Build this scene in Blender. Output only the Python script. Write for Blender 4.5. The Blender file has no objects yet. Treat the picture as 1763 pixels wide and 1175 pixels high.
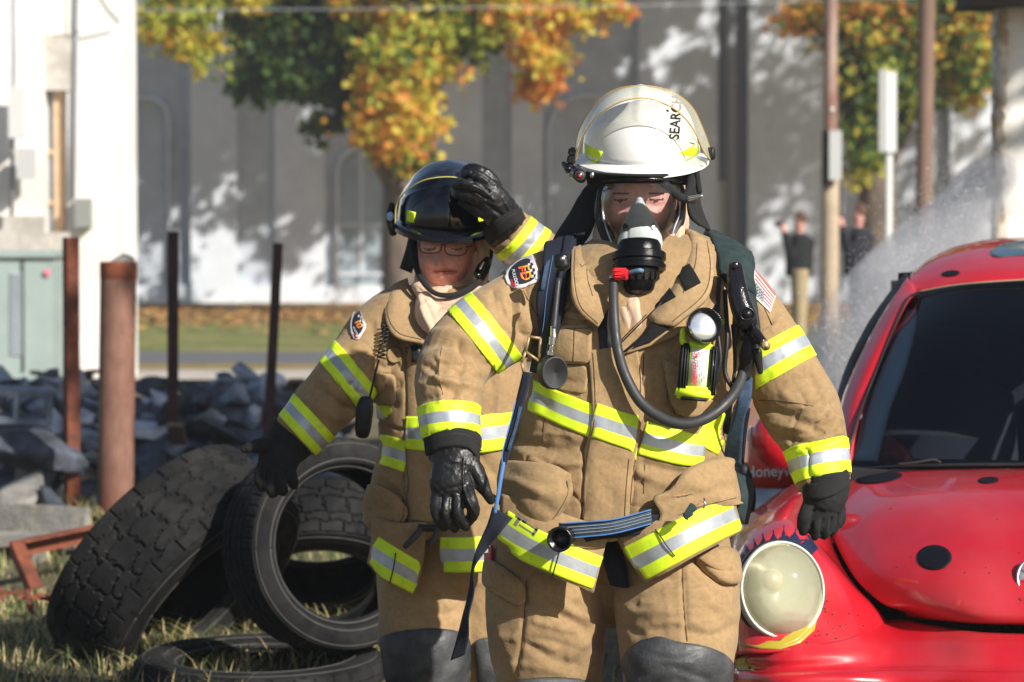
import bpy, bmesh, math, random
import numpy as np
from mathutils import Vector, Matrix, noise
from mathutils.bvhtree import BVHTree
SC = bpy.context.scene
COL = SC.collection
# ---------------------------------------------------------------- camera, world, sun
FPX, CX, CY = 4900.0, 881.5, 587.5
CAMH, HORIZON = 1.47, 400.0
PITCH = math.atan((CY - HORIZON) / FPX)
cam_d = bpy.data.cameras.new('camera')
cam = bpy.data.objects.new('camera', cam_d); COL.objects.link(cam)
cam.location = (0, 0, CAMH)
cam.rotation_euler = (math.radians(90) - PITCH, 0, 0)
cam_d.sensor_width = 36.0
cam_d.lens = FPX / 1763 * 36.0
cam_d.clip_start, cam_d.clip_end = 0.1, 2000
cam_d.dof.use_dof = True
cam_d.dof.focus_distance = 6.5
cam_d.dof.aperture_fstop = 5.0
SC.camera = cam
SC.render.resolution_x, SC.render.resolution_y = 1024, 682
SUN_AZ, SUN_EL = math.radians(137), math.radians(31)       # azimuth clockwise from +Y
sd = Vector((math.sin(SUN_AZ) * math.cos(SUN_EL), math.cos(SUN_AZ) * math.cos(SUN_EL), math.sin(SUN_EL)))
sun_d = bpy.data.lights.new('sun', 'SUN'); sun = bpy.data.objects.new('sun', sun_d); COL.objects.link(sun)
sun_d.energy = 5.0; sun_d.angle = math.radians(0.53); sun_d.color = (1.0, 0.95, 0.86)
sun.rotation_euler = sd.to_track_quat('Z', 'Y').to_euler()
sun.location = (5, -5, 8)
w = bpy.data.worlds.new('World'); SC.world = w; w.use_nodes = True
wn = w.node_tree; sky = wn.nodes.new('ShaderNodeTexSky'); sky.sky_type = 'NISHITA'
sky.sun_disc = False; sky.sun_elevation = SUN_EL; sky.sun_rotation = SUN_AZ
wn.links.new(sky.outputs[0], wn.nodes['Background'].inputs[0])
wn.nodes['Background'].inputs[1].default_value = 0.066
SC.view_settings.view_transform = 'Standard'; SC.view_settings.look = 'None'
SC.view_settings.exposure = 0.5; SC.view_settings.gamma = 1.0
SC.cycles.max_bounces = 8; SC.cycles.transparent_max_bounces = 12
SC.cycles.use_denoising = True
random.seed(7); rng = np.random.default_rng(7)
FWD = Vector((0, math.cos(PITCH), -math.sin(PITCH))); UP = Vector((0, math.sin(PITCH), math.cos(PITCH)))
CAM = Vector((0, 0, CAMH))

def P(px, py, Y):
    """the point seen at photograph position (px, py) at Y metres from the lens"""
    d = FWD + Vector((1, 0, 0)) * ((px - CX) / FPX) + UP * (-(py - CY) / FPX)
    return CAM + d * (Y / d.y)
def to_px(a):
    r = np.asarray(a, float) - np.array(CAM)
    f = r @ np.array(FWD); u = r @ np.array(UP)
    return CX + FPX * r[:, 0] / f, CY - FPX * u / f
def S(Y): return Y / FPX           # metres per photograph pixel at depth Y
def ground_Y(py, z=0.0): return (CAMH - z) * FPX / (py - HORIZON)

# ---------------------------------------------------------------- tagging and linking
def tag(o, label=None, cat=None, group=None, kind=None):
    if label: o['label'] = label
    if cat: o['category'] = cat
    if group: o['group'] = group
    if kind: o['kind'] = kind
    return o
def empty(name, loc, label=None, cat=None, group=None, parent=None):
    o = bpy.data.objects.new(name, None); COL.objects.link(o)
    o.location = loc; o.empty_display_size = 0.1
    tag(o, label, cat, group)
    return o
def link(name, me, mats=None, parent=None, smooth=True):
    o = bpy.data.objects.new(name, me); COL.objects.link(o)
    if mats is not None:
        mi = np.zeros(len(me.polygons), np.int32); me.polygons.foreach_get('material_index', mi)
        me.materials.clear()
        for m in (mats if isinstance(mats, (list, tuple)) else [mats]): me.materials.append(m)
        me.polygons.foreach_set('material_index', np.minimum(mi, len(me.materials) - 1))
    if smooth is not None:
        me.polygons.foreach_set('use_smooth', [bool(smooth)] * len(me.polygons))
    if parent is not None:
        if parent.parent and parent.parent.parent: parent = parent.parent
        o.parent = parent
        wl = Vector((0, 0, 0)); q = parent
        while q: wl += Vector(q.location); q = q.parent
        o.location = -wl
    me.update()
    return o
def mk(verts, faces, mi=None):
    me = bpy.data.meshes.new('m'); me.from_pydata([tuple(v) for v in verts], [], faces)
    if mi is not None: me.polygons.foreach_set('material_index', mi)
    me.update(); return me
class MB:
    """collects pieces of ONE part"""
    def __init__(s): s.v = []; s.f = []; s.m = []
    def add(s, verts, faces, mi=0):
        n = len(s.v); s.v += [tuple(v) for v in verts]; s.f += [tuple(i + n for i in f) for f in faces]; s.m += [mi] * len(faces); return s
    def box(s, c, size, rot=None, mi=0, bev=0.0):
        x, y, z = [d / 2 for d in size]
        vs = [Vector((a * x, b * y, e * z)) for a in (-1, 1) for b in (-1, 1) for e in (-1, 1)]
        if rot is not None: vs = [rot @ v for v in vs]
        c = Vector(c)
        return s.add([v + c for v in vs], [(0, 1, 3, 2), (4, 6, 7, 5), (0, 4, 5, 1), (2, 3, 7, 6), (0, 2, 6, 4), (1, 5, 7, 3)], mi)
    def tube(s, pts, r, n=12, mi=0, cap=True):
        v, f = sweep(pts, [(q, q) for q in ([r] * len(pts) if not isinstance(r, (list, tuple)) else r)], n, cap)
        return s.add(v, f, mi)
    def build(s, name, mats, parent=None, smooth=False):
        return link(name, mk(s.v, s.f, s.m), mats, parent, smooth)
def sweep(pts, radii, n=16, cap=True, up=Vector((0, 1, 0)), power=2.0):
    """rings along pts; radii = (across the picture, in depth)"""
    pts = [Vector(p) for p in pts]; V = []; F = []
    for i, p in enumerate(pts):
        t = (pts[min(i + 1, len(pts) - 1)] - pts[max(i - 1, 0)])
        t = t.normalized() if t.length > 1e-9 else Vector((0, 0, 1))
        a = t.cross(up)
        if a.length < 1e-3: a = t.cross(Vector((1, 0, 0)))
        a.normalize(); b = a.cross(t).normalized()
        for k in range(n):
            th = 2 * math.pi * k / n; c, s_ = math.cos(th), math.sin(th)
            c = math.copysign(abs(c) ** (2 / power), c); s_ = math.copysign(abs(s_) ** (2 / power), s_)
            V.append(p + a * (c * radii[i][0]) + b * (s_ * radii[i][1]))
    for i in range(len(pts) - 1):
        for k in range(n):
            k2 = (k + 1) % n
            F.append((i * n + k, i * n + k2, (i + 1) * n + k2, (i + 1) * n + k))
    if cap:
        F.append(tuple(range(n - 1, -1, -1))); F.append(tuple((len(pts) - 1) * n + k for k in range(n)))
    return V, F
def cr(P0, P1, P2, P3, t):
    return 0.5 * ((2 * P1) + (-P0 + P2) * t + (2 * P0 - 5 * P1 + 4 * P2 - P3) * t * t + (-P0 + 3 * P1 - 3 * P2 + P3) * t ** 3)
def spline(rows, k=6):
    """Catmull-Rom through rows of numbers"""
    A = np.array(rows, float)
    if len(A) < 3 : 
        return np.array([A[0] + (A[1] - A[0]) * t for t in np.linspace(0, 1, k + 1)])
    E = np.vstack([2 * A[0] - A[1], A, 2 * A[-1] - A[-2]]); out = []
    for i in range(len(A) - 1):
        for j in range(k): out.append(cr(E[i], E[i + 1], E[i + 2], E[i + 3], j / k))
    out.append(A[-1]); return np.array(out)
def limb(rows, k=6, n=24, round_ends=(True, True), power=2.0):
    """rows (px, py, Y, half width px, half depth m) -> rounded solid"""
    R = spline(rows, k); pts = [P(r[0], r[1], r[2]) for r in R]
    rad = [(max(r[3], .5) * S(r[2]), max(r[4], .001)) for r in R]
    for e in (0, 1):
        if not round_ends[e]: continue
        i, j = (0, 1) if e == 0 else (-1, -2)
        t = (pts[i] - pts[j]).normalized(); rr = min(rad[i]) 
        ext = [(pts[i] + t * rr * q, (rad[i][0] * math.sqrt(1 - q * q), rad[i][1] * math.sqrt(1 - q * q))) for q in (.4, .75, .95)]
        if e == 0:
            pts = [x[0] for x in ext[::-1]] + pts; rad = [x[1] for x in ext[::-1]] + rad
        else:
            pts = pts + [x[0] for x in ext]; rad = rad + [x[1] for x in ext]
    return sweep(pts, rad, n, True, power=power)
def remesh(pieces, voxel=0.005, smooth=4, factor=.5):
    """union of overlapping solids as one continuous surface"""
    mb = MB()
    for v, f in pieces: mb.add(v, f)
    me = mk(mb.v, mb.f); o = bpy.data.objects.new('t', me); COL.objects.link(o)
    m = o.modifiers.new('r', 'REMESH'); m.mode = 'VOXEL'; m.voxel_size = voxel; m.adaptivity = 0
    if smooth:
        s = o.modifiers.new('s', 'SMOOTH'); s.iterations = smooth; s.factor = factor
    dg = bpy.context.evaluated_depsgraph_get(); out = bpy.data.meshes.new_from_object(o.evaluated_get(dg))
    bpy.data.objects.remove(o); bpy.data.meshes.remove(me)
    return out
def co_of(me):
    a = np.empty(len(me.vertices) * 3); me.vertices.foreach_get('co', a); return a.reshape(-1, 3)
def no_of(me):
    a = np.empty(len(me.vertices) * 3); me.vertices.foreach_get('normal', a); return a.reshape(-1, 3)
def set_co(me, a): me.vertices.foreach_set('co', np.ascontiguousarray(a).ravel()); me.update()
def seg_dist(px, py, pts):
    best = np.full(len(px), 1e9); pts = np.array(pts, float)
    for a, b in zip(pts[:-1], pts[1:]):
        d = b - a; L = (d @ d) + 1e-9
        t = np.clip(((px - a[0]) * d[0] + (py - a[1]) * d[1]) / L, 0, 1)
        # taper towards the stroke ends is done by the caller
        best = np.minimum(best, np.hypot(px - a[0] - t * d[0], py - a[1] - t * d[1]))
    return best
def folds(me, strokes, front=True, k=5):
    """strokes: (points px, width px, height m, ridge?) pressed into the cloth along its normal"""
    co = co_of(me); no = no_of(me); px, py = to_px(co); d = np.zeros(len(co))
    vis = np.clip(-no[:, 1] * 1.6, 0, 1) if front else np.ones(len(co))
    for s in strokes:
        pts = spline(s[0], k); wd, h = s[1], s[2]
        x0, x1, y0, y1 = pts[:, 0].min() - 3 * wd, pts[:, 0].max() + 3 * wd, pts[:, 1].min() - 3 * wd, pts[:, 1].max() + 3 * wd
        m = (px > x0) & (px < x1) & (py > y0) & (py < y1)
        if not m.any(): continue
        q = seg_dist(px[m], py[m], pts) / wd
        if len(s) > 3: q = seg_dist(px[m], py[m], pts) / wd; d[m] += h * (1 / (1 + q ** 2) - .12) * (q < 2.8)
        else: d[m] += h * np.exp(-q * q)
    set_co(me, co + no * (d * vis)[:, None])
def wrinkle(me, amp, scale, seed=0, stretch=(1, 1, 1), power=1.0):
    co = co_of(me); no = no_of(me); st = Vector(stretch); d = np.empty(len(co)); off = Vector((seed * 3.1, seed * 1.7, seed * 2.3))
    nz = noise.noise
    for i in range(len(co)):
        c = co[i]; p = Vector((c[0] * st.x, c[1] * st.y, c[2] * st.z)) * scale + off
        p = p + Vector((nz(p * .7 + Vector((9, 0, 0))), 0, nz(p * .7 + Vector((0, 9, 0))))) * .6
        v = 1 - abs(nz(p)) * 2
        d[i] = v - .4
    set_co(me, co + no * (d * amp)[:, None])
def bvh(me): return BVHTree.FromPolygons([v.co for v in me.vertices], [p.vertices[:] for p in me.polygons])
def hit(tree, px, py, Y0, off=0.0):
    d = (P(px, py, 10) - CAM).normalized(); loc, nor, i, dist = tree.ray_cast(CAM, d)
    if loc is None or abs(loc.y - Y0) > .45:
        loc, nor, i, dist = tree.find_nearest(P(px, py, Y0))
    if nor.dot(d) > 0: nor = -nor
    return loc + nor * off, nor
def grid_faces(nu, nv, close=False):
    F = []
    for i in range(nv - 1):
        for j in range(nu - 1): F.append((i * nu + j, i * nu + j + 1, (i + 1) * nu + j + 1, (i + 1) * nu + j))
    return F
def thicken(V, N, F, mi, t):
    """closed slab: front surface V, back surface pushed by -N*t"""
    n = len(V); V2 = list(V) + [V[i] - N[i] * t for i in range(n)]
    F2 = list(F) + [tuple(i + n for i in reversed(f)) for f in F]; M = list(mi) + list(mi)
    cnt = {}
    for k, f in enumerate(F):
        for a, b in zip(f, f[1:] + f[:1]): cnt[(a, b)] = k
    for (a, b), k in cnt.items():
        if (b, a) not in cnt: F2.append((b, a, a + n, b + n)); M.append(mi[k])
    return V2, F2, M
def ribbon(tree, pts, Y0, rows, off=.003, thick=.003, step=5, name='band', mats=None, parent=None, smooth=3):
    """strip draped over a surface; pts (px,py,half width px[,nx,ny]); rows = [(fraction, material)] across"""
    R = spline([p[:3] for p in pts], 8); L = np.r_[0, np.cumsum(np.hypot(np.diff(R[:, 0]), np.diff(R[:, 1])))]
    n = max(3, int(L[-1] / step)); t = np.linspace(0, L[-1], n)
    R = np.stack([np.interp(t, L, R[:, k]) for k in range(3)], 1)
    T = np.gradient(R[:, :2], axis=0); T /= np.linalg.norm(T, axis=1)[:, None]; Nn = np.stack([-T[:, 1], T[:, 0]], 1)
    us = []; ms = []; a = -1
    for fr, mi in rows:
        k = max(1, int(fr * R[:, 2].mean() * 2 / 4)); 
        for j in range(k): us.append(a + 2 * fr * j / k); ms.append(mi)
        a += 2 * fr
    us.append(1.0); nu = len(us); V = []; NN = []
    for i in range(n):
        for u in us:
            q = R[i, :2] + Nn[i] * (u * R[i, 2]); l, no = hit(tree, q[0], q[1], Y0, off); V.append(l); NN.append(no)
    V = relax(V, nu, n, smooth); F = grid_faces(nu, n); mi = [ms[j] for i in range(n - 1) for j in range(nu - 1)]
    V, F, mi = thicken(V, NN, F, mi, thick)
    return link(name, mk(V, F, mi), mats, parent, True)
def relax(V, nu, nv, it=2):
    A = np.array([list(v) for v in V]).reshape(nv, nu, 3)
    for _ in range(it):
        B = A.copy(); B[1:-1] = (A[:-2] + 2 * A[1:-1] + A[2:]) / 4; A = B
        B = A.copy(); B[:, 1:-1] = (A[:, :-2] + 2 * A[:, 1:-1] + A[:, 2:]) / 4; A = B
    return [Vector(x) for x in A.reshape(-1, 3)]
def drape(tree, poly, Y0, off=.004, thick=.004, name='patch', mats=None, parent=None, rings=8, curve=0, bulge=0, edge=None, smooth=True, relax_it=3):
    """a cloth patch cut to poly (px) laid on a surface; edge = (inner ring fraction, material)"""
    B = []
    for (a, b) in zip(poly, poly[1:] + poly[:1]):
        m = max(1, int(math.dist(a, b) / 6))
        B += [(a[0] + (b[0] - a[0]) * i / m, a[1] + (b[1] - a[1]) * i / m) for i in range(m)]
    if curve:
        A = np.array(B)
        for _ in range(curve): A = (np.roll(A, 1, 0) + 2 * A + np.roll(A, -1, 0)) / 4
        B = [tuple(x) for x in A]
    cx, cy = np.mean(poly, 0); n = len(B); V = []; N = []
    for r in range(rings + 1):
        t = r / rings
        if r == 0: l, no = hit(tree, cx, cy, Y0, off + bulge); V.append(l); N.append(no); continue
        for b in B:
            l, no = hit(tree, cx + (b[0] - cx) * t, cy + (b[1] - cy) * t, Y0, off + bulge * (1 - t ** 3)); V.append(l); N.append(no)
    F = [(0, 1 + (k + 1) % n, 1 + k) for k in range(n)]; M = [0] * n
    for r in range(rings - 1):
        a = 1 + r * n; b = a + n
        for k in range(n):
            k2 = (k + 1) % n; F.append((a + k, a + k2, b + k2, b + k))
            M.append(edge[1] if edge and (r + 2) / rings > edge[0] else 0)
    if relax_it:
        A = np.array([list(v) for v in V[1:]]).reshape(rings, n, 3); c_ = np.array(V[0])
        for _ in range(relax_it):
            B2 = A.copy(); B2[1:-1] = (A[:-2] + 2 * A[1:-1] + A[2:]) / 4; A = B2; A = (np.roll(A, 1, 1) + 2 * A + np.roll(A, -1, 1)) / 4 if curve else np.concatenate([(np.roll(A[:-1], 1, 1) + 2 * A[:-1] + np.roll(A[:-1], -1, 1)) / 4, A[-1:]]); c_ = A[0].mean(0)
        V = [Vector(c_)] + [Vector(x) for x in A.reshape(-1, 3)]
    V, F, M = thicken(V, N, F, M, thick)
    return link(name, mk(V, F, M), mats, parent, smooth)
def patch(rows, ku=5, kv=5, thick=.004, name='panel', mats=None, parent=None, smooth=True, raw=False, mirror=None, mi=0):
    """sheet through rows of control points (px,py,Y)"""
    A = np.array([[list(P(*q)) for q in r] for r in rows], float)
    A = np.array([spline(r, ku) for r in A]); A = np.array([spline(A[:, j], kv) for j in range(A.shape[1])]).transpose(1, 0, 2)
    nv, nu = A.shape[:2]; V = [Vector(x) for x in A.reshape(-1, 3)]; F = grid_faces(nu, nv)
    me = mk(V, F); N = [v.normal.copy() for v in me.vertices]; bpy.data.meshes.remove(me)
    if np.mean([n.y for n in N]) > 0: F = [tuple(reversed(f)) for f in F]; N = [-n for n in N]
    if thick: V, F, M = thicken(V, N, F, [mi] * len(F), thick)
    else: M = [mi] * len(F)
    if raw: return V, F
    return link(name, mk(V, F, M), mats, parent, smooth)
def tube_px(rows, name, mats, parent, n=14, k=6, flat=None, smooth=True):
    """rows (px,py,Y,r px) -> cable or hose"""
    R = spline(rows, k); pts = [P(r[0], r[1], r[2]) for r in R]
    v, f = sweep(pts, [(r[3] * S(r[2]), (flat if flat else r[3] * S(r[2]))) for r in R], n)
    return link(name, mk(v, f), mats, parent, smooth)
def text_mesh(s, bold=True, extrude=0):
    c = bpy.data.curves.new('t', 'FONT'); c.body = s; c.align_x = 'CENTER'; c.align_y = 'CENTER'; c.size = 1; c.extrude = extrude
    c.resolution_u = 3
    if bold: c.offset = .018
    o = bpy.data.objects.new('t', c); COL.objects.link(o); dg = bpy.context.evaluated_depsgraph_get()
    me = bpy.data.meshes.new_from_object(o.evaluated_get(dg)); bpy.data.objects.remove(o); return me
def lettering(s, tree, cx, cy, size, rot, Y0, mats, parent, name='lettering', off=.0015, sx=1.0, bold=True, bend=None):
    """writing laid on a surface; size px, rot degrees counter-clockwise in the picture"""
    me = text_mesh(s, bold)
    bm = bmesh.new(); bm.from_mesh(me); bmesh.ops.triangulate(bm, faces=bm.faces[:]); bmesh.ops.subdivide_edges(bm, edges=bm.edges[:], cuts=1); 
    a = math.radians(rot)
    for v in bm.verts:
        x, y = v.co.x * size * sx, v.co.y * size
        if bend: x, y = bend(x, y)
        X = cx + x * math.cos(a) - y * math.sin(a); Yp = cy - (x * math.sin(a) + y * math.cos(a))
        l, n = hit(tree, X, Yp, Y0, off); v.co = l
    bm.to_mesh(me); bm.free()
    return link(name, me, mats, parent, False)
def disc_px(cx, cy, Y, rx, ry, depth, name, mats, parent, n=32, tilt=(0, 0), profile=None, mi=None):
    """round body facing the lens: profile = [(radius fraction, depth m towards the lens)]"""
    s = S(Y); c = P(cx, cy, Y); rot = Matrix.Rotation(tilt[0], 3, 'X') @ Matrix.Rotation(tilt[1], 3, 'Z')
    pr = profile or [(1, 0), (1, depth * .8), (.9, depth), (0.001, depth)]; V = []; F = []; M = []
    for (r, d) in pr:
        for k in range(n):
            a = 2 * math.pi * k / n; V.append(c + rot @ Vector((rx * s * r * math.cos(a), -d, ry * s * r * math.sin(a))))
    for i in range(len(pr) - 1):
        for k in range(n): k2 = (k + 1) % n; F.append((i * n + k, i * n + k2, (i + 1) * n + k2, (i + 1) * n + k)); M.append(mi[i] if mi else 0)
    F.append(tuple(range(n - 1, -1, -1))); M.append(0)
    F.append(tuple((len(pr) - 1) * n + k for k in range(n))); M.append(mi[-1] if mi else 0)
    return link(name, mk(V, F, M), mats, parent, True)
def sharp(o, ang=35):
    me = o.data; me.set_sharp_from_angle(angle=math.radians(ang)); return o

# ---------------------------------------------------------------- materials
def nm(name, color, rough=.7, metal=0.0, var=0.0, vscale=8.0, bump=0.0, bscale=60.0, color2=None, mix=None, mscale=4.0, detail=6,
       coat=0.0, spec=.5, trans=0.0, ior=1.45, alpha=1.0, sheen=0.0, bdist=.01, contrast=.12, stretch=None, rvar=0.0, subs=0.0):
    m = bpy.data.materials.new(name); m.use_nodes = True; nt = m.node_tree; b = nt.nodes['Principled BSDF']; N = nt.nodes.new; L = nt.links.new
    b.inputs['Base Color'].default_value = (*color, 1); b.inputs['Roughness'].default_value = rough; b.inputs['Metallic'].default_value = metal
    b.inputs['Specular IOR Level'].default_value = spec; b.inputs['Coat Weight'].default_value = coat; b.inputs['Coat Roughness'].default_value = .04
    b.inputs['Transmission Weight'].default_value = trans; b.inputs['IOR'].default_value = ior; b.inputs['Alpha'].default_value = alpha
    b.inputs['Sheen Weight'].default_value = sheen; b.inputs['Subsurface Weight'].default_value = subs
    if subs: b.inputs['Subsurface Radius'].default_value = (.012, .004, .002); b.inputs['Subsurface Scale'].default_value = 1.0
    tc = N('ShaderNodeTexCoord'); src = tc.outputs['Object']
    if stretch:
        mp = N('ShaderNodeMapping'); mp.inputs['Scale'].default_value = stretch; L(src, mp.inputs[0]); src = mp.outputs[0]
    col = None
    if color2 is not None:
        n = N('ShaderNodeTexNoise'); n.inputs['Scale'].default_value = mscale; n.inputs['Detail'].default_value = detail; L(src, n.inputs[0])
        r = N('ShaderNodeValToRGB'); c0 = .5 if mix is None else mix
        r.color_ramp.elements[0].position = max(0, c0 - contrast); r.color_ramp.elements[1].position = min(1, c0 + contrast)
        r.color_ramp.elements[0].color = (*color, 1); r.color_ramp.elements[1].color = (*color2, 1); L(n.outputs[0], r.inputs[0]); col = r.outputs[0]
    if var:
        n = N('ShaderNodeTexNoise'); n.inputs['Scale'].default_value = vscale; n.inputs['Detail'].default_value = 8; n.inputs['Roughness'].default_value = .65; L(src, n.inputs[0])
        r = N('ShaderNodeMapRange'); r.inputs[1].default_value = .3; r.inputs[2].default_value = .7; r.inputs[3].default_value = 1 - var; r.inputs[4].default_value = 1 + var
        L(n.outputs[0], r.inputs[0]); mx = N('ShaderNodeMix'); mx.data_type = 'RGBA'; mx.blend_type = 'MULTIPLY'; mx.inputs[0].default_value = 1
        if col: L(col, mx.inputs[6])
        else: mx.inputs[6].default_value = (*color, 1)
        cb = N('ShaderNodeCombineColor'); [L(r.outputs[0], cb.inputs[i]) for i in range(3)]; L(cb.outputs[0], mx.inputs[7]); col = mx.outputs[2]
    if col: L(col, b.inputs['Base Color'])
    if rvar:
        n = N('ShaderNodeTexNoise'); n.inputs['Scale'].default_value = vscale * 1.7; n.inputs['Detail'].default_value = 5; L(src, n.inputs[0])
        r = N('ShaderNodeMapRange'); r.inputs[1].default_value = .3; r.inputs[2].default_value = .7; r.inputs[3].default_value = max(.02, rough - rvar); r.inputs[4].default_value = rough + rvar
        L(n.outputs[0], r.inputs[0]); L(r.outputs[0], b.inputs['Roughness'])
    if bump:
        n = N('ShaderNodeTexNoise'); n.inputs['Scale'].default_value = bscale; n.inputs['Detail'].default_value = 5; L(src, n.inputs[0])
        bp = N('ShaderNodeBump'); bp.inputs['Strength'].default_value = bump; bp.inputs['Distance'].default_value = bdist; L(n.outputs[0], bp.inputs['Height'])
        L(bp.outputs[0], b.inputs['Normal'])
    return m
def fabric(name, color, dirt, amt=.17, scale=80):
    m = nm(name, color, rough=.9, sheen=.15, color2=dirt, mix=.58, mscale=5, contrast=.14, var=amt, vscale=scale, bump=.35, bscale=900, bdist=.0012, spec=.2)
    nt = m.node_tree; N = nt.nodes.new; L = nt.links.new
    n = N('ShaderNodeTexNoise'); n.inputs['Scale'].default_value = 34; n.inputs['Detail'].default_value = 4; n.inputs['Distortion'].default_value = .8
    tc = N('ShaderNodeTexCoord'); L(tc.outputs['Object'], n.inputs[0])
    b2 = N('ShaderNodeBump'); b2.inputs['Strength'].default_value = .42; b2.inputs['Distance'].default_value = .006; L(n.outputs[0], b2.inputs['Height'])
    old = [x for x in nt.nodes if x.type == 'BUMP' and x != b2][0]; L(b2.outputs[0], old.inputs['Normal'])
    return m
M = {}
M['tan'] = fabric('tan_turnout_cloth', (.335, .222, .112), (.25, .165, .084))
M['tan2'] = fabric('tan_turnout_cloth_light', (.37, .247, .127), (.29, .19, .096))
M['tan_dark'] = fabric('tan_thread', (.11, .065, .035), (.09, .055, .03))
M['lime'] = nm('lime_trim', (.72, .95, .03), rough=.55, color2=(.56, .76, .05), mix=.66, mscale=16, contrast=.08, var=.12, vscale=25, bump=.3, bscale=250, bdist=.001, spec=.4)
M['silver'] = nm('silver_trim', (.46, .49, .53), rough=.38, metal=.35, color2=(.34, .36, .38), mix=.62, mscale=14, contrast=.10, var=.15, vscale=30, bump=.3, bscale=200, bdist=.001)
M['stitch'] = nm('trim_stitch', (.33, .42, .04), rough=.8)
M['hoodcloth'] = fabric('knit_hood', (.62, .43, .31), (.5, .34, .25), .15, 14)
M['leather'] = nm('black_leather', (.010, .010, .011), rough=.42, var=.3, vscale=14, bump=.55, bscale=120, bdist=.003, rvar=.12)
M['glovecloth'] = nm('black_glove_knit', (.014, .014, .015), rough=.95, var=.3, vscale=20, bump=.6, bscale=350, bdist=.002)
M['kneepad'] = nm('grey_knee_leather', (.045, .047, .052), rough=.55, color2=(.085, .088, .09), mix=.55, mscale=9, var=.3, vscale=18, bump=.5, bscale=130, bdist=.003, rvar=.15)
M['black'] = nm('black_rubber', (.012, .012, .013), rough=.5, bump=.2, bscale=150, bdist=.002, rvar=.12)
M['hose'] = nm('grey_black_hose', (.035, .036, .038), rough=.5, var=.2, vscale=30, rvar=.1)
M['blackgloss'] = nm('wet_black_plastic', (.010, .010, .012), rough=.16, bump=.35, bscale=420, bdist=.0015, rvar=.1)
M['velcro'] = nm('black_velcro', (.008, .008, .008), rough=1, bump=1, bscale=700, bdist=.002)
M['webnavy'] = nm('navy_webbing', (.008, .011, .022), rough=.85, bump=.6, bscale=500, bdist=.001)
M['webblue'] = nm('faded_blue_webbing', (.035, .065, .12), rough=.85, var=.4, vscale=60, bump=.6, bscale=500, bdist=.001)
M['blue_edge'] = nm('blue_cord', (.06, .17, .40), rough=.7)
M['greenpad'] = nm('dark_green_pad', (.018, .034, .036), rough=.9, var=.4, vscale=30, bump=.6, bscale=300, bdist=.002)
M['chrome'] = nm('steel', (.6, .6, .58), rough=.22, metal=1, rvar=.1)
M['brass'] = nm('tan_buckle', (.38, .27, .14), rough=.45, metal=.3)
M['red_knob'] = nm('red_plastic', (.62, .02, .03), rough=.3)
M['skin'] = nm('skin', (.68, .37, .31), rough=.5, color2=(.64, .29, .25), mix=.5, mscale=22, var=.14, vscale=60, bump=.5, bscale=420, bdist=.0012, subs=.12, contrast=.22)
M['lip'] = nm('lip', (.42, .13, .12), rough=.45)
M['browhair'] = nm('brown_hair', (.10, .05, .03), rough=.7)
M['eye'] = nm('eye', (.6, .58, .55), rough=.1); M['iris'] = nm('iris', (.03, .03, .03), rough=.05)
M['white_shell'] = nm('white_helmet_shell', (.80, .80, .79), rough=.26, coat=.4, bump=.12, bscale=380, bdist=.002, var=.04, vscale=12, rvar=.08)
M['black_shell'] = nm('black_helmet_shell', (.006, .007, .010), rough=.12, coat=.6, rvar=.05)
M['clear'] = nm('clear_shield', (1, 1, 1), rough=.02, trans=1, ior=1.05, spec=.6)
M['white_label'] = nm('white_label', (.8, .8, .8), rough=.4)
M['black_ink'] = nm('black_ink', (.01, .01, .01), rough=.6)
M['red_ink'] = nm('red_ink', (.6, .03, .05), rough=.5)
def glassy(name, tint, clear=.85, rough=.03, frost=None, fscale=160, fmax=None):
    """thin clear plastic or glass: mostly see-through, glossy at grazing angles, with a film of drops"""
    m = bpy.data.materials.new(name); m.use_nodes = True; nt = m.node_tree; nt.nodes.clear(); N = nt.nodes.new; L = nt.links.new
    out = N('ShaderNodeOutputMaterial'); tr = N('ShaderNodeBsdfTransparent'); tr.inputs[0].default_value = (*tint, 1)
    gl = N('ShaderNodeBsdfGlossy'); gl.inputs[1].default_value = rough; fr = N('ShaderNodeFresnel'); fr.inputs[0].default_value = 1.6 if 'mask' in name else 1.55
    mx = N('ShaderNodeMixShader'); L(fr.outputs[0], mx.inputs[0]); L(tr.outputs[0], mx.inputs[1]); L(gl.outputs[0], mx.inputs[2]); cur = mx.outputs[0]
    if frost:
        df = N('ShaderNodeBsdfDiffuse'); df.inputs[0].default_value = (*frost, 1); tl = N('ShaderNodeBsdfTranslucent'); tl.inputs[0].default_value = (*frost, 1)
        ad = N('ShaderNodeMixShader'); ad.inputs[0].default_value = .4; L(df.outputs[0], ad.inputs[1]); L(tl.outputs[0], ad.inputs[2])
        n = N('ShaderNodeTexNoise'); n.inputs['Scale'].default_value = fscale; n.inputs['Detail'].default_value = 3
        tc = N('ShaderNodeTexCoord'); L(tc.outputs['Object'], n.inputs[0])
        r = N('ShaderNodeMapRange'); r.inputs[1].default_value = .45; r.inputs[2].default_value = .75; r.inputs[3].default_value = 1 - clear; r.inputs[4].default_value = fmax if fmax is not None else min(1, 1.6 - clear)
        L(n.outputs[0], r.inputs[0]); m2 = N('ShaderNodeMixShader'); L(r.outputs[0], m2.inputs[0]); L(cur, m2.inputs[1]); L(ad.outputs[0], m2.inputs[2]); cur = m2.outputs[0]
    L(cur, out.inputs[0]); return m
M['mask_lens'] = glassy('clear_mask_lens', (.93, .95, .97), .99, .02, (.6, .6, .65), 300, .05)
M['visor'] = glassy('clear_face_shield', (.98, .97, .93), .95, .05, (.75, .72, .6), 220)
M['visor_rim'] = glassy('yellowed_shield_edge', (.98, .97, .88), .66, .2, (.82, .79, .64), 300, .62)
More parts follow.
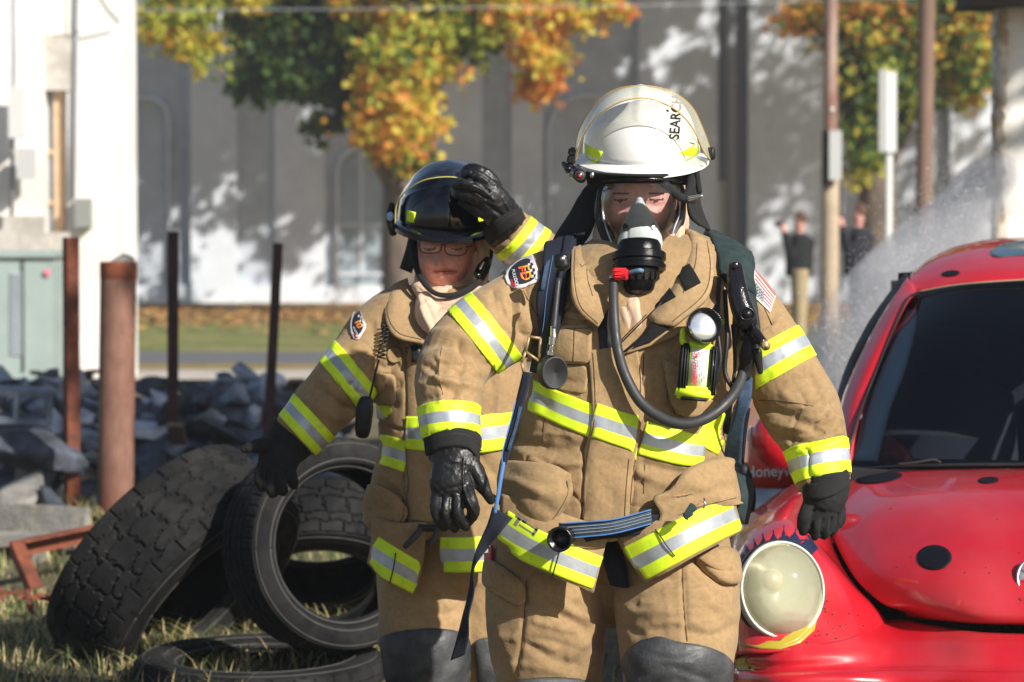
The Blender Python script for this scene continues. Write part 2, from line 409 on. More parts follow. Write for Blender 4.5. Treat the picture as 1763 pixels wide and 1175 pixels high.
M['visor_edge'] = nm('amber_shield_edge', (.55, .33, .06), rough=.4)
M['specs'] = glassy('spectacle_lens', (.9, .9, .9), 1.0, .02)
# ================================================================ people: shared builders
def crease(me, amp, scale, seed=0):
    """few, sharp, long creases"""
    co = co_of(me); no = no_of(me); d = np.empty(len(co)); nz = noise.noise; off = Vector((seed * 5.3, seed * 2.9, seed * 7.7))
    for i in range(len(co)):
        p = Vector(co[i]) * scale + off; q = nz(p + Vector((nz(p * 1.9), nz(p * 1.7 + off), 0)) * .7); m_ = max(0, nz(p * .45 + off) + .15)
        d[i] = -max(0, 1 - abs(q) * 9) ** 1.3 * m_ * 2.2
    set_co(me, co + no * (d * amp)[:, None])
def head_piece(cx, cy, Y, hw, hh, yaw=0.0, pitch=0.0, roll=0.0, chin=1.0, jaw=.80):
    """a head with brow, sockets, nose, lips, cheeks and chin; cy is the eye line; returns (verts, faces)"""
    nu, nv = 96, 80; V = []; F = []
    R = Matrix.Rotation(roll, 3, 'Y') @ Matrix.Rotation(yaw, 3, 'Z') @ Matrix.Rotation(pitch, 3, 'X'); c = P(cx, cy, Y)
    g = lambda x, z, x0, z0, sx, sz: math.exp(-((x - x0) / sx) ** 2 - ((z - z0) / sz) ** 2)
    for j in range(nv + 1):
        t = math.pi * j / nv; z = math.cos(t); r = math.sin(t)
        for i in range(nu):
            a = 2 * math.pi * i / nu; x = r * math.cos(a); y = r * math.sin(a)      # -y is the face
            low = max(0, -z); wx = 1 - (1 - jaw) * low ** 1.3
            X = x * wx; Yy = y * (1.12 - .12 * low) ; Z = z
            f = max(0, -y) ** .6
            if y < .1:
                ax = abs(X)
                d = 0
                d += .23 * g(X, Z, 0, -.30, .13, .11) + .15 * g(X, Z, 0, -.14, .09, .16)           # nose
                d += .06 * g(ax, Z, .13, -.33, .07, .06)                                             # nostril wings
                d -= .13 * g(ax, Z, .34, -.02, .20, .10)                                             # sockets
                d += .06 * g(ax, Z, .34, -.03, .13, .055)                                            # lids
                d += .05 * g(ax, Z, .32, .14, .26, .07)                                              # brow
                d += .07 * g(ax, Z, .50, -.28, .22, .16)                                             # cheeks
                d += .075 * g(X, Z, 0, -.535, .22, .035) + .08 * g(X, Z, 0, -.64, .19, .045)            # lips
                d -= .05 * g(X, Z, 0, -.585, .24, .018)
                d -= .03 * g(X, Z, 0, -.74, .20, .04); d += .07 * g(X, Z, 0, -.88, .20, .12) * chin  # chin
                Yy -= d * f * 1.0
                Z += .0
            V.append(c + R @ Vector((X * hw, Yy * hw * 1.12, Z * hh)))
    for j in range(nv):
        for i in range(nu):
            i2 = (i + 1) % nu; F.append((j * nu + i, (j + 1) * nu + i, (j + 1) * nu + i2, j * nu + i2))
    return (V, F), (lambda X, Z, lift=0: c + R @ Vector((X * hw, -(math.sqrt(max(0, 1 - min(1, (X ** 2 + Z ** 2)))) * 1.0 + lift) * hw * 1.12, Z * hh)))
def pick_faces(me, fn, mi):
    """material mi on faces whose centre (px, py, normal y) satisfies fn"""
    n = len(me.polygons); a = np.empty(n * 3); me.polygons.foreach_get('center', a); a = a.reshape(-1, 3); px, py = to_px(a)
    b = np.empty(n * 3); me.polygons.foreach_get('normal', b); b = b.reshape(-1, 3)
    m = np.zeros(n, int); me.polygons.foreach_get('material_index', m); m[fn(px, py, b, a)] = mi; me.polygons.foreach_set('material_index', m)
def ring_band(me, c, axis, cuts, radius, name, mats, parent, off=.003, thick=.003, keep=None, mis=None):
    """reflective trim sewn round a sleeve: the cloth's own surface between parallel planes"""
    axis = Vector(axis).normalized(); bm = bmesh.new(); bm.from_mesh(me)
    kill = [v for v in bm.verts if (v.co - c).length > radius or (keep and not keep(v.co))]
    bmesh.ops.delete(bm, geom=kill, context='VERTS')
    for q in cuts: bmesh.ops.bisect_plane(bm, geom=bm.verts[:] + bm.edges[:] + bm.faces[:], plane_co=c + axis * q, plane_no=axis, dist=1e-6)
    kill = [f for f in bm.faces if not (cuts[0] < (f.calc_center_median() - c).dot(axis) < cuts[-1])]
    bmesh.ops.delete(bm, geom=kill, context='FACES')
    bmesh.ops.remove_doubles(bm, verts=bm.verts[:], dist=.0004)
    bm.verts.ensure_lookup_table(); bm.verts.index_update()
    V = [v.co + v.normal * off for v in bm.verts]; N = [v.normal.copy() for v in bm.verts]; F = []; Mi = []
    for f in bm.faces:
        t = (f.calc_center_median() - c).dot(axis); k = max(i for i in range(len(cuts) - 1) if cuts[i] <= t)
        F.append(tuple(v.index for v in f.verts)); Mi.append(mis[k])
    bm.free(); V, F, Mi = thicken(V, N, F, Mi, thick)
    return link(name, mk(V, F, Mi), mats, parent, True)
TRIM = [M['lime'], M['silver'], M['stitch']]
def trim_cuts(w0, w1):
    """lime, stitch, lime, silver, lime, stitch, lime across w0..w1"""
    L = w1 - w0; fr = [0, .05, .057, .33, .67, .943, .95, 1]; return [w0 + L * f for f in fr], [0, 2, 0, 1, 0, 2, 0]
TRIM_ROWS = [(.33, 0), (.34, 1), (.33, 0)]
def cells(tree, q, nu, nv, fn, Y0, name, mats, parent, off=.004, thick=.003):
    """cloth badge between four corners (A B along the top, D C along the bottom)"""
    V = []; N = []; A, B, C_, D = [np.array(x, float) for x in q]
    for j in range(nv + 1):
        for i in range(nu + 1):
            u, v = i / nu, j / nv; p = (A * (1 - u) + B * u) * (1 - v) + (D * (1 - u) + C_ * u) * v; l, n = hit(tree, p[0], p[1], Y0, off); V.append(l); N.append(n)
    F = grid_faces(nu + 1, nv + 1); Mi = [fn((i + .5) / nu, (j + .5) / nv) for j in range(nv) for i in range(nu)]
    V, F, Mi = thicken(V, N, F, Mi, thick); return link(name, mk(V, F, Mi), mats, parent, True)
def stitch_line(tree, pts, Y0, parent, name='seam', mat='tan_dark', r=.8, off=.0005, dash=None):
    """a sewn seam: thin raised cord lying on the cloth"""
    R = spline(pts, 8); L = np.r_[0, np.cumsum(np.hypot(np.diff(R[:, 0]), np.diff(R[:, 1])))]; n = max(3, int(L[-1] / 4)); t = np.linspace(0, L[-1], n)
    P3 = [hit(tree, x, y, Y0, off)[0] for x, y in zip(np.interp(t, L, R[:, 0]), np.interp(t, L, R[:, 1]))]
    for _ in range(2): P3 = [P3[0]] + [(P3[i - 1] + P3[i] * 2 + P3[i + 1]) / 4 for i in range(1, len(P3) - 1)] + [P3[-1]]
    mb = MB()
    mb.tube(P3, r * S(Y0), 6); return mb.build(name, M[mat], parent, True)
def glove(pieces, name, mat, parent, voxel=.0028, strokes=None, amp=.0015):
    me = remesh([limb(p) for p in pieces], voxel, 3); 
    if strokes: folds(me, strokes, front=True)
    wrinkle(me, amp, 45, 3)
    return link(name, me, M[mat], parent, True)
def shell(cx, cy, Y, a, b, c, ba, bb, drop, tiltx, tiltz, yaw, relief, name, mat, parent, power=2.2, side_up=0.0):
    """helmet: dome radii a b c, brim radii ba bb; relief(px,py)->m raised"""
    nu, nv = 144, 56; R = Matrix.Rotation(tiltz, 3, 'Y') @ Matrix.Rotation(tiltx, 3, 'X') @ Matrix.Rotation(yaw, 3, 'Z'); o = P(cx, cy, Y); V = []; F = []
    prof = []
    for j in range(nv):
        t = (j / (nv - 1)) * math.pi / 2; prof.append(('d', math.cos(t) ** (2 / power), math.sin(t) ** (2 / power)))
    prof = prof[::-1]      # top -> base
    rows = [('d', p[1], p[2]) for p in prof] + [('b', q, 0) for q in (.12, .4, .75, 1.0)] + [('u', 1.0, 1), ('u', .5, 1), ('u', -.1, 1)]
    for (k, r, z) in rows:
        for i in range(nu):
            th = 2 * math.pi * i / nu; cx_, sy = math.cos(th), math.sin(th); front = max(0, -sy)
            if k == 'd': p = Vector((a * r * cx_, b * r * sy, c * z))
            elif k == 'b':
                p = Vector(((a + (ba - a) * r) * cx_, (b + (bb - b) * r) * sy, -drop * (r ** 1.5) * (front ** 1.2) - .006 * r + side_up * r * abs(cx_) ** 2))
            else: 
                p = Vector(((a + (ba - a) * r) * cx_, (b + (bb - b) * r) * sy, -drop * max(0, r) ** 1.5 * (front ** 1.2) - .006 * max(r, 0) - .010 + side_up * max(0, r) * abs(cx_) ** 2))
            V.append(R @ p + o)
    if relief:
        pts = np.array([list(v) for v in V]); px, py = to_px(pts)
        for idx in range(nv * nu):
            i = idx % nu; sy = math.sin(2 * math.pi * i / nu)
            n = (V[idx] - o).normalized(); V[idx] = V[idx] + n * relief(px[idx], py[idx], -sy, (R.inverted() @ (pts_v(pts, idx) - o)))
    for j in range(len(rows) - 1):
        for i in range(nu):
            i2 = (i + 1) % nu; F.append((j * nu + i, (j + 1) * nu + i, (j + 1) * nu + i2, j * nu + i2))
    F.append(tuple(range(nu)))
    F.append(tuple((len(rows) - 1) * nu + k for k in range(nu))[::-1])
    me = mk(V, F); ob = link(name, me, M[mat], parent, True); sharp(ob, 50); return ob
def pts_v(a, i): return Vector(a[i])
ss = lambda x: 0 if x < 0 else 1 if x > 1 else x * x * (3 - 2 * x)

# ================================================================ the masked firefighter in front
Y1 = 6.5
F1 = empty('person', (P(1080, 1000, Y1).x, Y1, 0), 'firefighter in front in white helmet and breathing mask, walking towards the camera', 'person')
# body, one continuous figure under the clothes
hp, hf1 = head_piece(1100, 345, 6.56, .088, .122, yaw=math.radians(-4), pitch=math.radians(6))
body = [hp,
    limb([(1100, 400, 6.58, 45, .06), (1100, 470, 6.57, 45, .06)]),
    limb([(1100, 470, 6.58, 110, .07), (1100, 540, 6.55, 140, .09), (1090, 700, 6.53, 115, .10), (1070, 850, 6.53, 115, .10), (1065, 930, 6.55, 115, .10)]),
    limb([(980, 505, 6.54, 45, .06), (880, 545, 6.46, 36, .05), (790, 612, 6.38, 32, .045), (776, 690, 6.28, 26, .035), (780, 770, 6.22, 22, .025)]),
    limb([(1210, 510, 6.56, 45, .06), (1310, 580, 6.48, 36, .05), (1375, 700, 6.41, 32, .045), (1412, 800, 6.33, 26, .035), (1418, 860, 6.3, 22, .025)]),
    limb([(1000, 920, 6.55, 62, .09), (945, 1060, 6.5, 55, .075), (948, 1180, 6.52, 45, .06), (955, 1320, 6.62, 38, .05), (958, 1455, 6.66, 28, .04)]),
    limb([(1125, 920, 6.55, 62, .09), (1162, 1040, 6.43, 55, .075), (1165, 1130, 6.38, 45, .06), (1160, 1290, 6.5, 38, .05), (1160, 1450, 6.6, 28, .04)]),
    limb([(958, 1455, 6.64, 26, .05), (955, 1480, 6.54, 26, .05)]), limb([(1160, 1450, 6.58, 26, .05), (1158, 1480, 6.48, 26, .05)])]
bme = remesh(body, .0035, 2)
b1 = link('body', bme, [M['skin'], M['browhair'], M['lip']], F1)
pick_faces(bme, lambda x, y, n, a: (n[:, 1] < -.2) & (np.abs(y - 333 - .006 * (np.abs(x - 1099) - 30) ** 2) < 2.0) & (np.abs(np.abs(x - 1099) - 31) < 14), 1)
pick_faces(bme, lambda x, y, n, a: (n[:, 1] < -.2) & (np.abs(y - 345.5 + .018 * (np.abs(x - 1099) - 31) ** 2) < 1.6) & (np.abs(np.abs(x - 1099) - 31) < 12), 1)
pick_faces(bme, lambda x, y, n, a: (n[:, 1] < -.2) & ((np.abs(np.abs(x - 1098) - 30) / 3.4) ** 2 + ((y - 347.5) / 2.6) ** 2 < 1), 1)
folds(bme, [([(1055, 352), (1068, 356), (1080, 353)], 2.5, -.002), ([(1118, 353), (1132, 356), (1144, 352)], 2.5, -.002), ([(1093, 330), (1094, 338)], 2, -.002), ([(1104, 330), (1103, 338)], 2, -.002)])
for sx in ():
    c = hf1(.34 * sx, -.02, -.035); mb = MB(); v, f = sweep([c + Vector((0, 0, .008 * k)) for k in (-1, -.7, 0, .7, 1)], [(.002, .002), (.009, .009), (.0125, .0125), (.009, .009), (.002, .002)], 16); mb.add(v, f)
    continue
    v, f = sweep([c + Vector((0, -.0115, 0)), c + Vector((0, -.0135, 0))], [(.0055, .0055), (.004, .004)], 14, up=Vector((1, 0, 0))); link('iris', mk(v, f), M['iris'], b1)

# coat
arm_r = [(1010, 490, 6.53, 68, .11), (940, 505, 6.5, 72, .105), (885, 545, 6.45, 72, .098), (833, 575, 6.4, 69, .092), (793, 610, 6.36, 65, .088), (774, 655, 6.3, 60, .082), (774, 710, 6.25, 53, .072), (778, 757, 6.22, 49, .064)]
arm_l = [(1190, 492, 6.55, 75, .11), (1250, 520, 6.52, 74, .105), (1308, 582, 6.47, 67, .095), (1345, 645, 6.43, 67, .09), (1377, 705, 6.4, 70, .088), (1402, 757, 6.35, 58, .076), (1412, 800, 6.32, 51, .068), (1420, 838, 6.3, 45, .06)]
torso = [(1098, 448, 6.60, 88, .08), (1100, 470, 6.56, 135, .12), (1104, 505, 6.51, 178, .155), (1104, 560, 6.48, 193, .175), (1098, 630, 6.46, 186, .185), (1080, 700, 6.45, 172, .185), (1070, 770, 6.45, 190, .19), (1066, 840, 6.45, 205, .195), (1068, 895, 6.46, 207, .195)]
coat = remesh([limb(arm_r, round_ends=(True, False)), limb(arm_l, round_ends=(True, False)), limb(torso, 6, 40, (True, False), power=2.3)], .0046, 5)
rs = random.Random(3)
st = []
def rnd_folds(cx, cy, dx, dy, length, n, w, h, spread):
    """short folds round (cx,cy) running along (dx,dy)"""
    L = math.hypot(dx, dy); dx, dy = dx / L, dy / L
    for _ in range(n):
        o1, o2 = rs.uniform(-1, 1) * spread, rs.uniform(-.35, .35) * length; a = rs.uniform(-.3, .3); ux, uy = dx * math.cos(a) - dy * math.sin(a), dx * math.sin(a) + dy * math.cos(a)
        x, y = cx - dy * o1 + dx * o2, cy + dx * o1 + dy * o2; l = length * rs.uniform(.3, .6); b = rs.uniform(-.2, .2) * l
        st.append(([(x - ux * l, y - uy * l), (x - uy * b, y + ux * b), (x + ux * l, y + uy * l)], w * rs.uniform(.6, 1.3), h * rs.choice((-1, -1, 1)) * rs.uniform(.6, 1.2)))
# right sleeve: elbow bunching, gathers at shoulder
st += [([(715, 600), (760, 590), (800, 605), (838, 630)], 9, -.012), ([(728, 575), (775, 572), (830, 600)], 7, .007), ([(716, 640), (760, 628), (810, 645), (835, 660)], 8, -.010),
       ([(720, 660), (765, 655), (828, 668)], 7, .008), ([(790, 590), (800, 630), (780, 680)], 6, -.008), ([(758, 600), (752, 640), (760, 690)], 5, .004),
       ([(880, 490), (885, 540), (905, 580)], 8, -.010), ([(905, 480), (908, 530), (900, 575)], 7, -.009), ([(925, 500), (925, 560), (930, 620)], 9, -.012), ([(893, 500), (897, 545)], 6, .006),
       ([(850, 505), (862, 535), (880, 560)], 7, -.006), ([(822, 505), (840, 520)], 6, .004), ([(725, 690), (775, 682), (825, 692)], 5, -.004)]
# left sleeve
st += [([(1300, 700), (1350, 712), (1400, 735), (1440, 735)], 9, -.010), ([(1330, 745), (1380, 762), (1430, 755), (1455, 735)], 7, -.010), ([(1345, 760), (1395, 775), (1450, 752)], 6, .006),
       ([(1310, 690), (1355, 660), (1400, 655)], 10, -.006), ([(1400, 650), (1415, 690), (1448, 700)], 8, -.006), ([(1325, 730), (1370, 738), (1410, 728)], 7, .006), ([(1350, 680), (1385, 700), (1420, 690)], 8, .006),
       ([(1300, 520), (1320, 545), (1350, 560)], 8, .005), ([(1290, 560), (1300, 600), (1297, 640)], 8, -.010)]
# chest and belly
st += [([(905, 600), (925, 660), (940, 700)], 9, -.008), ([(950, 650), (1000, 660), (1040, 650)], 8, -.005), ([(1150, 700), (1195, 730), (1230, 735)], 8, -.008),
       ([(880, 745), (930, 770), (985, 775), (1010, 760)], 11, -.010), ([(885, 775), (940, 800), (985, 800)], 9, .008), ([(865, 790), (900, 830), (960, 845)], 9, -.007), ([(1005, 770), (1010, 830), (1005, 890)], 5, -.008),
       ([(1030, 790), (1060, 800), (1100, 830)], 9, -.006), ([(1110, 800), (1180, 815), (1240, 795)], 9, -.010), ([(1100, 815), (1160, 835), (1230, 815)], 8, .006),
       ([(1035, 730), (1020, 800), (1020, 890)], 7, .004), ([(1092, 790), (1088, 850), (1082, 895)], 5, -.006), ([(1120, 600), (1128, 660), (1118, 710)], 7, -.005), ([(1150, 610), (1145, 650)], 8, .004),
       ([(1240, 600), (1250, 650), (1240, 700)], 10, -.010), ([(1220, 640), (1235, 680), (1225, 720)], 8, .006), ([(1045, 840), (1060, 870), (1055, 895)], 8, -.005), ([(1140, 620), (1100, 640), (1060, 620)], 7, -.004)]
rnd_folds(778, 640, 1, .15, 70, 8, 5, .004, 32); rnd_folds(1390, 720, 1, -.1, 70, 9, 5, .0035, 40); rnd_folds(900, 520, .2, 1, 60, 6, 5, .004, 40)
rnd_folds(935, 800, 1, .3, 90, 8, 6, .003, 50); rnd_folds(1190, 780, 1, -.2, 90, 7, 6, .003, 60); rnd_folds(1060, 660, .3, 1, 60, 6, 6, .002, 80); rnd_folds(1335, 600, 1, -.6, 60, 5, 5, .003, 50)
folds(coat, st); wrinkle(coat, .0028, 9, 1, (1, 1, .6)); crease(coat, .0055, 8, 3); wrinkle(coat, .0007, 42, 2)
C1 = link('coat', coat, [M['tan'], M['black']], F1)
T1 = bvh(coat)
# trim on the sleeves
def arm_band(c, ax, half, name='reflective_band', me=coat, T=None, parent=None, rad=.15, keep=None):
    cuts, mis = trim_cuts(-half, half); return ring_band(me, c, ax, cuts, rad, name, TRIM, parent, mis=mis, keep=keep)
arm_band(P(834, 574, 6.4), (-.78, -.05, -.62), .0335, parent=C1, rad=.145)
arm_band(P(776, 729, 6.24), (.03, -.28, -1), .036, parent=C1, rad=.13)
arm_band(P(1345, 612, 6.43), (.50, -.12, -.86), .040, parent=C1, rad=.15, keep=lambda v: v.x > P(1296, 600, 6.45).x)
arm_band(P(1408, 797, 6.33), (.20, -.25, -1), .039, parent=C1, rad=.12)
# chest band (two lengths that meet at the storm flap)
ribbon(T1, [(896, 672, 26), (935, 690, 26), (985, 712, 27), (1034, 730, 28)], Y1, TRIM_ROWS, .004, .003, 4, 'reflective_band', TRIM, C1)
ribbon(T1, [(1106, 754, 29), (1150, 766, 29), (1185, 774, 28), (1212, 777, 26)], Y1, TRIM_ROWS, .004, .003, 4, 'reflective_band', TRIM, C1)
ribbon(T1, [(1214, 772, 24), (1230, 742, 22), (1246, 712, 18)], Y1, [(1, 0)], .003, .003, 4, 'reflective_band', TRIM, C1)
# storm flap
sf = ribbon(T1, [(1055, 600, 42), (1062, 660, 44), (1062, 720, 42), (1052, 780, 42), (1045, 840, 42), (1044, 898, 41)], Y1, [(1, 0)], .009, .010, 5, 'storm_flap', M['tan2'], C1, smooth=6)
TS = bvh(sf.data)
ribbon(TS, [(1019, 722, 29), (1060, 736, 29), (1105, 750, 30)], Y1, TRIM_ROWS, .003, .003, 4, 'reflective_band', TRIM, C1)
for xs in ([(1020, 600), (1024, 660), (1024, 720), (1013, 780), (1006, 840), (1005, 895)], [(1100, 600), (1103, 660), (1101, 700)], [(1093, 790), (1087, 840), (1084, 896)], [(1083, 790), (1078, 840), (1075, 896)]):
    stitch_line(TS, xs, Y1, C1, r=.8, off=.0005)
# opening above the flap and the velcro strips
drape(T1, [(1026, 520), (1062, 540), (1070, 640), (1036, 640)], Y1, .004, .004, 'closure_gap', M['black'], C1, 5)
# pockets
pk = drape(T1, [(947, 563), (1020, 561), (1018, 628), (945, 625)], Y1, .010, .010, 'pocket_flap', M['tan2'], C1, 7, curve=1, bulge=.003)
TP = bvh(pk.data)
stitch_line(TP, [(954, 566), (952, 622)], Y1, pk); stitch_line(TP, [(989, 566), (987, 624)], Y1, pk); stitch_line(TP, [(950, 567), (1016, 565)], Y1, pk); stitch_line(TP, [(949, 621), (1014, 624)], Y1, pk)
drape(T1, [(952, 628), (1014, 630), (1010, 680), (955, 672)], Y1, .004, .004, 'chest_pocket', M['tan'], C1, 6, curve=1)
drape(T1, [(948, 532), (1022, 545), (1022, 556), (948, 543)], Y1, .004, .004, 'placket', M['tan2'], C1, 4)
pk = patch([[(862, 792, 6.37), (905, 795, 6.30), (950, 800, 6.265), (982, 816, 6.25)], [(855, 828, 6.345), (905, 835, 6.255), (950, 843, 6.225), (986, 850, 6.238)], [(862, 862, 6.35), (900, 878, 6.26), (942, 890, 6.235), (968, 884, 6.245)], [(880, 882, 6.36), (903, 897, 6.285), (925, 912, 6.255), (940, 919, 6.255)]], 7, 7, .03, 'bellows_pocket', M['tan'], C1)
folds(pk.data, [([(880, 815), (930, 832), (975, 835)], 8, -.006), ([(870, 840), (920, 860), (950, 880)], 8, -.006), ([(890, 828), (930, 848)], 7, .005)]); wrinkle(pk.data, .0015, 12, 5)
stitch_line(bvh(pk.data), [(976, 828), (977, 852), (955, 890), (934, 912)], Y1, pk)
pk = drape(T1, [(1114, 855), (1150, 838), (1200, 815), (1240, 802), (1268, 800), (1276, 830), (1282, 860), (1240, 870), (1190, 884), (1130, 911), (1122, 900), (1138, 880), (1122, 864)], Y1, .034, .012, 'pocket_flap', M['tan2'], C1, 10, curve=1, bulge=.006, relax_it=4)
folds(pk.data, [([(1140, 865), (1200, 850), (1260, 840)], 9, -.005), ([(1180, 830), (1220, 845), (1250, 862)], 10, .006)]); wrinkle(pk.data, .0015, 12, 8)
stitch_line(bvh(pk.data), [(1132, 905), (1190, 878), (1240, 864), (1279, 855)], Y1, pk)
pk = drape(T1, [(1142, 618), (1165, 632), (1178, 690), (1240, 700), (1252, 690), (1225, 712), (1160, 715), (1145, 660)], Y1, .020, .012, 'radio_pocket', M['tan2'], C1, 7, curve=1, bulge=.004)
drape(T1, [(1150, 640), (1240, 630), (1250, 700), (1160, 706)], Y1, .010, .006, 'radio_pocket_body', M['tan'], C1, 7, curve=1)
for pts in ([(1108, 610), (1107, 660), (1103, 705)], [(1150, 620), (1148, 690)], [(1250, 450), (1262, 500), (1272, 560), (1262, 620)], [(960, 430), (950, 480), (955, 540)], [(760, 600), (755, 640), (762, 680)], [(900, 500), (930, 560), (925, 620)], [(1290, 690), (1340, 690), (1400, 700)], [(1300, 500), (1330, 560)], [(1110, 800), (1108, 850)], [(940, 690), (935, 760)]): stitch_line(T1, pts, Y1, C1)
# hem skirts that hang open in front, with their trim
def hem(rows, name='hem_flap'):
    return patch(rows, 6, 6, .008, name, M['tan'], C1)
def on_hem(o, pts): ribbon(bvh(o.data), pts, Y1, TRIM_ROWS, .0035, .003, 4, 'reflective_band', TRIM, o)
h1 = hem([[(862, 850, 6.30), (905, 862, 6.27), (958, 880, 6.25), (1004, 896, 6.25), (1052, 905, 6.27)], [(860, 885, 6.29), (910, 905, 6.25), (962, 925, 6.23), (1005, 940, 6.24), (1040, 950, 6.26)], [(851, 930, 6.30), (900, 968, 6.26), (950, 992, 6.23), (1000, 1012, 6.24), (1022, 1022, 6.26)]])
on_hem(h1, [(860, 906, 31), (905, 934, 30), (950, 955, 30), (1000, 976, 29), (1028, 986, 29)])
h2 = hem([[(1060, 905, 6.27), (1110, 900, 6.24), (1160, 890, 6.23), (1220, 868, 6.26), (1262, 850, 6.32)], [(1070, 945, 6.26), (1120, 930, 6.22), (1170, 912, 6.21), (1225, 892, 6.25), (1270, 880, 6.32)], [(1110, 1004, 6.24), (1150, 985, 6.21), (1190, 962, 6.21), (1240, 935, 6.25), (1279, 912, 6.32)]])
on_hem(h2, [(1090, 973, 34), (1130, 952, 33), (1180, 925, 32), (1230, 900, 31), (1266, 884, 31)])
tube_px([(1128, 912, 6.215, 1.2), (1138, 925, 6.205, 1.2), (1148, 940, 6.20, 1.2), (1162, 958, 6.20, 1.2)], 'hem_slit', M['black'], h2)
tube_px([(966, 938, 6.215, 1.3), (958, 968, 6.215, 1.3), (951, 992, 6.22, 1.3)], 'hem_slit', M['black'], h1)
# collar
def collar(rows, name='collar', mat='tan'): 
    o = patch(rows, 6, 6, .010, name, M[mat], C1); wrinkle(o.data, .002, 18, 4); return o
c1 = collar([[(1003, 420, 6.50), (1014, 452, 6.42), (1032, 492, 6.35), (1050, 525, 6.31)], [(994, 424, 6.45), (1000, 466, 6.35), (1014, 510, 6.30), (1040, 545, 6.28)], [(985, 425, 6.44), (984, 480, 6.32), (994, 530, 6.28), (1030, 563, 6.27)]])
c2 = collar([[(1178, 392, 6.52), (1174, 440, 6.44), (1152, 492, 6.36), (1114, 542, 6.31)], [(1195, 398, 6.46), (1190, 450, 6.37), (1165, 505, 6.30), (1125, 555, 6.28)], [(1222, 410, 6.47), (1228, 460, 6.36), (1218, 510, 6.29), (1160, 560, 6.26)]], mat='tan2')
c3 = collar([[(1222, 410, 6.50), (1240, 450, 6.44), (1235, 520, 6.33)], [(1200, 480, 6.38), (1190, 530, 6.31), (1170, 575, 6.28)], [(1140, 540, 6.29), (1110, 580, 6.27), (1075, 610, 6.26)]])
TC = bvh(c2.data)
stitch_line(bvh(c1.data), [(990, 430), (989, 480), (999, 527), (1030, 558)], 6.35, c1); stitch_line(TC, [(1217, 415), (1223, 460), (1212, 507), (1158, 554)], 6.35, c2)
for pts in ([(1018, 425), (1010, 470), (1020, 510)], [(1200, 420), (1196, 460), (1176, 505)]): stitch_line(bvh(c1.data) if pts[0][0] < 1100 else TC, pts, 6.35, c1 if pts[0][0] < 1100 else c2)
for q in ([(1165, 468), (1188, 456), (1206, 488), (1180, 502)], [(1127, 506), (1150, 490), (1164, 512), (1130, 530)]): drape(TC, q, 6.35, .004, .004, 'velcro_patch', M['velcro'], c2, 4)
drape(bvh(c3.data), [(1065, 583), (1100, 560), (1165, 530), (1171, 552), (1120, 590), (1070, 607)], 6.28, .006, .004, 'velcro_strip', M['velcro'], c3, 5)
tube_px([(1060, 600, 6.27, 1.2), (1100, 560, 6.26, 1.2), (1140, 520, 6.27, 1.2)], 'zipper', M['black'], c2)
# sleeve badge of the fire department
def shield_badge(T, f, Y0, parent):
    out = [(908.7, 440), (917, 439.6), (924, 460), (930, 479.6), (926.6, 485.6), (911, 492), (896, 497.5), (884, 497.5), (873, 491.5), (869, 479.6), (873, 467.7), (880, 459), (888, 452)]
    b = drape(T, [f(*p) for p in out], Y0, .005, .004, 'shoulder_badge', [M['badge_navy'], M['badge_rim']], parent, 12, edge=(.86, 1))
    t = bvh(b.data); cx, cy = 900, 470; q = f(900, 470); sc = math.dist(f(0, 0), f(10, 0)) / 10
    a = math.degrees(math.atan2(-(f(0, 10)[1] - f(0, 0)[1]), (f(0, 10)[0] - f(0, 0)[0]))) 
    for (s, x, y, size, mt, sx) in (('FD', 903.5, 471, 26, 'badge_gold', .85), ('FD', 900, 472, 15, 'badge_red', 1.35), ('PULLOCK', 887, 479, 7.5, 'white_label', .9)):
        c = f(x, y); lettering(s, t, c[0], c[1], size * sc, a + 14, Y0, M[mt], b, 'lettering', .0012 + (.0006 if mt == 'badge_red' else 0), sx)
    mb = MB()
    for (x, y, l, w_) in ((915, 452, 4, 4), (918, 461, 5, 4), (921, 471, 5, 4), (911, 457, 4, 4), (914.5, 467, 4, 4), (917, 477, 5, 4), (924, 480, 4, 3)):
        c = [f(x + dx, y + dy) for dx, dy in ((-w_ / 2, -l / 2), (w_ / 2, -l / 2 - .8), (w_ / 2, l / 2 - .8), (-w_ / 2, l / 2))]; mb.add([hit(t, p[0], p[1], Y0, .0015)[0] for p in c], [(0, 1, 2, 3)])
    mb.build('badge_print', M['badge_rim'], b)
    f2 = [f(*p) for p in ((878, 483), (882, 481), (884, 488), (892, 493), (886, 494), (879, 490))]; drape(t, f2, Y0, .0012, .0005, 'badge_flame', M['red_ink'], b, 2)
M['badge_rim'] = nm('badge_rim', (.55, .53, .55), rough=.9, bump=.5, bscale=500, bdist=.001, var=.2, vscale=200)
M['badge_navy'] = nm('badge_ground', (.012, .015, .025), rough=.9, bump=.5, bscale=500, bdist=.001)
M['badge_gold'] = nm('badge_gold', (.70, .38, .04), rough=.8, var=.2, vscale=90)
M['badge_red'] = nm('badge_orange', (.75, .10, .03), rough=.8)
shield_badge(T1, lambda x, y: (x, y), Y1, C1)
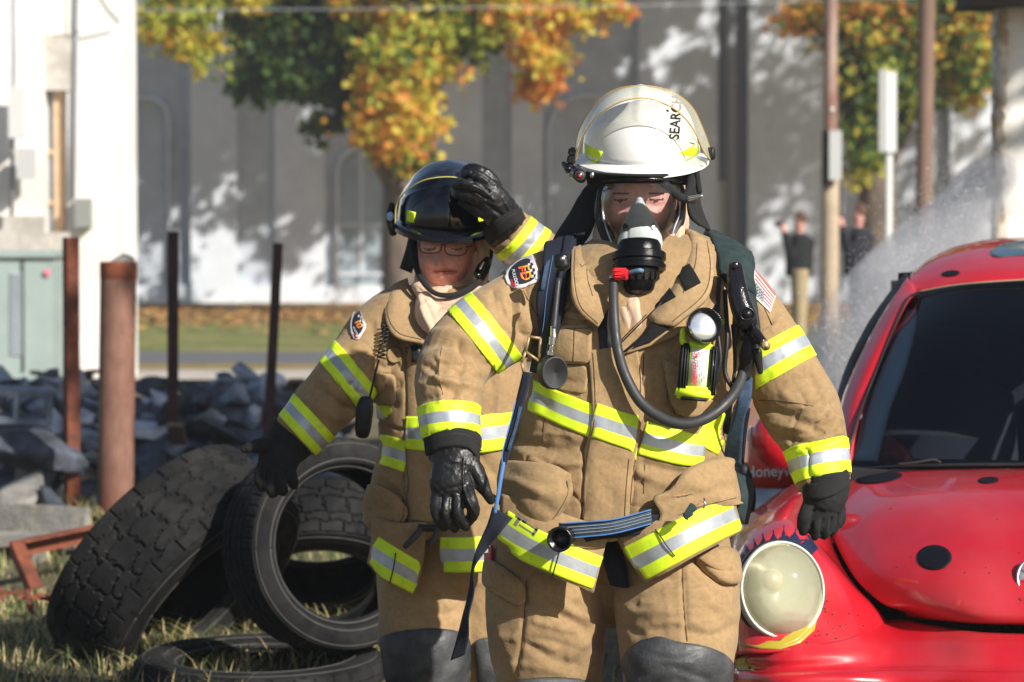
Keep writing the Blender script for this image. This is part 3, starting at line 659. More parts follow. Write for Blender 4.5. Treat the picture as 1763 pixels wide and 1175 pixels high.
# flag on the other sleeve
def flagfn(u, v):
    if v > .42 and u < .52: return 2 if (int(u * 18) + int(v * 16)) % 2 else 3
    return 0 if int(v * 13 + .001) % 2 == 0 else 1
M['flag_red'] = nm('flag_red', (.62, .06, .07), rough=.8); M['flag_white'] = nm('flag_white', (.62, .58, .55), rough=.8); M['flag_navy'] = nm('flag_navy', (.05, .06, .09), rough=.8); M['flag_grey'] = nm('flag_star', (.35, .35, .36), rough=.8)
cells(T1, [(1297, 464), (1334, 512), (1325, 540), (1297, 512)], 26, 26, lambda u, v: 1 if (v > .94 or u < .03 or u > .96) else flagfn(u, v), Y1, 'flag_patch', [M['flag_red'], M['flag_white'], M['flag_navy'], M['flag_grey']], C1)
# trousers
tr = remesh([limb([(1000, 885, 6.5, 130, .17), (948, 960, 6.49, 106, .15), (940, 1040, 6.47, 104, .14), (942, 1120, 6.47, 99, .13), (948, 1200, 6.52, 86, .115), (955, 1320, 6.6, 74, .10), (958, 1440, 6.65, 66, .09)], 6, 32, (True, False)),
             limb([(1110, 885, 6.5, 130, .17), (1152, 960, 6.47, 112, .15), (1164, 1030, 6.41, 111, .14), (1167, 1095, 6.36, 104, .13), (1166, 1150, 6.36, 96, .12), (1162, 1230, 6.42, 82, .11), (1160, 1330, 6.52, 72, .10), (1160, 1430, 6.6, 64, .09)], 6, 32, (True, False)),
             limb([(1058, 870, 6.52, 190, .17), (1058, 930, 6.52, 195, .165), (1060, 985, 6.53, 120, .13)], 6, 32)], .0055, 8)
st = [([(850, 1010), (900, 1035), (950, 1040)], 9, -.010), ([(1010, 1050), (1020, 1090), (980, 1130)], 9, .010), ([(960, 1060), (1000, 1080), (1030, 1110)], 9, -.009), ([(990, 1040), (1030, 1080), (1040, 1130)], 9, -.008), ([(850, 1060), (870, 1110), (890, 1160)], 9, .005), ([(905, 1000), (900, 1080), (890, 1160)], 4, -.006),
      ([(1065, 1040), (1100, 1055), (1150, 1050)], 9, .008), ([(1060, 1075), (1110, 1090), (1160, 1080)], 9, -.010), ([(1055, 1100), (1090, 1085), (1130, 1095)], 8, .006), ([(1175, 970), (1178, 1030), (1182, 1100)], 4, -.006), ([(1190, 960), (1230, 985), (1270, 980)], 9, -.010), ([(1190, 1090), (1230, 1095), (1262, 1080)], 8, -.008), ([(1080, 1000), (1120, 985), (1160, 1000)], 10, -.006), ([(1210, 1020), (1240, 1050), (1262, 1060)], 9, .005)]
rnd_folds(945, 1090, 1, .5, 90, 10, 7, .004, 70); rnd_folds(1165, 1040, 1, -.1, 100, 9, 7, .004, 60); folds(tr, st + []); wrinkle(tr, .003, 12, 6); wrinkle(tr, .0008, 40, 7)
TR = link('trousers', tr, [M['tan'], M['black']], F1); TT = bvh(tr)
for pts in ([(906, 1000), (902, 1080), (893, 1165)], [(1175, 975), (1177, 1040), (1183, 1105)]): stitch_line(TT, pts, Y1, TR, r=1.0)
pk = drape(TT, [(1190, 962), (1240, 945), (1262, 955), (1278, 985), (1275, 1006), (1240, 1010), (1215, 992)], Y1, .020, .016, 'cargo_flap', M['tan'], TR, 8, curve=2, bulge=.012); wrinkle(pk.data, .003, 16, 3)
pk = drape(TT, [(842, 960), (870, 975), (905, 1005), (902, 1050), (862, 1028), (838, 1010)], Y1, .014, .012, 'cargo_flap', M['tan'], TR, 8, curve=2, bulge=.006)
drape(TT, [(842, 948), (855, 942), (852, 975), (842, 985)], Y1, .012, .004, 'red_tag', M['red_ink'], TR, 3)
# knee pads
def kneepad(T, poly, bul, par, Yk):
    o = drape(T, poly, Yk, .012, .012, 'knee_pad', M['kneepad'], par, 14, curve=3, bulge=bul); cxy = np.mean(poly, 0); x, y = cxy
    folds(o.data, [([(x - 60, y + 10), (x - 10, y - 8), (x + 50, y + 12)], 6, -.004), ([(x - 40, y - 30), (x + 5, y - 22), (x + 45, y - 34)], 5, -.003), ([(x - 50, y + 35), (x, y + 28), (x + 50, y + 40)], 6, .004)]); wrinkle(o.data, .002, 22, 9); return o
kneepad(TT, [(1072, 1150), (1082, 1122), (1110, 1102), (1140, 1097), (1175, 1108), (1205, 1110), (1240, 1122), (1258, 1140), (1250, 1200), (1235, 1260), (1100, 1265), (1070, 1200)], .014, TR, Y1)
kneepad(TT, [(870, 1185), (900, 1168), (950, 1166), (1000, 1168), (1030, 1185), (1030, 1270), (1015, 1320), (885, 1320), (865, 1250)], .014, TR, Y1)
# fly strap
patch([[(1028, 925, 6.36), (1048, 925, 6.34), (1066, 930, 6.36)], [(1038, 965, 6.32), (1060, 965, 6.31), (1080, 975, 6.33)], [(1050, 1008, 6.33), (1068, 1012, 6.32), (1086, 1012, 6.33)]], 4, 4, .006, 'fly_strap', M['webnavy'], TR)
tube_px([(1062, 935, 6.33, 1.2), (1080, 975, 6.315, 1.2), (1084, 1010, 6.32, 1.5)], 'fly_zip', M['hose'], TR)
# boots
for (x, yk) in ((956, 6.62), (1160, 6.56)):
    me = remesh([limb([(x, 1400, yk + .02, 56, .07), (x, 1450, yk, 50, .065), (x, 1488, yk - .02, 46, .06)]), limb([(x, 1482, yk - .02, 46, .05), (x - 4, 1500, yk - .14, 44, .10), ])], .008, 4)
    c = co_of(me); c[:, 2] = np.maximum(c[:, 2], 0.004); set_co(me, c); link('boot', me, M['black'], F1)
# gloves
g = glove([[(780, 752, 6.22, 48, .058), (780, 772, 6.215, 46, .055)], [(783, 775, 6.2, 43, .036), (784, 800, 6.19, 42, .034), (779, 830, 6.18, 40, .032), (778, 852, 6.18, 36, .028)],
           [(752, 848, 6.18, 10.5, .015), (750, 872, 6.165, 10.5, .014), (755, 895, 6.17, 10, .013), (764, 908, 6.19, 8, .011)],
           [(768, 850, 6.175, 11, .015), (766, 876, 6.155, 11, .014), (772, 898, 6.165, 10, .013), (783, 910, 6.19, 8, .011)],
           [(786, 848, 6.17, 11, .015), (787, 876, 6.15, 11, .014), (793, 897, 6.16, 10, .013), (802, 907, 6.185, 8, .011)],
           [(801, 838, 6.17, 11.5, .016), (811, 862, 6.15, 12, .015), (815, 882, 6.16, 11, .014), (808, 897, 6.19, 9, .012)],
           [(808, 795, 6.19, 18, .022), (822, 820, 6.18, 16, .02), (835, 845, 6.175, 11, .015), (846, 862, 6.18, 7.5, .011)]], 'glove', 'leather', F1,
          strokes=[([(799, 790), (797, 830), (805, 860), (818, 885)], 1.8, .003), ([(745, 852), (770, 842), (797, 836)], 2, -.002), ([(760, 855), (758, 890)], 2.5, -.006), ([(777, 855), (777, 895)], 2.5, -.006), ([(796, 852), (799, 890)], 2.5, -.006), ([(750, 800), (780, 795), (810, 800)], 3, .002), ([(808, 812), (820, 835)], 3, -.004)])
for pts in ([(798.5, 790), (797, 830), (805, 860), (818, 885)],): stitch_line(bvh(g.data), pts, 6.18, g, 'glove_seam', 'black', .8)
cf = ribbon(bvh(g.data), [(730, 772, 15), (755, 757, 15), (785, 753, 15), (812, 759, 15), (828, 775, 15)], 6.2, [(1, 0)], .006, .006, 4, 'glove_cuff', M['glovecloth'], g)
stitch_line(bvh(cf.data), [(736, 762), (757, 751), (785, 747), (810, 752), (824, 766)], 6.2, g, 'cuff_stitch', 'hose', .5)
g = glove([[(1424, 832, 6.29, 40, .052), (1422, 855, 6.28, 38, .048)], [(1420, 855, 6.28, 36, .036), (1416, 880, 6.28, 35, .034), (1417, 895, 6.28, 32, .03)],
           [(1397, 868, 6.27, 15, .02), (1388, 888, 6.26, 14, .018), (1384, 905, 6.265, 12.5, .016), (1383, 914, 6.27, 9, .012)],
           [(1412, 890, 6.265, 12, .016), (1406, 908, 6.26, 11.5, .015), (1403, 922, 6.27, 9, .012)],
           [(1425, 890, 6.27, 12, .016), (1424, 908, 6.265, 11, .015), (1419, 922, 6.275, 9, .012)],
           [(1438, 885, 6.28, 11, .015), (1438, 902, 6.275, 10.5, .014), (1433, 914, 6.28, 8, .011)],
           [(1447, 876, 6.29, 10, .014), (1448, 892, 6.29, 9, .013), (1445, 903, 6.295, 7, .01)]], 'glove', 'glovecloth', F1,
          strokes=[([(1401, 880), (1396, 905)], 2.5, -.006), ([(1416, 895), (1413, 920)], 2, -.005), ([(1431, 892), (1430, 915)], 2, -.005), ([(1443, 885), (1442, 905)], 2, -.004)])
cf = ribbon(bvh(g.data), [(1386, 846, 13), (1410, 846, 14), (1438, 836, 14), (1461, 820, 12)], 6.28, [(1, 0)], .006, .006, 4, 'glove_cuff', M['glovecloth'], g)
# hood, head cloth
hd = remesh([limb([(1102, 300, 6.64, 84, .115), (1104, 360, 6.645, 84, .115), (1102, 420, 6.62, 78, .11), (1096, 480, 6.52, 66, .10), (1090, 530, 6.45, 42, .08)]), limb([(1040, 400, 6.52, 20, .03), (1045, 440, 6.47, 22, .03), (1060, 480, 6.42, 20, .03)]), limb([(1165, 380, 6.52, 16, .03), (1155, 430, 6.46, 18, .03), (1130, 480, 6.40, 18, .03)]),
             limb([(1085, 505, 6.37, 20, .03), (1086, 540, 6.33, 24, .03), (1088, 575, 6.31, 17, .02), (1084, 600, 6.30, 6, .01)])], .0045, 4)
folds(hd, [([(1025, 370), (1028, 420), (1050, 470)], 3, -.006), ([(1035, 365), (1042, 420), (1062, 465)], 3, -.006), ([(1018, 400), (1024, 430), (1040, 462)], 3, -.005), ([(1075, 520), (1088, 560), (1083, 598)], 4, -.006), ([(1095, 520), (1100, 560)], 4, .005), ([(1165, 380), (1160, 420), (1140, 470)], 3, -.005), ([(1172, 390), (1166, 440)], 3, .004)]); wrinkle(hd, .003, 22, 4)
H1 = link('hood', hd, M['hoodcloth'], F1)
# ear flaps and straps of the helmet liner hanging behind
def dark_fold(rows, name, par, mat='glovecloth', t=.006): o = patch(rows, 5, 5, t, name, M[mat], par); wrinkle(o.data, .004, 15, 2); return o
# ---- white helmet
def relief1(px, py, front, l):
    d = 0.0
    if front > -.2 and l.z > .004:
        top = 203 + .0042 * (px - 1100) ** 2 * (1 if px > 1095 else .35)       # edge of the raised front panel
        d += .0045 * ss((py - top) / 5)
        d += .0035 * ss(1 - abs(px - 1103 + (py - 150) * .04) / 15) * ss((215 - py) / 12)
    d += .0035 * ss(1 - (abs(l.x) / .024)) * ss((l.z - .13) / .02)
    return d
hs = shell(1104, 268, 6.575, .131, .165, .158, .156, .188, .012, math.radians(9), math.radians(-1), 0, relief1, 'helmet', 'white_shell', F1, 2.25)
THs = bvh(hs.data); YH = 6.40
for q in ([(1007, 247), (1018, 254), (1038, 262), (1034, 272), (1027, 281), (1010, 274)], [(1169, 263), (1184, 257), (1202, 243), (1203, 264), (1182, 277), (1176, 268)]):
    drape(THs, q, 6.45, .0012, .0008, 'reflective_sticker', M['lime'], hs, 5)
lettering('SEARCH', THs, 1163.5, 203, 24, 86, 6.42, M['black_ink'], hs, 'lettering', .0015, .86)
drape(THs, [(1160, 250), (1178, 240), (1186, 205), (1180, 190), (1155, 205)], 6.42, .0004, .0003, 'sticker_film', M['white_label'], hs, 5, curve=2)
def arc(pts, Y, dy=0): return [(x, y, Y + dy * abs(x - 1104) / 110) for x, y in pts]
inner = [(990, 280), (998, 250), (1009, 227), (1028, 201), (1061, 179), (1093, 170), (1125, 172), (1158, 186), (1182, 207), (1197, 229), (1212, 262), (1223, 276)]
outer = [(988, 275), (993, 238), (1003, 212), (1024, 180), (1054, 157), (1090, 149), (1125, 150), (1162, 161), (1192, 186), (1210, 222), (1221, 252), (1225, 272)]
mid = [((a[0] + b[0]) / 2, (a[1] + b[1]) / 2) for a, b in zip(inner, outer)]
yb = lambda x: 6.50 - .15 * math.sqrt(max(0, 1 - ((x - 1106) / 120) ** 2))
hv = patch([[(x, y, yb(x)) for x, y in inner], [(x, y, yb(x) + .03) for x, y in mid], [(x, y, yb(x) + .07) for x, y in outer]], 5, 4, .0, 'face_shield', M['visor_rim'], hs)
v = spline([(x, y, yb(x) - .002) for x, y in inner], 6); mb = MB(); mb.tube([P(*q) for q in v], 1.15 * S(6.4), 8); mb.build('shield_edge', M['visor_edge'], hv, True)
v = spline([(x, y - 1, yb(x) + .07) for x, y in outer], 6); mb = MB(); mb.tube([P(*q) for q in v], .7 * S(6.4), 8); mb.build('shield_edge', M['visor_edge'], hv, True)
disc_px(1220, 265, 6.50, 6, 11, .014, 'shield_knob', M['black'], hs, 20, (0, math.radians(60)))
mb = MB()
for (x, y, r) in ((985, 262, 7), (984, 275, 8), (980, 290, 8)): mb.box(P(x, y, 6.50), (r * 2 * S(6.5), .03, r * 2.2 * S(6.5)), Matrix.Rotation(.2, 3, 'Y'))
o = mb.build('shield_bracket', M['black'], hs); bm = bmesh.new(); bm.from_mesh(o.data); bmesh.ops.bevel(bm, geom=bm.edges[:], offset=.004, segments=2, affect='EDGES'); bm.to_mesh(o.data); bm.free()
lp = MB(); lp.add(*limb([(988, 296, 6.53, 12, .02), (998, 303, 6.42, 11, .018)])); lp.add(*limb([(972, 284, 6.5, 5, .01), (980, 292, 6.48, 6, .01)])); lamp = lp.build('helmet_lamp', M['blackgloss'], hs, True)
disc_px(998, 303, 6.415, 9, 9, .008, 'lamp_lens', [M['hose']], lamp, 20); disc_px(998, 303, 6.407, 3, 3, .004, 'lamp_button', [M['red_ink']], lamp, 12)
disc_px(1019, 302, 6.42, 4, 5, .004, 'rivet', [M['chrome']], hs, 12)
# liner and ear flaps below the brim
lin = patch([[(1008, 297, 6.46), (1040, 301, 6.40), (1100, 304, 6.37), (1150, 302, 6.40), (1205, 292, 6.50)], [(1012, 325, 6.50), (1035, 318, 6.44), (1100, 316, 6.42), (1150, 318, 6.44), (1204, 320, 6.53)]], 6, 4, .006, 'helmet_liner', M['glovecloth'], hs)
dark_fold([[(1022, 300, 6.52), (1034, 318, 6.50), (1034, 340, 6.50)], [(1000, 335, 6.56), (1012, 355, 6.53), (1024, 385, 6.51)], [(972, 380, 6.60), (985, 405, 6.54), (1000, 420, 6.50)], [(945, 425, 6.60), (965, 435, 6.53), (990, 440, 6.47)]], 'ear_flap', hs)
dark_fold([[(1178, 300, 6.55), (1195, 300, 6.55), (1206, 310, 6.56)], [(1182, 340, 6.52), (1196, 345, 6.52), (1206, 345, 6.55)], [(1190, 370, 6.50), (1205, 375, 6.52), (1213, 372, 6.55)], [(1205, 385, 6.5), (1216, 392, 6.52), (1223, 396, 6.55)]], 'ear_flap', hs)
mb = MB()
for rows in ([(1128, 302, 6.42, 5, .006), (1150, 322, 6.40, 7, .006), (1172, 340, 6.41, 7, .006), (1195, 345, 6.46, 6, .006)], [(1188, 300, 6.47, 7, .006), (1190, 320, 6.44, 8, .006), (1180, 342, 6.42, 7, .006)], [(1200, 300, 6.48, 5, .006), (1204, 330, 6.47, 5, .006)]): mb.add(*limb(rows))
mb.build('chin_strap', M['glovecloth'], hs, True)
mb = MB(); mb.add(*limb([(1186, 342, 6.40, 4, .004), (1207, 338, 6.40, 3, .004)])); mb.build('strap_buckle', M['chrome'], hs, True)

# ---- breathing mask: clear lens, rim, nose cup
mk_rows = [(316, 1040, 1166), (330, 1032, 1177), (352, 1030, 1178), (380, 1034, 1170), (405, 1043, 1158), (425, 1052, 1148), (440, 1058, 1142)]
def lensrow(y, a, b, n=9, front=6.36, back=6.475):
    k = (y - 316) / 124; f = front + .03 * k
    return [(a + (b - a) * (i / (n - 1)), y, back - (back - f) * math.sqrt(max(0, 1 - (2 * i / (n - 1) - 1) ** 2)) ** 1.0) for i in range(n)]
mask = patch([lensrow(*r) for r in mk_rows], 6, 6, 0, 'face_mask', M['mask_lens'], F1)
rim = [(y_[1], y_[0], 6.472) for y_ in mk_rows]; rim2 = [(y_[2], y_[0], 6.472) for y_ in mk_rows[::-1]]
top = [(1100 + dx, 312 - (1 - (dx / 66) ** 2) * 4, 6.472 - .09 * math.sqrt(max(0, 1 - (dx / 70) ** 2))) for dx in (60, 40, 15, -15, -40, -60)]
lp = spline(rim + [(1098, 446, 6.42)] + rim2 + top + [rim[0]], 6); mb = MB(); mb.tube([P(*q) for q in lp], 3.4 * S(6.45), 10); mb.build('mask_rim', M['blackgloss'], mask, True)
tube_px([(1040, 330, 6.475, 1.3), (1038, 365, 6.465, 1.6), (1046, 400, 6.45, 1.5), (1060, 432, 6.42, 1.2)], 'lens_glint', nm('lens_glint_pale', (.62, .68, .72), rough=.08), mask)  # pale tubes drawn as the highlight along the lens edge
tube_px([(1169, 332, 6.475, 1.0), (1170, 365, 6.465, 1.3), (1158, 402, 6.45, 1.1)], 'lens_glint', nm('lens_glint_pale', (.55, .6, .66), rough=.08), mask)
for rows in ([(1034, 335, 6.50, 7, .025), (1031, 370, 6.495, 8, .025), (1046, 408, 6.475, 12, .022), (1062, 438, 6.44, 13, .02)], [(1174, 335, 6.50, 7, .025), (1171, 375, 6.495, 9, .025), (1156, 408, 6.475, 12, .022), (1140, 438, 6.44, 13, .02)]):
    mb = MB(); mb.add(*limb(rows)); mb.build('mask_seal', M['black'], mask, True)
M['cup'] = nm('nose_cup', (.46, .51, .50), rough=.35, subs=.3, var=.05, vscale=30); M['cup_valve'] = nm('cup_valve', (.03, .035, .04), rough=.4)
cup = remesh([limb([(1101, 346, 6.42, 7, .012), (1101, 358, 6.42, 15, .020), (1101, 378, 6.415, 26, .028), (1102, 398, 6.41, 35, .034), (1102, 418, 6.41, 39, .036), (1102, 440, 6.41, 36, .036)])], .003, 2)
folds(cup, [([(1072, 392), (1085, 380), (1101, 376), (1117, 380), (1130, 392)], 3, .002), ([(1082, 370), (1080, 400), (1078, 430)], 3, -.002), ([(1120, 370), (1124, 400), (1126, 430)], 3, -.002)])
cp = link('nose_cup', cup, M['cup'], mask); tcup = bvh(cup)
drape(tcup, [(1071, 382), (1083, 381), (1085, 402), (1072, 404)], 6.4, .003, .002, 'cup_valve', M['cup_valve'], cp, 4, curve=3); drape(tcup, [(1118, 381), (1130, 382), (1130, 403), (1119, 402)], 6.4, .003, .002, 'cup_valve', M['chrome'], cp, 4, curve=3)
# regulator
def stack(rows, n=36): # (px,py,Y,rx px, ry m) without splining
    return sweep([P(a, b, c) for a, b, c, d, e in rows], [(d * S(c), e) for a, b, c, d, e in rows], n)
rr_ = [(1101, 413, 28, .028), (1101, 415, 33, .036), (1101, 422, 37, .041), (1101, 434, 38, .042), (1101, 435, 44, .050), (1101, 437, 46, .053), (1101, 448, 46, .053), (1101, 450, 43, .048), (1101, 455, 43, .048), (1101, 457, 46, .054), (1101, 465, 45, .053), (1101, 467, 35, .042), (1101, 482, 33, .040), (1101, 484, 28, .036), (1100, 497, 26, .033), (1100, 504, 21, .028), (1100, 508, 12, .015)]
reg = MB(); reg.add(*stack([(a, b, 6.352 - .00028 * (b - 413), d, e) for a, b, d, e in rr_])); RG = reg.build('regulator', M['blackgloss'], mask, True); sharp(RG, 25)
RG = reg.build('regulator', M['blackgloss'], mask, True); sharp(RG, 25)
mb = MB()
for k in range(9):
    a = math.pi * (k + .5) / 9; mb.box(P(1101 - 33 * math.cos(a), 475, 6.335 - .042 * math.sin(a)), (.009, .006, .016), Matrix.Rotation(a - math.pi / 2, 3, 'Z'))
mb.build('regulator_grip', M['blackgloss'], RG)
kn = MB(); kn.add(*sweep([P(1057, 471, 6.30), P(1080, 473, 6.29)], [(.012, .012), (.012, .012)], 20))
for k in range(10): a = 2 * math.pi * k / 10; kn.box(P(1068, 472, 6.295) + Vector((0, .0115 * math.cos(a), .0115 * math.sin(a))), (.026, .004, .004), Matrix.Rotation(-a, 3, 'X'))
kn.build('bypass_knob', M['red_knob'], RG)
tube_px([(1083, 470, 6.30, 4), (1100, 466, 6.285, 4), (1106, 467, 6.29, 4)], 'release_button', nm('blue_plastic', (.10, .2, .32), rough=.3), RG)
mb = MB(); mb.add(*limb([(1055, 478, 6.31, 6, .008), (1055, 492, 6.31, 7, .009)])); mb.build('hose_fitting', M['chrome'], RG, True)

# ---------------------------------------------------------------- breathing apparatus worn over the coat
BA = empty('breathing_apparatus', (P(1100, 640, 6.85).x, 6.75, 1.0), 'black harness with air hose, gauge and blue belt worn by the masked firefighter', 'breathing apparatus')
yh = lambda y: 6.30 - .02 * ss((y - 500) / 200)
tube_px([(1056, 482, 6.31, 8.5), (1057, 540, 6.27, 8.8), (1063, 600, 6.245, 9), (1078, 650, 6.235, 9.3), (1105, 695, 6.22, 9.6), (1145, 723, 6.205, 9.8), (1185, 730, 6.20, 9.8), (1225, 715, 6.21, 9.8), (1258, 685, 6.235, 9.8), (1275, 655, 6.27, 9.5), (1280, 630, 6.29, 8)], 'air_hose', M['hose'], BA, 20, 8)
for (x, y) in ((1057, 500), (1075, 640), (1262, 678)): pass
ls = ribbon(T1, [(978, 372, 24), (972, 410, 27), (962, 450, 25), (955, 500, 25), (950, 550, 23), (940, 600, 20), (925, 640, 14)], Y1, [(1, 0)], .024, .012, 5, 'shoulder_strap', M['webnavy'], BA, smooth=10)
TL = bvh(ls.data)
ribbon(TL, [(982, 395, 8), (975, 440, 8), (966, 500, 8), (958, 560, 8), (950, 610, 8)], Y1, [(1, 0)], .004, .004, 5, 'webbing_layer', M['webnavy'], ls)
for xs in ([(952, 440), (942, 500), (936, 560), (928, 610)], [(985, 420), (978, 490), (970, 560)]): stitch_line(TL, xs, Y1, ls, 'strap_piping', 'blue_edge', .5)
drape(TL, [(938, 455), (947, 448), (937, 500), (930, 500)], Y1, .004, .006, 'strap_tag', M['webblue'], ls, 3)
mb = MB(); mb.add(*limb([(966, 443, 6.27, 13, .010), (968, 458, 6.27, 14, .012)])); mb.build('strap_clip', M['blackgloss'], ls, True); disc_px(968, 446, 6.262, 4, 4, .004, 'clip_rivet', M['chrome'], ls, 14)
mb = MB()
for a, b in (((911, 580), (931, 583)), ((931, 583), (928, 622)), ((928, 622), (905, 606)), ((905, 606), (911, 580)), ((905, 606), (898, 625)), ((898, 625), (902, 642))): mb.tube([P(a[0], a[1], 6.24), P(b[0], b[1], 6.24)], .0032, 8)
mb.build('ring_buckle', M['brass'], BA, True)
# gauge on its short hose
tube_px([(962, 480, 6.25, 4.5), (958, 520, 6.235, 4.5), (954, 560, 6.22, 5), (953, 566, 6.22, 5)], 'gauge_hose', M['hose'], BA)
mb = MB(); mb.add(*stack([(953, 562, 6.22, 5, .007), (953, 580, 6.22, 5.5, .007), (952, 581, 6.22, 6.5, .009), (951, 594, 6.22, 6.5, .009), (951, 596, 6.22, 4.5, .006), (950, 604, 6.22, 4.5, .006), (950, 605, 6.22, 7, .009), (949, 612, 6.22, 7, .009)], 16)); sharp(mb.build('gauge_fitting', M['chrome'], BA, True), 30)
gg = disc_px(949, 641, 6.245, 25, 30, .03, 'pressure_gauge', M['hose'], BA, 40, (0, math.radians(18)), [(.8, -.012), (.97, -.008), (1, 0), (1, .018), (.96, .025), (.86, .030), (.84, .028), (.05, .028), (0.02, .022), (.001, .022)])
# thin blue webbing and the long dark tail
ribbon(T1, [(903, 650, 8), (893, 690, 7), (886, 730, 8), (874, 770, 9), (866, 800, 6)], Y1, [(1, 0)], .018, .004, 5, 'side_strap', M['webnavy'], BA, smooth=8)
patch([[(900, 640, 6.21), (888, 690, 6.19), (878, 730, 6.17), (866, 775, 6.15), (864, 800, 6.14)], [(916, 642, 6.20), (904, 690, 6.18), (893, 730, 6.165), (880, 775, 6.145), (872, 800, 6.14)]], 5, 3, .003, 'side_strap_end', M['webnavy'], BA)
tube_px([(888, 690, 6.188, 1), (878, 730, 6.168, 1), (866, 775, 6.148, 1), (864, 798, 6.138, 1)], 'strap_piping', M['blue_edge'], BA)
patch([[(893, 700, 6.178), (885, 735, 6.162), (872, 775, 6.143)], [(899, 700, 6.176), (890, 735, 6.16), (878, 775, 6.141)]], 4, 3, .001, 'strap_weave', M['webblue'], BA)
tube_px([(867, 796, 6.128, 3.4), (862, 825, 6.118, 3.6), (856, 862, 6.112, 3.6), (852, 884, 6.112, 3)], 'blue_loop', M['blue_edge'], BA, flat=.003)
patch([[(848, 872, 6.14), (838, 905, 6.13), (822, 940, 6.13), (812, 975, 6.14), (806, 1020, 6.16), (796, 1060, 6.17), (786, 1100, 6.18), (775, 1138, 6.19)], [(882, 892, 6.12), (862, 915, 6.11), (840, 945, 6.13), (815, 978, 6.12), (815, 1020, 6.14), (806, 1060, 6.14), (806, 1098, 6.16), (800, 1128, 6.18)]], 6, 5, .003, 'strap_tail', M['webnavy'], BA)
# waist belt
wb = ribbon(T1, [(858, 872, 17), (890, 892, 18), (940, 915, 17), (990, 916, 14), (1040, 908, 14), (1085, 903, 14), (1135, 893, 13)], Y1, [(1, 0)], .030, .006, 5, 'waist_belt', M['webnavy'], BA, smooth=12)
patch([[(962, 902, 6.215), (1010, 899, 6.205), (1060, 894, 6.205), (1120, 878, 6.225)], [(962, 928, 6.215), (1010, 924, 6.205), (1060, 918, 6.205), (1124, 902, 6.225)]], 6, 3, .004, 'belt_webbing', M['webblue'], BA)
for yy in ((902, 899, 894, 878), (928, 924, 918, 902)): tube_px([(962, yy[0], 6.21, 1.3), (1010, yy[1], 6.20, 1.3), (1060, yy[2], 6.20, 1.3), (1121, yy[3], 6.22, 1.3)], 'belt_edge', M['blue_edge'], BA)
for k in (.28, .5, .72): tube_px([(962, 902 + 26 * k, 6.212, .5), (1010, 899 + 25 * k, 6.202, .5), (1060, 894 + 24 * k, 6.202, .5), (1121, 878 + 24 * k, 6.222, .5)], 'belt_thread', nm('pale_thread', (.3, .3, .22), rough=.9), BA)
disc_px(972, 925, 6.20, 22, 22, .05, 'belt_coupling', M['blackgloss'], BA, 32, (0, math.radians(-14)), [(.75, -.02), (.8, .02), (1, .04), (1, .05), (.82, .05), (.72, .012), (.001, .012)])
mb = MB(); R3 = Matrix.Rotation(math.radians(33), 3, 'Y')
for (x, y, a, b) in ((897, 893, .028, .010), (912, 905, .040, .004), (906, 912, .040, .004), (921, 916, .007, .022), (890, 899, .008, .02)): mb.box(P(x, y, 6.19), (a, .008, b), R3)
mb.build('belt_buckle', M['chrome'], BA)
# pad over the left shoulder, the moulded bracket with its whistle, lower buckle and straps
pad = patch([[(1216, 392, 6.62), (1226, 412, 6.50), (1235, 440, 6.42), (1240, 470, 6.38)], [(1240, 402, 6.62), (1262, 420, 6.49), (1268, 450, 6.40), (1272, 490, 6.36)], [(1262, 415, 6.62), (1290, 432, 6.50), (1292, 460, 6.42), (1297, 500, 6.38)], [(1270, 425, 6.64), (1296, 442, 6.53), (1299, 480, 6.45), (1304, 520, 6.41)]], 6, 6, .018, 'shoulder_pad', M['greenpad'], BA)
wrinkle(pad.data, .005, 16, 3)
patch([[(1268, 500, 6.38), (1285, 500, 6.36), (1302, 510, 6.40)], [(1275, 560, 6.33), (1293, 570, 6.32), (1310, 575, 6.36)], [(1283, 610, 6.32), (1298, 615, 6.31), (1306, 612, 6.34)]], 5, 5, .012, 'lower_pad', M['greenpad'], BA)
br = remesh([limb([(1266, 460, 6.34, 13, .012), (1268, 490, 6.31, 17, .016), (1274, 520, 6.295, 19, .018), (1284, 548, 6.285, 20, .018), (1290, 562, 6.285, 16, .014)])], .003, 1); folds(br, [([(1258, 480), (1264, 520), (1274, 548)], 2, .002)]); BR = link('harness_bracket', br, M['blackgloss'], BA)
disc_px(1265, 458, 6.325, 7, 7, .008, 'bracket_bolt', M['blackgloss'], BR, 20)
disc_px(1286, 541, 6.272, 13, 12, .008, 'bracket_button', M['blackgloss'], BR, 28, (0, 0), [(1, 0), (1, .006), (.85, .007), (.78, .003), (.7, .003), (.6, .007), (.001, .009)])
wh = MB(); wh.add(*stack([(1296, 566, 6.27, 9, .013), (1303, 578, 6.25, 10, .014), (1311, 588, 6.235, 9, .012), (1317, 594, 6.225, 8, .011)], 20)); WH = wh.build('alarm_whistle', M['blackgloss'], BR, True); 
wh = MB(); wh.add(*stack([(1315, 592, 6.222, 8, .011), (1320, 597, 6.214, 8.5, .0115), (1321, 598, 6.212, 5, .007), (1317, 594, 6.225, 4, .005)], 20)); wh.build('whistle_end', M['brass'], WH, True)
mb = MB(); mb.add(*limb([(1292, 588, 6.27, 12, .010), (1288, 610, 6.27, 15, .012), (1285, 635, 6.28, 12, .012), (1283, 648, 6.28, 10, .010)])); mb.add(*limb([(1303, 606, 6.26, 9, .008), (1309, 640, 6.27, 5, .006)])); mb.add(*limb([(1280, 580, 6.28, 8, .01), (1300, 585, 6.26, 8, .01)])); mb.build('strap_adjuster', M['black'], BA, True)
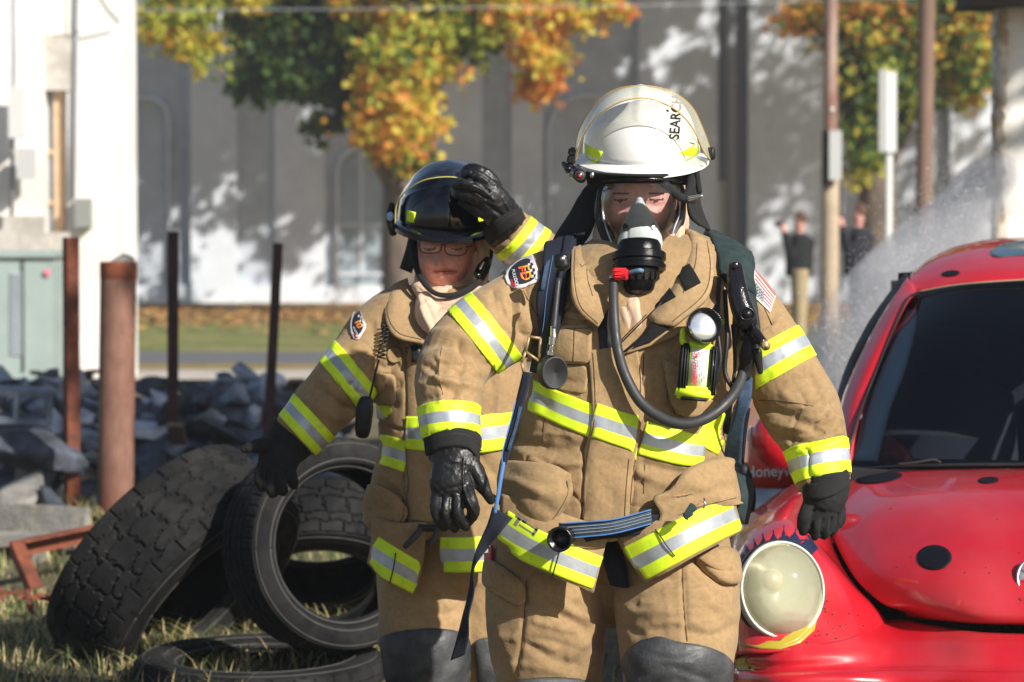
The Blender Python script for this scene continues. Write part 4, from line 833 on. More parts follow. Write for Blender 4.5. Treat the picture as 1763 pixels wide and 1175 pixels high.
patch([[(1273, 648, 6.28), (1270, 690, 6.28), (1263, 720, 6.30), (1250, 760, 6.33), (1245, 800, 6.38)], [(1296, 648, 6.28), (1293, 690, 6.28), (1282, 720, 6.29), (1278, 760, 6.32), (1276, 805, 6.38)]], 6, 5, .004, 'lower_strap', M['webblue'], BA)
patch([[(1283, 700, 6.33), (1262, 740, 6.36), (1258, 780, 6.40)], [(1292, 705, 6.33), (1286, 745, 6.36), (1280, 800, 6.40)]], 5, 4, .004, 'lower_strap', M['webnavy'], BA)
patch([[(1258, 665, 6.33), (1250, 700, 6.35), (1242, 745, 6.40)], [(1266, 665, 6.33), (1260, 705, 6.35), (1256, 750, 6.40)]], 5, 4, .004, 'lower_strap', M['webnavy'], BA)
mb = MB(); mb.add(*limb([(1240, 560, 6.34, 4, .004), (1250, 548, 6.34, 4, .004)])); mb.build('yellow_clip', M['lime'], BA, True)
for k, rows in enumerate(([(1238, 480, 6.36, 4), (1235, 560, 6.31, 4), (1240, 620, 6.29, 4), (1230, 660, 6.29, 4)], [(1248, 500, 6.35, 4), (1252, 580, 6.30, 4), (1248, 640, 6.29, 4), (1262, 670, 6.28, 4)], [(1262, 560, 6.32, 4), (1266, 620, 6.29, 3), (1262, 660, 6.28, 3)])): tube_px(rows, 'thin_hose', M['black'], BA)
wp = patch([[(1270, 815, 6.38), (1290, 822, 6.42), (1298, 830, 6.48)], [(1275, 850, 6.36), (1294, 860, 6.40), (1296, 850, 6.46)], [(1272, 890, 6.36), (1284, 905, 6.4), (1292, 890, 6.46)]], 5, 5, .015, 'waist_pad', M['greenpad'], BA); wrinkle(wp.data, .004, 20, 5)
mb = MB(); mb.add(*limb([(1194, 872, 6.17, 8, .004), (1180, 890, 6.16, 5, .004), (1190, 885, 6.16, 4, .004)])); mb.build('belt_end', M['greenpad'], BA, True)
mb = MB(); mb.tube([P(1212, 858, 6.19), P(1214, 868, 6.185), P(1211, 876, 6.185)], .002, 8); mb.build('snap_hook', M['chrome'], BA, True)
# backplate and air cylinder behind the shoulders
bp = remesh([limb([(1110, 470, 6.82, 55, .085), (1108, 560, 6.82, 60, .088), (1104, 720, 6.82, 60, .088), (1102, 800, 6.82, 55, .08), (1102, 830, 6.82, 30, .04)])], .008, 2); link('air_cylinder', bp, nm('yellow_composite_cylinder', (.5, .42, .08), rough=.4), BA)
mb = MB(); mb.box(P(1104, 640, 6.71), (.26, .02, .52)); mb.build('backplate', M['black'], BA)

# ---------------------------------------------------------------- hand lamp clipped to the chest
FL = empty('flashlight', P(1198, 688, 6.22), 'flashlight with bright round lens and lime frame clipped to the front coat', 'flashlight')
s = S(6.2); R4 = Matrix.Rotation(math.radians(4.5), 3, 'Y')
def flb(x, y, wx, wz, dy, dep, mat, name, bev=.003, par=FL, taper=None):
    mb = MB(); mb.box((0, 0, 0), (wx * s, dep, wz * s)); me = mk(mb.v, mb.f); bm = bmesh.new(); bm.from_mesh(me)
    if taper:
        for v in bm.verts:
            if v.co.z < 0: v.co.x *= taper
    bmesh.ops.bevel(bm, geom=bm.edges[:], offset=bev, segments=3, affect='EDGES')
    c = P(x, y, 6.22) + Vector((0, dy, 0))
    for v in bm.verts: v.co = R4 @ v.co + c
    bm.to_mesh(me); bm.free(); return link(name, me, M[mat], par, True)
flb(1177.5, 633, 17, 86, -.006, .045, 'black', 'side_grip', .005); flb(1225, 640, 17, 88, -.006, .045, 'blackgloss', 'side_grip', .005)
flb(1201, 637, 42, 92, -.004, .042, 'lime', 'lamp_body', .006)
flb(1202, 633, 30, 66, -.0255, .004, 'white_label', 'label_panel', .0015)
flb(1194.5, 676, 60, 22, -.008, .05, 'lime', 'lamp_foot', .006, taper=1.12); flb(1193.5, 686, 48, 6, -.010, .048, 'black', 'foot_plug', .003)
flb(1205, 596, 42, 14, -.004, .04, 'lime', 'neck_band', .004)
for (x, yy) in ((1172, 632), (1177, 632), (1181, 632), (1224, 638), (1229, 638)): flb(x, yy, 1.6, 74, -.030, .004, 'hose', 'grip_rib', .0006)
M['lens_glass'] = nm('lamp_reflector', (.86, .88, .92), rough=.16, metal=.75, var=.12, vscale=60)
hd_ = disc_px(1211, 563, 6.225, 31, 31, .06, 'lamp_head', [M['blackgloss'], M['lime']], FL, 44, (math.radians(-6), 0), [(.75, -.03), (.95, -.012), (1, .0), (1, .045), (.97, .055), (.90, .058), (.87, .050), (.001, .050)], [0, 0, 0, 0, 0, 0, 0])
disc_px(1211, 562.5, 6.173, 26.5, 26.5, .004, 'lens', M['lens_glass'], hd_, 40, (math.radians(-14), math.radians(10)), [(1, 0), (.8, .003), (.5, .006), (.25, .007), (.001, .007)])
mb = MB(); mb.add(*limb([(1176, 570, 6.215, 5, .01), (1176, 588, 6.215, 6, .01), (1186, 598, 6.215, 6, .01)])); mb.build('head_bracket', M['lime'], FL, True)
tfl = BVHTree.FromPolygons([v for v in [P(1150, 550, 6.189), P(1260, 550, 6.189), P(1260, 720, 6.189), P(1150, 720, 6.189)]], [(0, 1, 2, 3)])
lettering('RIGHTED 4C', tfl, 1197.5, 634, 12.5, 85.5, 6.19, M['red_ink'], FL, 'lettering', .001, .82)
mb = MB()
for k in range(9):
    l, _ = hit(tfl, 1208 + (k % 2) * 4, 608 + k * 6, 6.19, .001); mb.box(l, (.0012, .0004, .006))
mb.build('small_print', M['hose'], FL)
# ================================================================ the second firefighter, hand on her helmet
Y2 = 7.6
F2 = empty('person', (P(765, 1000, Y2).x, Y2, 0), 'firefighter with glasses behind, looking down, one gloved hand on her black helmet', 'person')
hp, hf2 = head_piece(768, 424, 7.60, .081, .119, yaw=math.radians(-8), pitch=math.radians(8), roll=math.radians(3), chin=.8, jaw=.86)
body = [hp, limb([(768, 470, 7.66, 42, .06), (765, 540, 7.68, 45, .06)]),
    limb([(765, 530, 7.68, 80, .07), (770, 600, 7.66, 92, .09), (775, 740, 7.65, 80, .10), (770, 850, 7.65, 85, .10), (768, 900, 7.66, 88, .10)]),
    limb([(700, 560, 7.64, 36, .05), (655, 578, 7.58, 32, .05), (600, 650, 7.52, 28, .04), (528, 733, 7.46, 24, .03), (500, 760, 7.43, 20, .025)]),
    limb([(840, 560, 7.66, 36, .05), (930, 560, 7.64, 30, .045), (960, 500, 7.58, 28, .04), (905, 420, 7.5, 24, .03), (872, 388, 7.46, 20, .025)]),
    limb([(735, 900, 7.66, 50, .08), (728, 1020, 7.62, 45, .065), (725, 1120, 7.58, 38, .05), (735, 1230, 7.7, 30, .045), (740, 1330, 7.8, 22, .035)]),
    limb([(815, 900, 7.66, 50, .08), (825, 1020, 7.66, 45, .065), (830, 1120, 7.66, 38, .05), (828, 1230, 7.75, 30, .045), (825, 1310, 7.9, 22, .035)])]
bme = remesh(body, .0033, 1)
b2 = link('body', bme, [M['skin'], M['browhair'], M['lip']], F2)
pick_faces(bme, lambda x, y, n, a: (n[:, 1] < -.2) & (((x - 767) / 21) ** 2 + ((y - 468) / 6.0) ** 2 < 1), 2)
pick_faces(bme, lambda x, y, n, a: (n[:, 1] < -.2) & (((x - 767) / 16) ** 2 + ((y - 467.6) / 1.6) ** 2 < 1), 1)
pick_faces(bme, lambda x, y, n, a: (n[:, 1] < -.2) & (np.abs(y - 405 - .012 * (np.abs(x - 763) - 24) ** 2) < 2.2) & (np.abs(np.abs(x - 763) - 24) < 13), 1)
pick_faces(bme, lambda x, y, n, a: (n[:, 1] < -.2) & (np.abs(y - 430 + .02 * (np.abs(x - 763) - 23) ** 2) < 1.5) & (np.abs(np.abs(x - 763) - 23) < 10), 1)
folds(bme, [([(752, 446), (746, 456), (744, 466)], 2.2, -.0018), ([(782, 446), (790, 456), (793, 466)], 2.2, -.0018), ([(733, 438), (743, 442), (752, 438)], 2, -.0015), ([(776, 439), (787, 443), (798, 439)], 2, -.0015), ([(757, 482), (768, 484), (780, 482)], 3, -.002)])
# glasses
gm = MB()
def specs(cx, cy, Yg):
    return [P(cx + 19 * math.copysign(abs(math.cos(a)) ** .7, math.cos(a)), cy + 12.5 * math.copysign(abs(math.sin(a)) ** .7, math.sin(a)), Yg + .004 * abs(math.cos(a))) for a in [2 * math.pi * k / 28 for k in range(29)]]
for cx, cy, Yg in ((741, 424, 7.476), (785, 428, 7.478)): gm.tube(specs(cx, cy, Yg), .0015, 6)
gm.tube([P(759, 424, 7.474), P(763, 421, 7.470), P(767, 425, 7.474)], .0015, 6)
gm.tube([P(722, 421, 7.480), P(718, 421, 7.53), P(716, 424, 7.60)], .0015, 6); gm.tube([P(804, 426, 7.482), P(813, 424, 7.53), P(817, 424, 7.60)], .0015, 6)
G2 = gm.build('glasses', nm('dark_wire', (.08, .05, .05), rough=.3, metal=.8), F2, True)
for cx, cy, Yg in ((741, 424, 7.477), (785, 428, 7.479)):
    q = specs(cx, cy, Yg)[:-1]; link('spectacle_lens', mk(q, [tuple(range(len(q)))]), M['specs'], G2, False)
# coat
arm_r2 = [(720, 545, 7.63, 55, .10), (690, 553, 7.6, 60, .105), (650, 585, 7.56, 60, .10), (605, 643, 7.5, 56, .09), (563, 692, 7.46, 52, .085), (527, 733, 7.42, 48, .075), (507, 755, 7.41, 45, .068)]
arm_l2 = [(830, 545, 7.66, 55, .10), (900, 565, 7.66, 58, .10), (955, 545, 7.62, 56, .095), (955, 475, 7.56, 50, .085), (905, 425, 7.5, 46, .075), (868, 393, 7.46, 43, .066)]
coat2 = remesh([limb(arm_r2, round_ends=(True, False)), limb(arm_l2, round_ends=(True, False)),
    limb([(765, 520, 7.72, 60, .07), (762, 545, 7.68, 98, .11), (768, 582, 7.62, 124, .15), (776, 640, 7.6, 131, .16), (779, 720, 7.59, 128, .165), (776, 790, 7.59, 124, .17), (768, 850, 7.59, 132, .175), (766, 905, 7.6, 136, .175)], 6, 40, (True, False), 2.3)], .0052, 4)
st = [([(600, 610), (650, 640), (680, 700)], 8, -.006), ([(545, 665), (590, 700), (640, 712)], 8, -.012), ([(530, 690), (575, 720), (620, 725)], 7, .007), ([(555, 650), (600, 680), (640, 690)], 6, .006), ([(640, 560), (655, 620), (645, 690)], 8, -.009),
      ([(660, 560), (690, 600), (700, 650)], 8, -.005), ([(700, 600), (702, 700), (698, 800), (700, 895)], 4, -.009), ([(660, 830), (690, 860), (700, 900)], 8, -.007), ([(650, 810), (680, 830), (695, 830)], 8, .006), ([(720, 800), (760, 830), (800, 820)], 9, -.008), ([(830, 790), (860, 830), (850, 880)], 9, -.007), ([(730, 850), (760, 870), (790, 890)], 8, -.006), ([(840, 640), (850, 680), (845, 710)], 8, -.006)]
rnd_folds(585, 690, 1, .6, 60, 7, 4, .004, 30); rnd_folds(770, 830, 1, .3, 80, 7, 6, .004, 50)
folds(coat2, st); wrinkle(coat2, .0025, 10, 11); crease(coat2, .0055, 8, 5); wrinkle(coat2, .0008, 42, 12)
C2 = link('coat', coat2, [M['tan']], F2); T2 = bvh(coat2)
arm_band(P(600, 650, 7.5), (-.76, -.1, -.62), .034, me=coat2, parent=C2, rad=.15); arm_band(P(527, 733, 7.42), (-.72, -.1, -.66), .034, me=coat2, parent=C2, rad=.14)
arm_band(P(899, 421, 7.49), (-.72, -.12, .66), .036, me=coat2, parent=C2, rad=.13)
ribbon(T2, [(650, 772, 26), (676, 779, 26), (704, 789, 26)], Y2, TRIM_ROWS, .004, .003, 4, 'reflective_band', TRIM, C2)
ribbon(T2, [(697, 745, 28), (740, 747, 30), (790, 749, 31), (840, 746, 31), (895, 737, 30), (910, 734, 30)], Y2, TRIM_ROWS, .010, .003, 4, 'reflective_band', TRIM, C2)
ribbon(T2, [(738, 600, 38), (738, 700, 38), (740, 800, 38), (742, 902, 40)], Y2, [(1, 0)], .008, .009, 5, 'storm_flap', M['tan2'], C2, smooth=6)
for xs in ([(703, 600), (703, 700), (705, 800), (706, 900)], [(706, 894), (740, 898), (778, 898)]): stitch_line(T2, xs, Y2, C2, off=.010)
drape(T2, [(712, 588), (742, 588), (738, 625), (712, 625)], Y2, .016, .004, 'closure_gap', M['black'], C2, 4)
pk = drape(T2, [(645, 641), (683, 644), (681, 700), (643, 697)], Y2, .014, .014, 'radio_pocket', M['tan2'], C2, 7, curve=1, bulge=.008); stitch_line(bvh(pk.data), [(646, 646), (664, 642), (682, 648)], Y2, pk); stitch_line(bvh(pk.data), [(646, 694), (680, 697)], Y2, pk)
pk = drape(T2, [(665, 597), (694, 600), (692, 626), (664, 624)], Y2, .008, .006, 'name_flap', M['tan'], C2, 5, curve=1)
pk = drape(T2, [(640, 832), (690, 852), (698, 858), (697, 895), (668, 934), (620, 902), (622, 880)], Y2, .022, .018, 'bellows_pocket', M['tan'], C2, 9, curve=2, bulge=.012); folds(pk.data, [([(630, 880), (660, 880), (690, 870)], 7, -.004)])
stitch_line(bvh(pk.data), [(694, 858), (693, 893), (666, 928)], Y2, pk)
def hem2(rows): return patch(rows, 6, 6, .008, 'hem_flap', M['tan'], C2)
q = hem2([[(640, 890, 7.44), (680, 900, 7.40), (735, 900, 7.41)], [(638, 935, 7.44), (680, 955, 7.39), (728, 974, 7.42)], [(632, 970, 7.44), (668, 1006, 7.39), (712, 1029, 7.43)]])
ribbon(bvh(q.data), [(638, 948, 28), (680, 975, 28), (722, 998, 27)], Y2, TRIM_ROWS, .0035, .003, 4, 'reflective_band', TRIM, q); tube_px([(681, 952, 7.385, 1.2), (678, 975, 7.38, 1.2), (671, 1004, 7.385, 1.2)], 'hem_slit', M['black'], q)
q = hem2([[(755, 895, 7.42), (800, 896, 7.40), (870, 890, 7.42)], [(757, 935, 7.41), (800, 936, 7.38), (872, 930, 7.41)], [(759, 986, 7.42), (800, 987, 7.38), (872, 985, 7.42)]])
ribbon(bvh(q.data), [(758, 955, 30), (800, 956, 30), (872, 952, 30)], Y2, TRIM_ROWS, .0035, .003, 4, 'reflective_band', TRIM, q)
shield_badge(T2, lambda x, y: (615 + (x - 898) * .42 + (y - 470) * .20, 560 + (y - 470) * .85 - (x - 898) * .25), Y2, C2)
# collar and hood
c4 = patch([[(702, 478, 7.60), (708, 505, 7.54), (722, 535, 7.49), (745, 565, 7.46)], [(680, 488, 7.58), (680, 520, 7.50), (700, 560, 7.45), (738, 582, 7.43)], [(668, 500, 7.58), (662, 540, 7.48), (680, 578, 7.43), (728, 591, 7.42)]], 6, 6, .011, 'collar', M['tan2'], C2); wrinkle(c4.data, .0015, 18, 4)
stitch_line(bvh(c4.data), [(672, 505), (667, 540), (685, 573), (726, 585)], Y2, c4)
patch([[(835, 478, 7.60), (825, 510, 7.53), (800, 550, 7.47), (760, 575, 7.44)], [(860, 500, 7.60), (855, 540, 7.50), (830, 575, 7.44), (775, 600, 7.42)]], 6, 6, .011, 'collar', M['tan'], C2)
hd = remesh([limb([(776, 370, 7.70, 62, .09), (776, 430, 7.70, 62, .09), (772, 480, 7.68, 58, .09), (765, 520, 7.63, 52, .09), (752, 550, 7.56, 34, .06)]),
    limb([(722, 496, 7.55, 12, .025), (750, 526, 7.50, 16, .03), (792, 526, 7.50, 16, .03), (830, 500, 7.55, 12, .025)]), limb([(733, 520, 7.50, 17, .03), (736, 545, 7.45, 20, .03), (746, 566, 7.42, 14, .02), (752, 582, 7.42, 5, .01)]),
    limb([(808, 520, 7.50, 13, .03), (775, 542, 7.46, 15, .03), (745, 555, 7.44, 14, .02)]), limb([(826, 405, 7.60, 12, .03), (832, 440, 7.58, 13, .03), (828, 480, 7.56, 12, .03)])], .0042, 3)
folds(hd, [([(722, 498), (752, 522), (790, 524), (825, 500)], 3, -.006), ([(730, 515), (745, 545), (752, 575)], 4, -.006), ([(800, 515), (775, 540), (760, 560)], 4, -.006), ([(722, 510), (728, 540), (742, 566)], 3, .004)]); wrinkle(hd, .003, 24, 8); link('hood', hd, M['hoodcloth'], F2)
# trousers, knee pads, boots
tr = remesh([limb([(740, 890, 7.62, 80, .14), (732, 960, 7.61, 84, .135), (733, 1040, 7.6, 82, .125), (730, 1110, 7.57, 78, .115), (735, 1200, 7.62, 66, .10), (740, 1300, 7.74, 55, .085)], 6, 32, (True, False)),
    limb([(815, 890, 7.64, 80, .14), (825, 960, 7.64, 80, .135), (828, 1040, 7.65, 76, .12), (830, 1110, 7.66, 72, .11), (830, 1200, 7.72, 60, .10), (828, 1290, 7.82, 52, .085)], 6, 32, (True, False)), limb([(775, 880, 7.62, 125, .15), (775, 960, 7.62, 125, .14)], 4, 32)], .006, 7)
folds(tr, [([(690, 1010), (740, 1030), (800, 1020)], 8, -.009), ([(670, 1050), (720, 1065), (780, 1055)], 8, -.009), ([(660, 1020), (680, 1060), (670, 1085)], 7, .005), ([(740, 1000), (770, 1040), (790, 1080)], 8, .006)]); wrinkle(tr, .003, 12, 21)
TR2 = link('trousers', tr, [M['tan2']], F2); TT2 = bvh(tr)
o = drape(TT2, [(652, 1100), (690, 1086), (740, 1082), (790, 1086), (806, 1100), (808, 1180), (795, 1240), (670, 1240), (650, 1180)], 7.5, .010, .010, 'knee_pad', M['kneepad'], TR2, 14, curve=2, bulge=.012); wrinkle(o.data, .002, 22, 5)
drape(TT2, [(815, 1100), (850, 1096), (895, 1100), (895, 1230), (830, 1235)], 7.6, .010, .010, 'knee_pad', M['kneepad'], TR2, 12, curve=2, bulge=.012)
for (x, yk) in ((740, 7.76), (827, 7.86)):
    me = remesh([limb([(x, 1265, yk + .02, 48, .07), (x, 1315, yk, 42, .065), (x, 1338, yk - .02, 40, .06)]), limb([(x, 1330, yk - .02, 40, .05), (x, 1348, yk - .14, 38, .10)])], .008, 4)
    c = co_of(me); c[:, 2] = np.maximum(c[:, 2], .004); set_co(me, c); link('boot', me, M['black'], F2)
# gloves
glove([[(505, 752, 7.41, 44, .055), (492, 768, 7.40, 40, .05)], [(490, 768, 7.39, 36, .034), (480, 790, 7.37, 36, .032), (476, 812, 7.36, 33, .028)],
    [(468, 768, 7.37, 16, .02), (447, 768, 7.35, 13, .017), (430, 771, 7.34, 10, .014), (421, 774, 7.34, 7, .01)],
    [(452, 805, 7.35, 11, .015), (448, 825, 7.34, 11, .014), (452, 840, 7.35, 9, .012)], [(467, 815, 7.345, 11, .015), (465, 835, 7.335, 11, .014), (470, 850, 7.345, 9, .012)],
    [(484, 815, 7.345, 11, .015), (484, 835, 7.335, 11, .014), (488, 847, 7.345, 9, .012)], [(498, 805, 7.36, 10, .015), (503, 825, 7.35, 10, .014), (506, 836, 7.36, 8, .012)]], 'glove', 'glovecloth', F2, strokes=[([(460, 812), (458, 835)], 2, -.005), ([(476, 818), (476, 842)], 2, -.005), ([(492, 815), (495, 835)], 2, -.005)])
g = glove([[(874, 396, 7.46, 40, .05), (866, 386, 7.44, 38, .046)], [(872, 384, 7.42, 33, .034), (860, 364, 7.39, 32, .032), (846, 345, 7.37, 30, .03), (835, 330, 7.36, 26, .026)],
    [(856, 322, 7.38, 10, .016), (842, 303, 7.37, 9.5, .014), (824, 293, 7.37, 9, .013), (808, 290, 7.385, 8, .012), (800, 294, 7.40, 6, .01)],
    [(848, 325, 7.36, 10, .016), (832, 310, 7.35, 9.5, .014), (815, 301, 7.355, 9, .013), (800, 301, 7.375, 7, .011)],
    [(838, 336, 7.35, 11, .017), (816, 324, 7.34, 10.5, .015), (797, 318, 7.345, 9.5, .013), (785, 320, 7.365, 8, .012)],
    [(836, 348, 7.36, 10, .016), (812, 338, 7.35, 10, .014), (794, 334, 7.36, 9, .013), (787, 336, 7.37, 7, .011)],
    [(848, 372, 7.38, 13, .018), (828, 364, 7.37, 12, .016), (808, 356, 7.38, 9, .013), (795, 350, 7.39, 7, .01)]], 'glove', 'leather', F2,
    strokes=[([(850, 318), (832, 302), (812, 296)], 2, -.004), ([(842, 330), (822, 316), (800, 310)], 2, -.005), ([(838, 343), (815, 331), (795, 327)], 2, -.005), ([(790, 316), (815, 320), (835, 330), (850, 345)], 1.8, .003), ([(866, 340), (872, 355), (880, 368)], 2.5, .003), ([(838, 352), (850, 362), (865, 372)], 3, -.004)], amp=.002)
cf = ribbon(bvh(g.data), [(838, 412, 12), (852, 396, 13), (874, 380, 13), (898, 368, 11)], 7.42, [(1, 0)], .006, .007, 4, 'glove_cuff', M['glovecloth'], g); stitch_line(bvh(cf.data), [(842, 406), (855, 390), (874, 374), (895, 364)], 7.42, cf, 'cuff_stitch', 'hose', .4)
# black helmet
def relief2(px, py, front, l):
    d = 0
    if front > -.2 and l.z > .004: d += .0045 * ss((py - (318 + .004 * (px - 765) ** 2)) / 5) + .0035 * ss(1 - abs(px - 772) / 13)
    return d
h2_ = shell(768, 382, 7.60, .124, .160, .163, .143, .212, .012, math.radians(8), math.radians(2), 0, relief2, 'helmet', 'black_shell', F2, 2.2)
TH2 = bvh(h2_.data)
drape(TH2, [(701, 362), (716, 366), (713, 384), (700, 382)], 7.56, .0012, .001, 'reflective_sticker', M['lime'], h2_, 4); drape(TH2, [(822, 366), (838, 360), (838, 380), (824, 384)], 7.56, .0012, .001, 'reflective_sticker', M['lime'], h2_, 4)
in2 = [(680, 386), (683, 352), (699, 330), (724, 313), (753, 306), (785, 306), (812, 316), (834, 335), (850, 360), (857, 384)]
ou2 = [(677, 380), (684, 345), (701, 318), (725, 296), (755, 281), (787, 274), (817, 280), (840, 300), (854, 335), (859, 380)]
yb2 = lambda x: 7.54 - .14 * math.sqrt(max(0, 1 - ((x - 768) / 92) ** 2))
M['visor2'] = glassy('smooth_face_shield', (.8, .85, .95), .97, .04, (.3, .4, .6), 60, .12); M['shield_yellow'] = nm('yellow_shield_edge', (.55, .48, .10), rough=.4)
v2 = patch([[(a[0], a[1], yb2(a[0])) for a in in2], [((a[0] + b[0]) / 2, (a[1] + b[1]) / 2, yb2(a[0]) + .025) for a, b in zip(in2, ou2)], [(b[0], b[1], yb2(b[0]) + .07) for b in ou2]], 6, 4, 0, 'face_shield', M['visor2'], h2_)
mb = MB(); mb.tube([P(*q) for q in spline([(x, y, yb2(x) - .002) for x, y in in2], 6)], 1.0 * S(7.6), 8); mb.build('shield_edge', M['shield_yellow'], v2, True)
mb = MB(); mb.add(*limb([(674, 355, 7.58, 6, .012), (672, 375, 7.56, 8, .018), (677, 400, 7.56, 7, .015)])); mb.build('shield_bracket', M['black'], h2_, True)
disc_px(672, 373, 7.545, 6.5, 8, .008, 'lamp_lens', [nm('blue_lens', (.35, .5, .75), rough=.1)], h2_, 20)
disc_px(858, 383, 7.60, 6, 9, .02, 'shield_knob', M['black'], h2_, 16, (0, math.radians(50)))
patch([[(700, 395, 7.56), (730, 397, 7.50), (768, 398, 7.48), (810, 398, 7.50), (838, 395, 7.56)], [(706, 412, 7.60), (730, 403, 7.54), (768, 402, 7.52), (808, 403, 7.54), (836, 410, 7.60)]], 6, 4, .005, 'helmet_liner', M['glovecloth'], h2_)
tube_px([(712, 398, 7.56, 6), (714, 440, 7.54, 6), (722, 475, 7.50, 5), (745, 503, 7.47, 4.5), (775, 509, 7.46, 4.5), (805, 499, 7.48, 5), (830, 478, 7.52, 6), (842, 440, 7.57, 7), (842, 400, 7.60, 7)], 'chin_strap', M['glovecloth'], h2_, flat=.006)
mb = MB(); mb.add(*limb([(840, 448, 7.55, 7, .008), (828, 462, 7.52, 8, .008), (822, 474, 7.50, 7, .008)])); mb.build('strap_buckle', M['blackgloss'], h2_, True)
mb = MB(); mb.add(*limb([(832, 452, 7.515, 2.5, .003), (826, 464, 7.508, 2.5, .003)])); mb.build('buckle_prong', M['chrome'], h2_, True)
patch([[(705, 400, 7.62), (716, 420, 7.57)], [(698, 430, 7.64), (712, 450, 7.58)], [(688, 462, 7.62), (706, 470, 7.58)]], 4, 5, .006, 'ear_flap', M['glovecloth'], h2_)
# shoulder microphone on a coiled cord, tool handles in her pocket
SM = empty('microphone', P(625, 720, 7.42), 'black shoulder microphone on a coiled cord hanging beside her chest pocket', 'microphone')
mb = MB(); mb.add(*limb([(630, 690, 7.38, 12, .012), (628, 705, 7.375, 15, .016), (625, 735, 7.375, 14, .016), (624, 747, 7.38, 12, .012)], power=3)); mb.build('housing', M['black'], SM, True)
mb = MB(); mb.box(P(616, 712, 7.36), (.008, .01, .03), Matrix.Rotation(-.1, 3, 'Y')); mb.build('clip', M['black'], SM)
tube_px([(634, 694, 7.385, 2), (640, 670, 7.38, 2), (647, 640, 7.38, 2), (652, 620, 7.40, 2)], 'cord', M['black'], SM)
co_ = []
for k in range(60): t = k / 59; co_.append(P(656 + 9 * t + 7 * math.cos(k * .9), 618 - 58 * t, 7.42 + .03 * t + .010 * math.sin(k * .9)))
mb = MB(); mb.tube(co_, .0022, 6); mb.build('coiled_cord', M['black'], SM, True)
TL_ = empty('pliers', P(715, 925, 7.36), 'black tool handles sticking out below the hem of the tan coat behind', 'tool')
mb = MB(); mb.add(*limb([(724, 912, 7.38, 5, .005), (712, 926, 7.35, 6, .005), (697, 942, 7.34, 5, .004)])); mb.build('handle', M['hose'], TL_, True)
mb = MB(); mb.add(*limb([(752, 912, 7.38, 4, .005), (748, 926, 7.36, 5, .005), (740, 938, 7.35, 4, .004)])); mb.build('handle', M['hose'], TL_, True)
mb = MB(); mb.add(*limb([(722, 908, 7.39, 6, .005), (738, 910, 7.39, 6, .005), (753, 908, 7.39, 6, .005)])); mb.build('jaw', M['black'], TL_, True)
# ================================================================ red car
CARO = Vector((1.326, 7.2, 0)); CD = Vector((math.sin(math.radians(12.5)), math.cos(math.radians(12.5)), 0)); CL = Vector((CD.y, -CD.x, 0))
CAR = empty('parked_car', (CARO.x + CD.x * 2, CARO.y + CD.y * 2, 0), 'red ladybug-painted car with black spots and eyelashes round its headlight', 'car')
def paint():
    m = nm('red_car_paint', (.50, .008, .018), rough=.38, coat=.9, color2=(.48, .05, .06), mix=.60, mscale=2.2, var=.10, vscale=6, rvar=.10, spec=.5)
    return m
M['red'] = paint(); M['spot'] = nm('black_decal', (.006, .006, .010), rough=.55, coat=0, spec=.25); M['lash'] = nm('lash_decal', (.012, .018, .05), rough=.5, coat=.1, spec=.3)
M['gap'] = nm('dark_gap', (.008, .006, .006), rough=.9)
def mir(V): return [Vector(v) - CL * (2 * (Vector(v) - CARO).dot(CL)) for v in V]
def both(rows, ku, kv, thick, name, mat, parent, join=True):
    """car panel: the near half and its mirror image; one part across the middle, or one part each side"""
    V, F = patch(rows, ku, kv, thick, raw=True)
    if join:
        n = len(V); V2 = V + mir(V); F2 = list(F) + [tuple(i + n for i in reversed(f)) for f in F]; me = mk(V2, F2)
        bm = bmesh.new(); bm.from_mesh(me); bmesh.ops.remove_doubles(bm, verts=bm.verts[:], dist=.004); bm.to_mesh(me); bm.free()
        return link(name, me, mat, parent, True)
    a = link(name, mk(V, F), mat, parent, True); link(name, mk(mir(V), [tuple(reversed(f)) for f in F]), mat, parent, True); return a
def onmid(py, Y):       # pixel column of the centre plane at depth Y
    t = (Y - CARO.y) / CD.y; x = CARO.x + CD.x * t; return CX + FPX * x / (Y * 1.0)
def C_(py, Y): return (onmid(py, Y), py, Y)
hood = both([[(1457, 815, 8.22), (1520, 812, 8.13), (1640, 808, 8.05), C_(806, 8.01)], [(1440, 860, 8.02), (1520, 838, 7.95), (1640, 823, 7.87), C_(817, 7.83)], [(1434, 915, 7.80), (1510, 880, 7.72), (1640, 858, 7.64), C_(850, 7.59)],
    [(1452, 962, 7.62), (1520, 935, 7.53), (1640, 915, 7.44), C_(908, 7.39)], [(1480, 1005, 7.47), (1540, 990, 7.37), (1650, 980, 7.27), C_(976, 7.22)], [(1520, 1040, 7.38), (1575, 1038, 7.29), (1660, 1042, 7.19), C_(1044, 7.14)], [(1556, 1054, 7.37), (1600, 1061, 7.28), (1680, 1069, 7.18), C_(1072, 7.13)], [(1560, 1062, 7.40), (1602, 1068, 7.31), (1682, 1075, 7.21), C_(1078, 7.16)]], 8, 6, .008, 'hood', M['red'], CAR)
TB = bvh(hood.data)
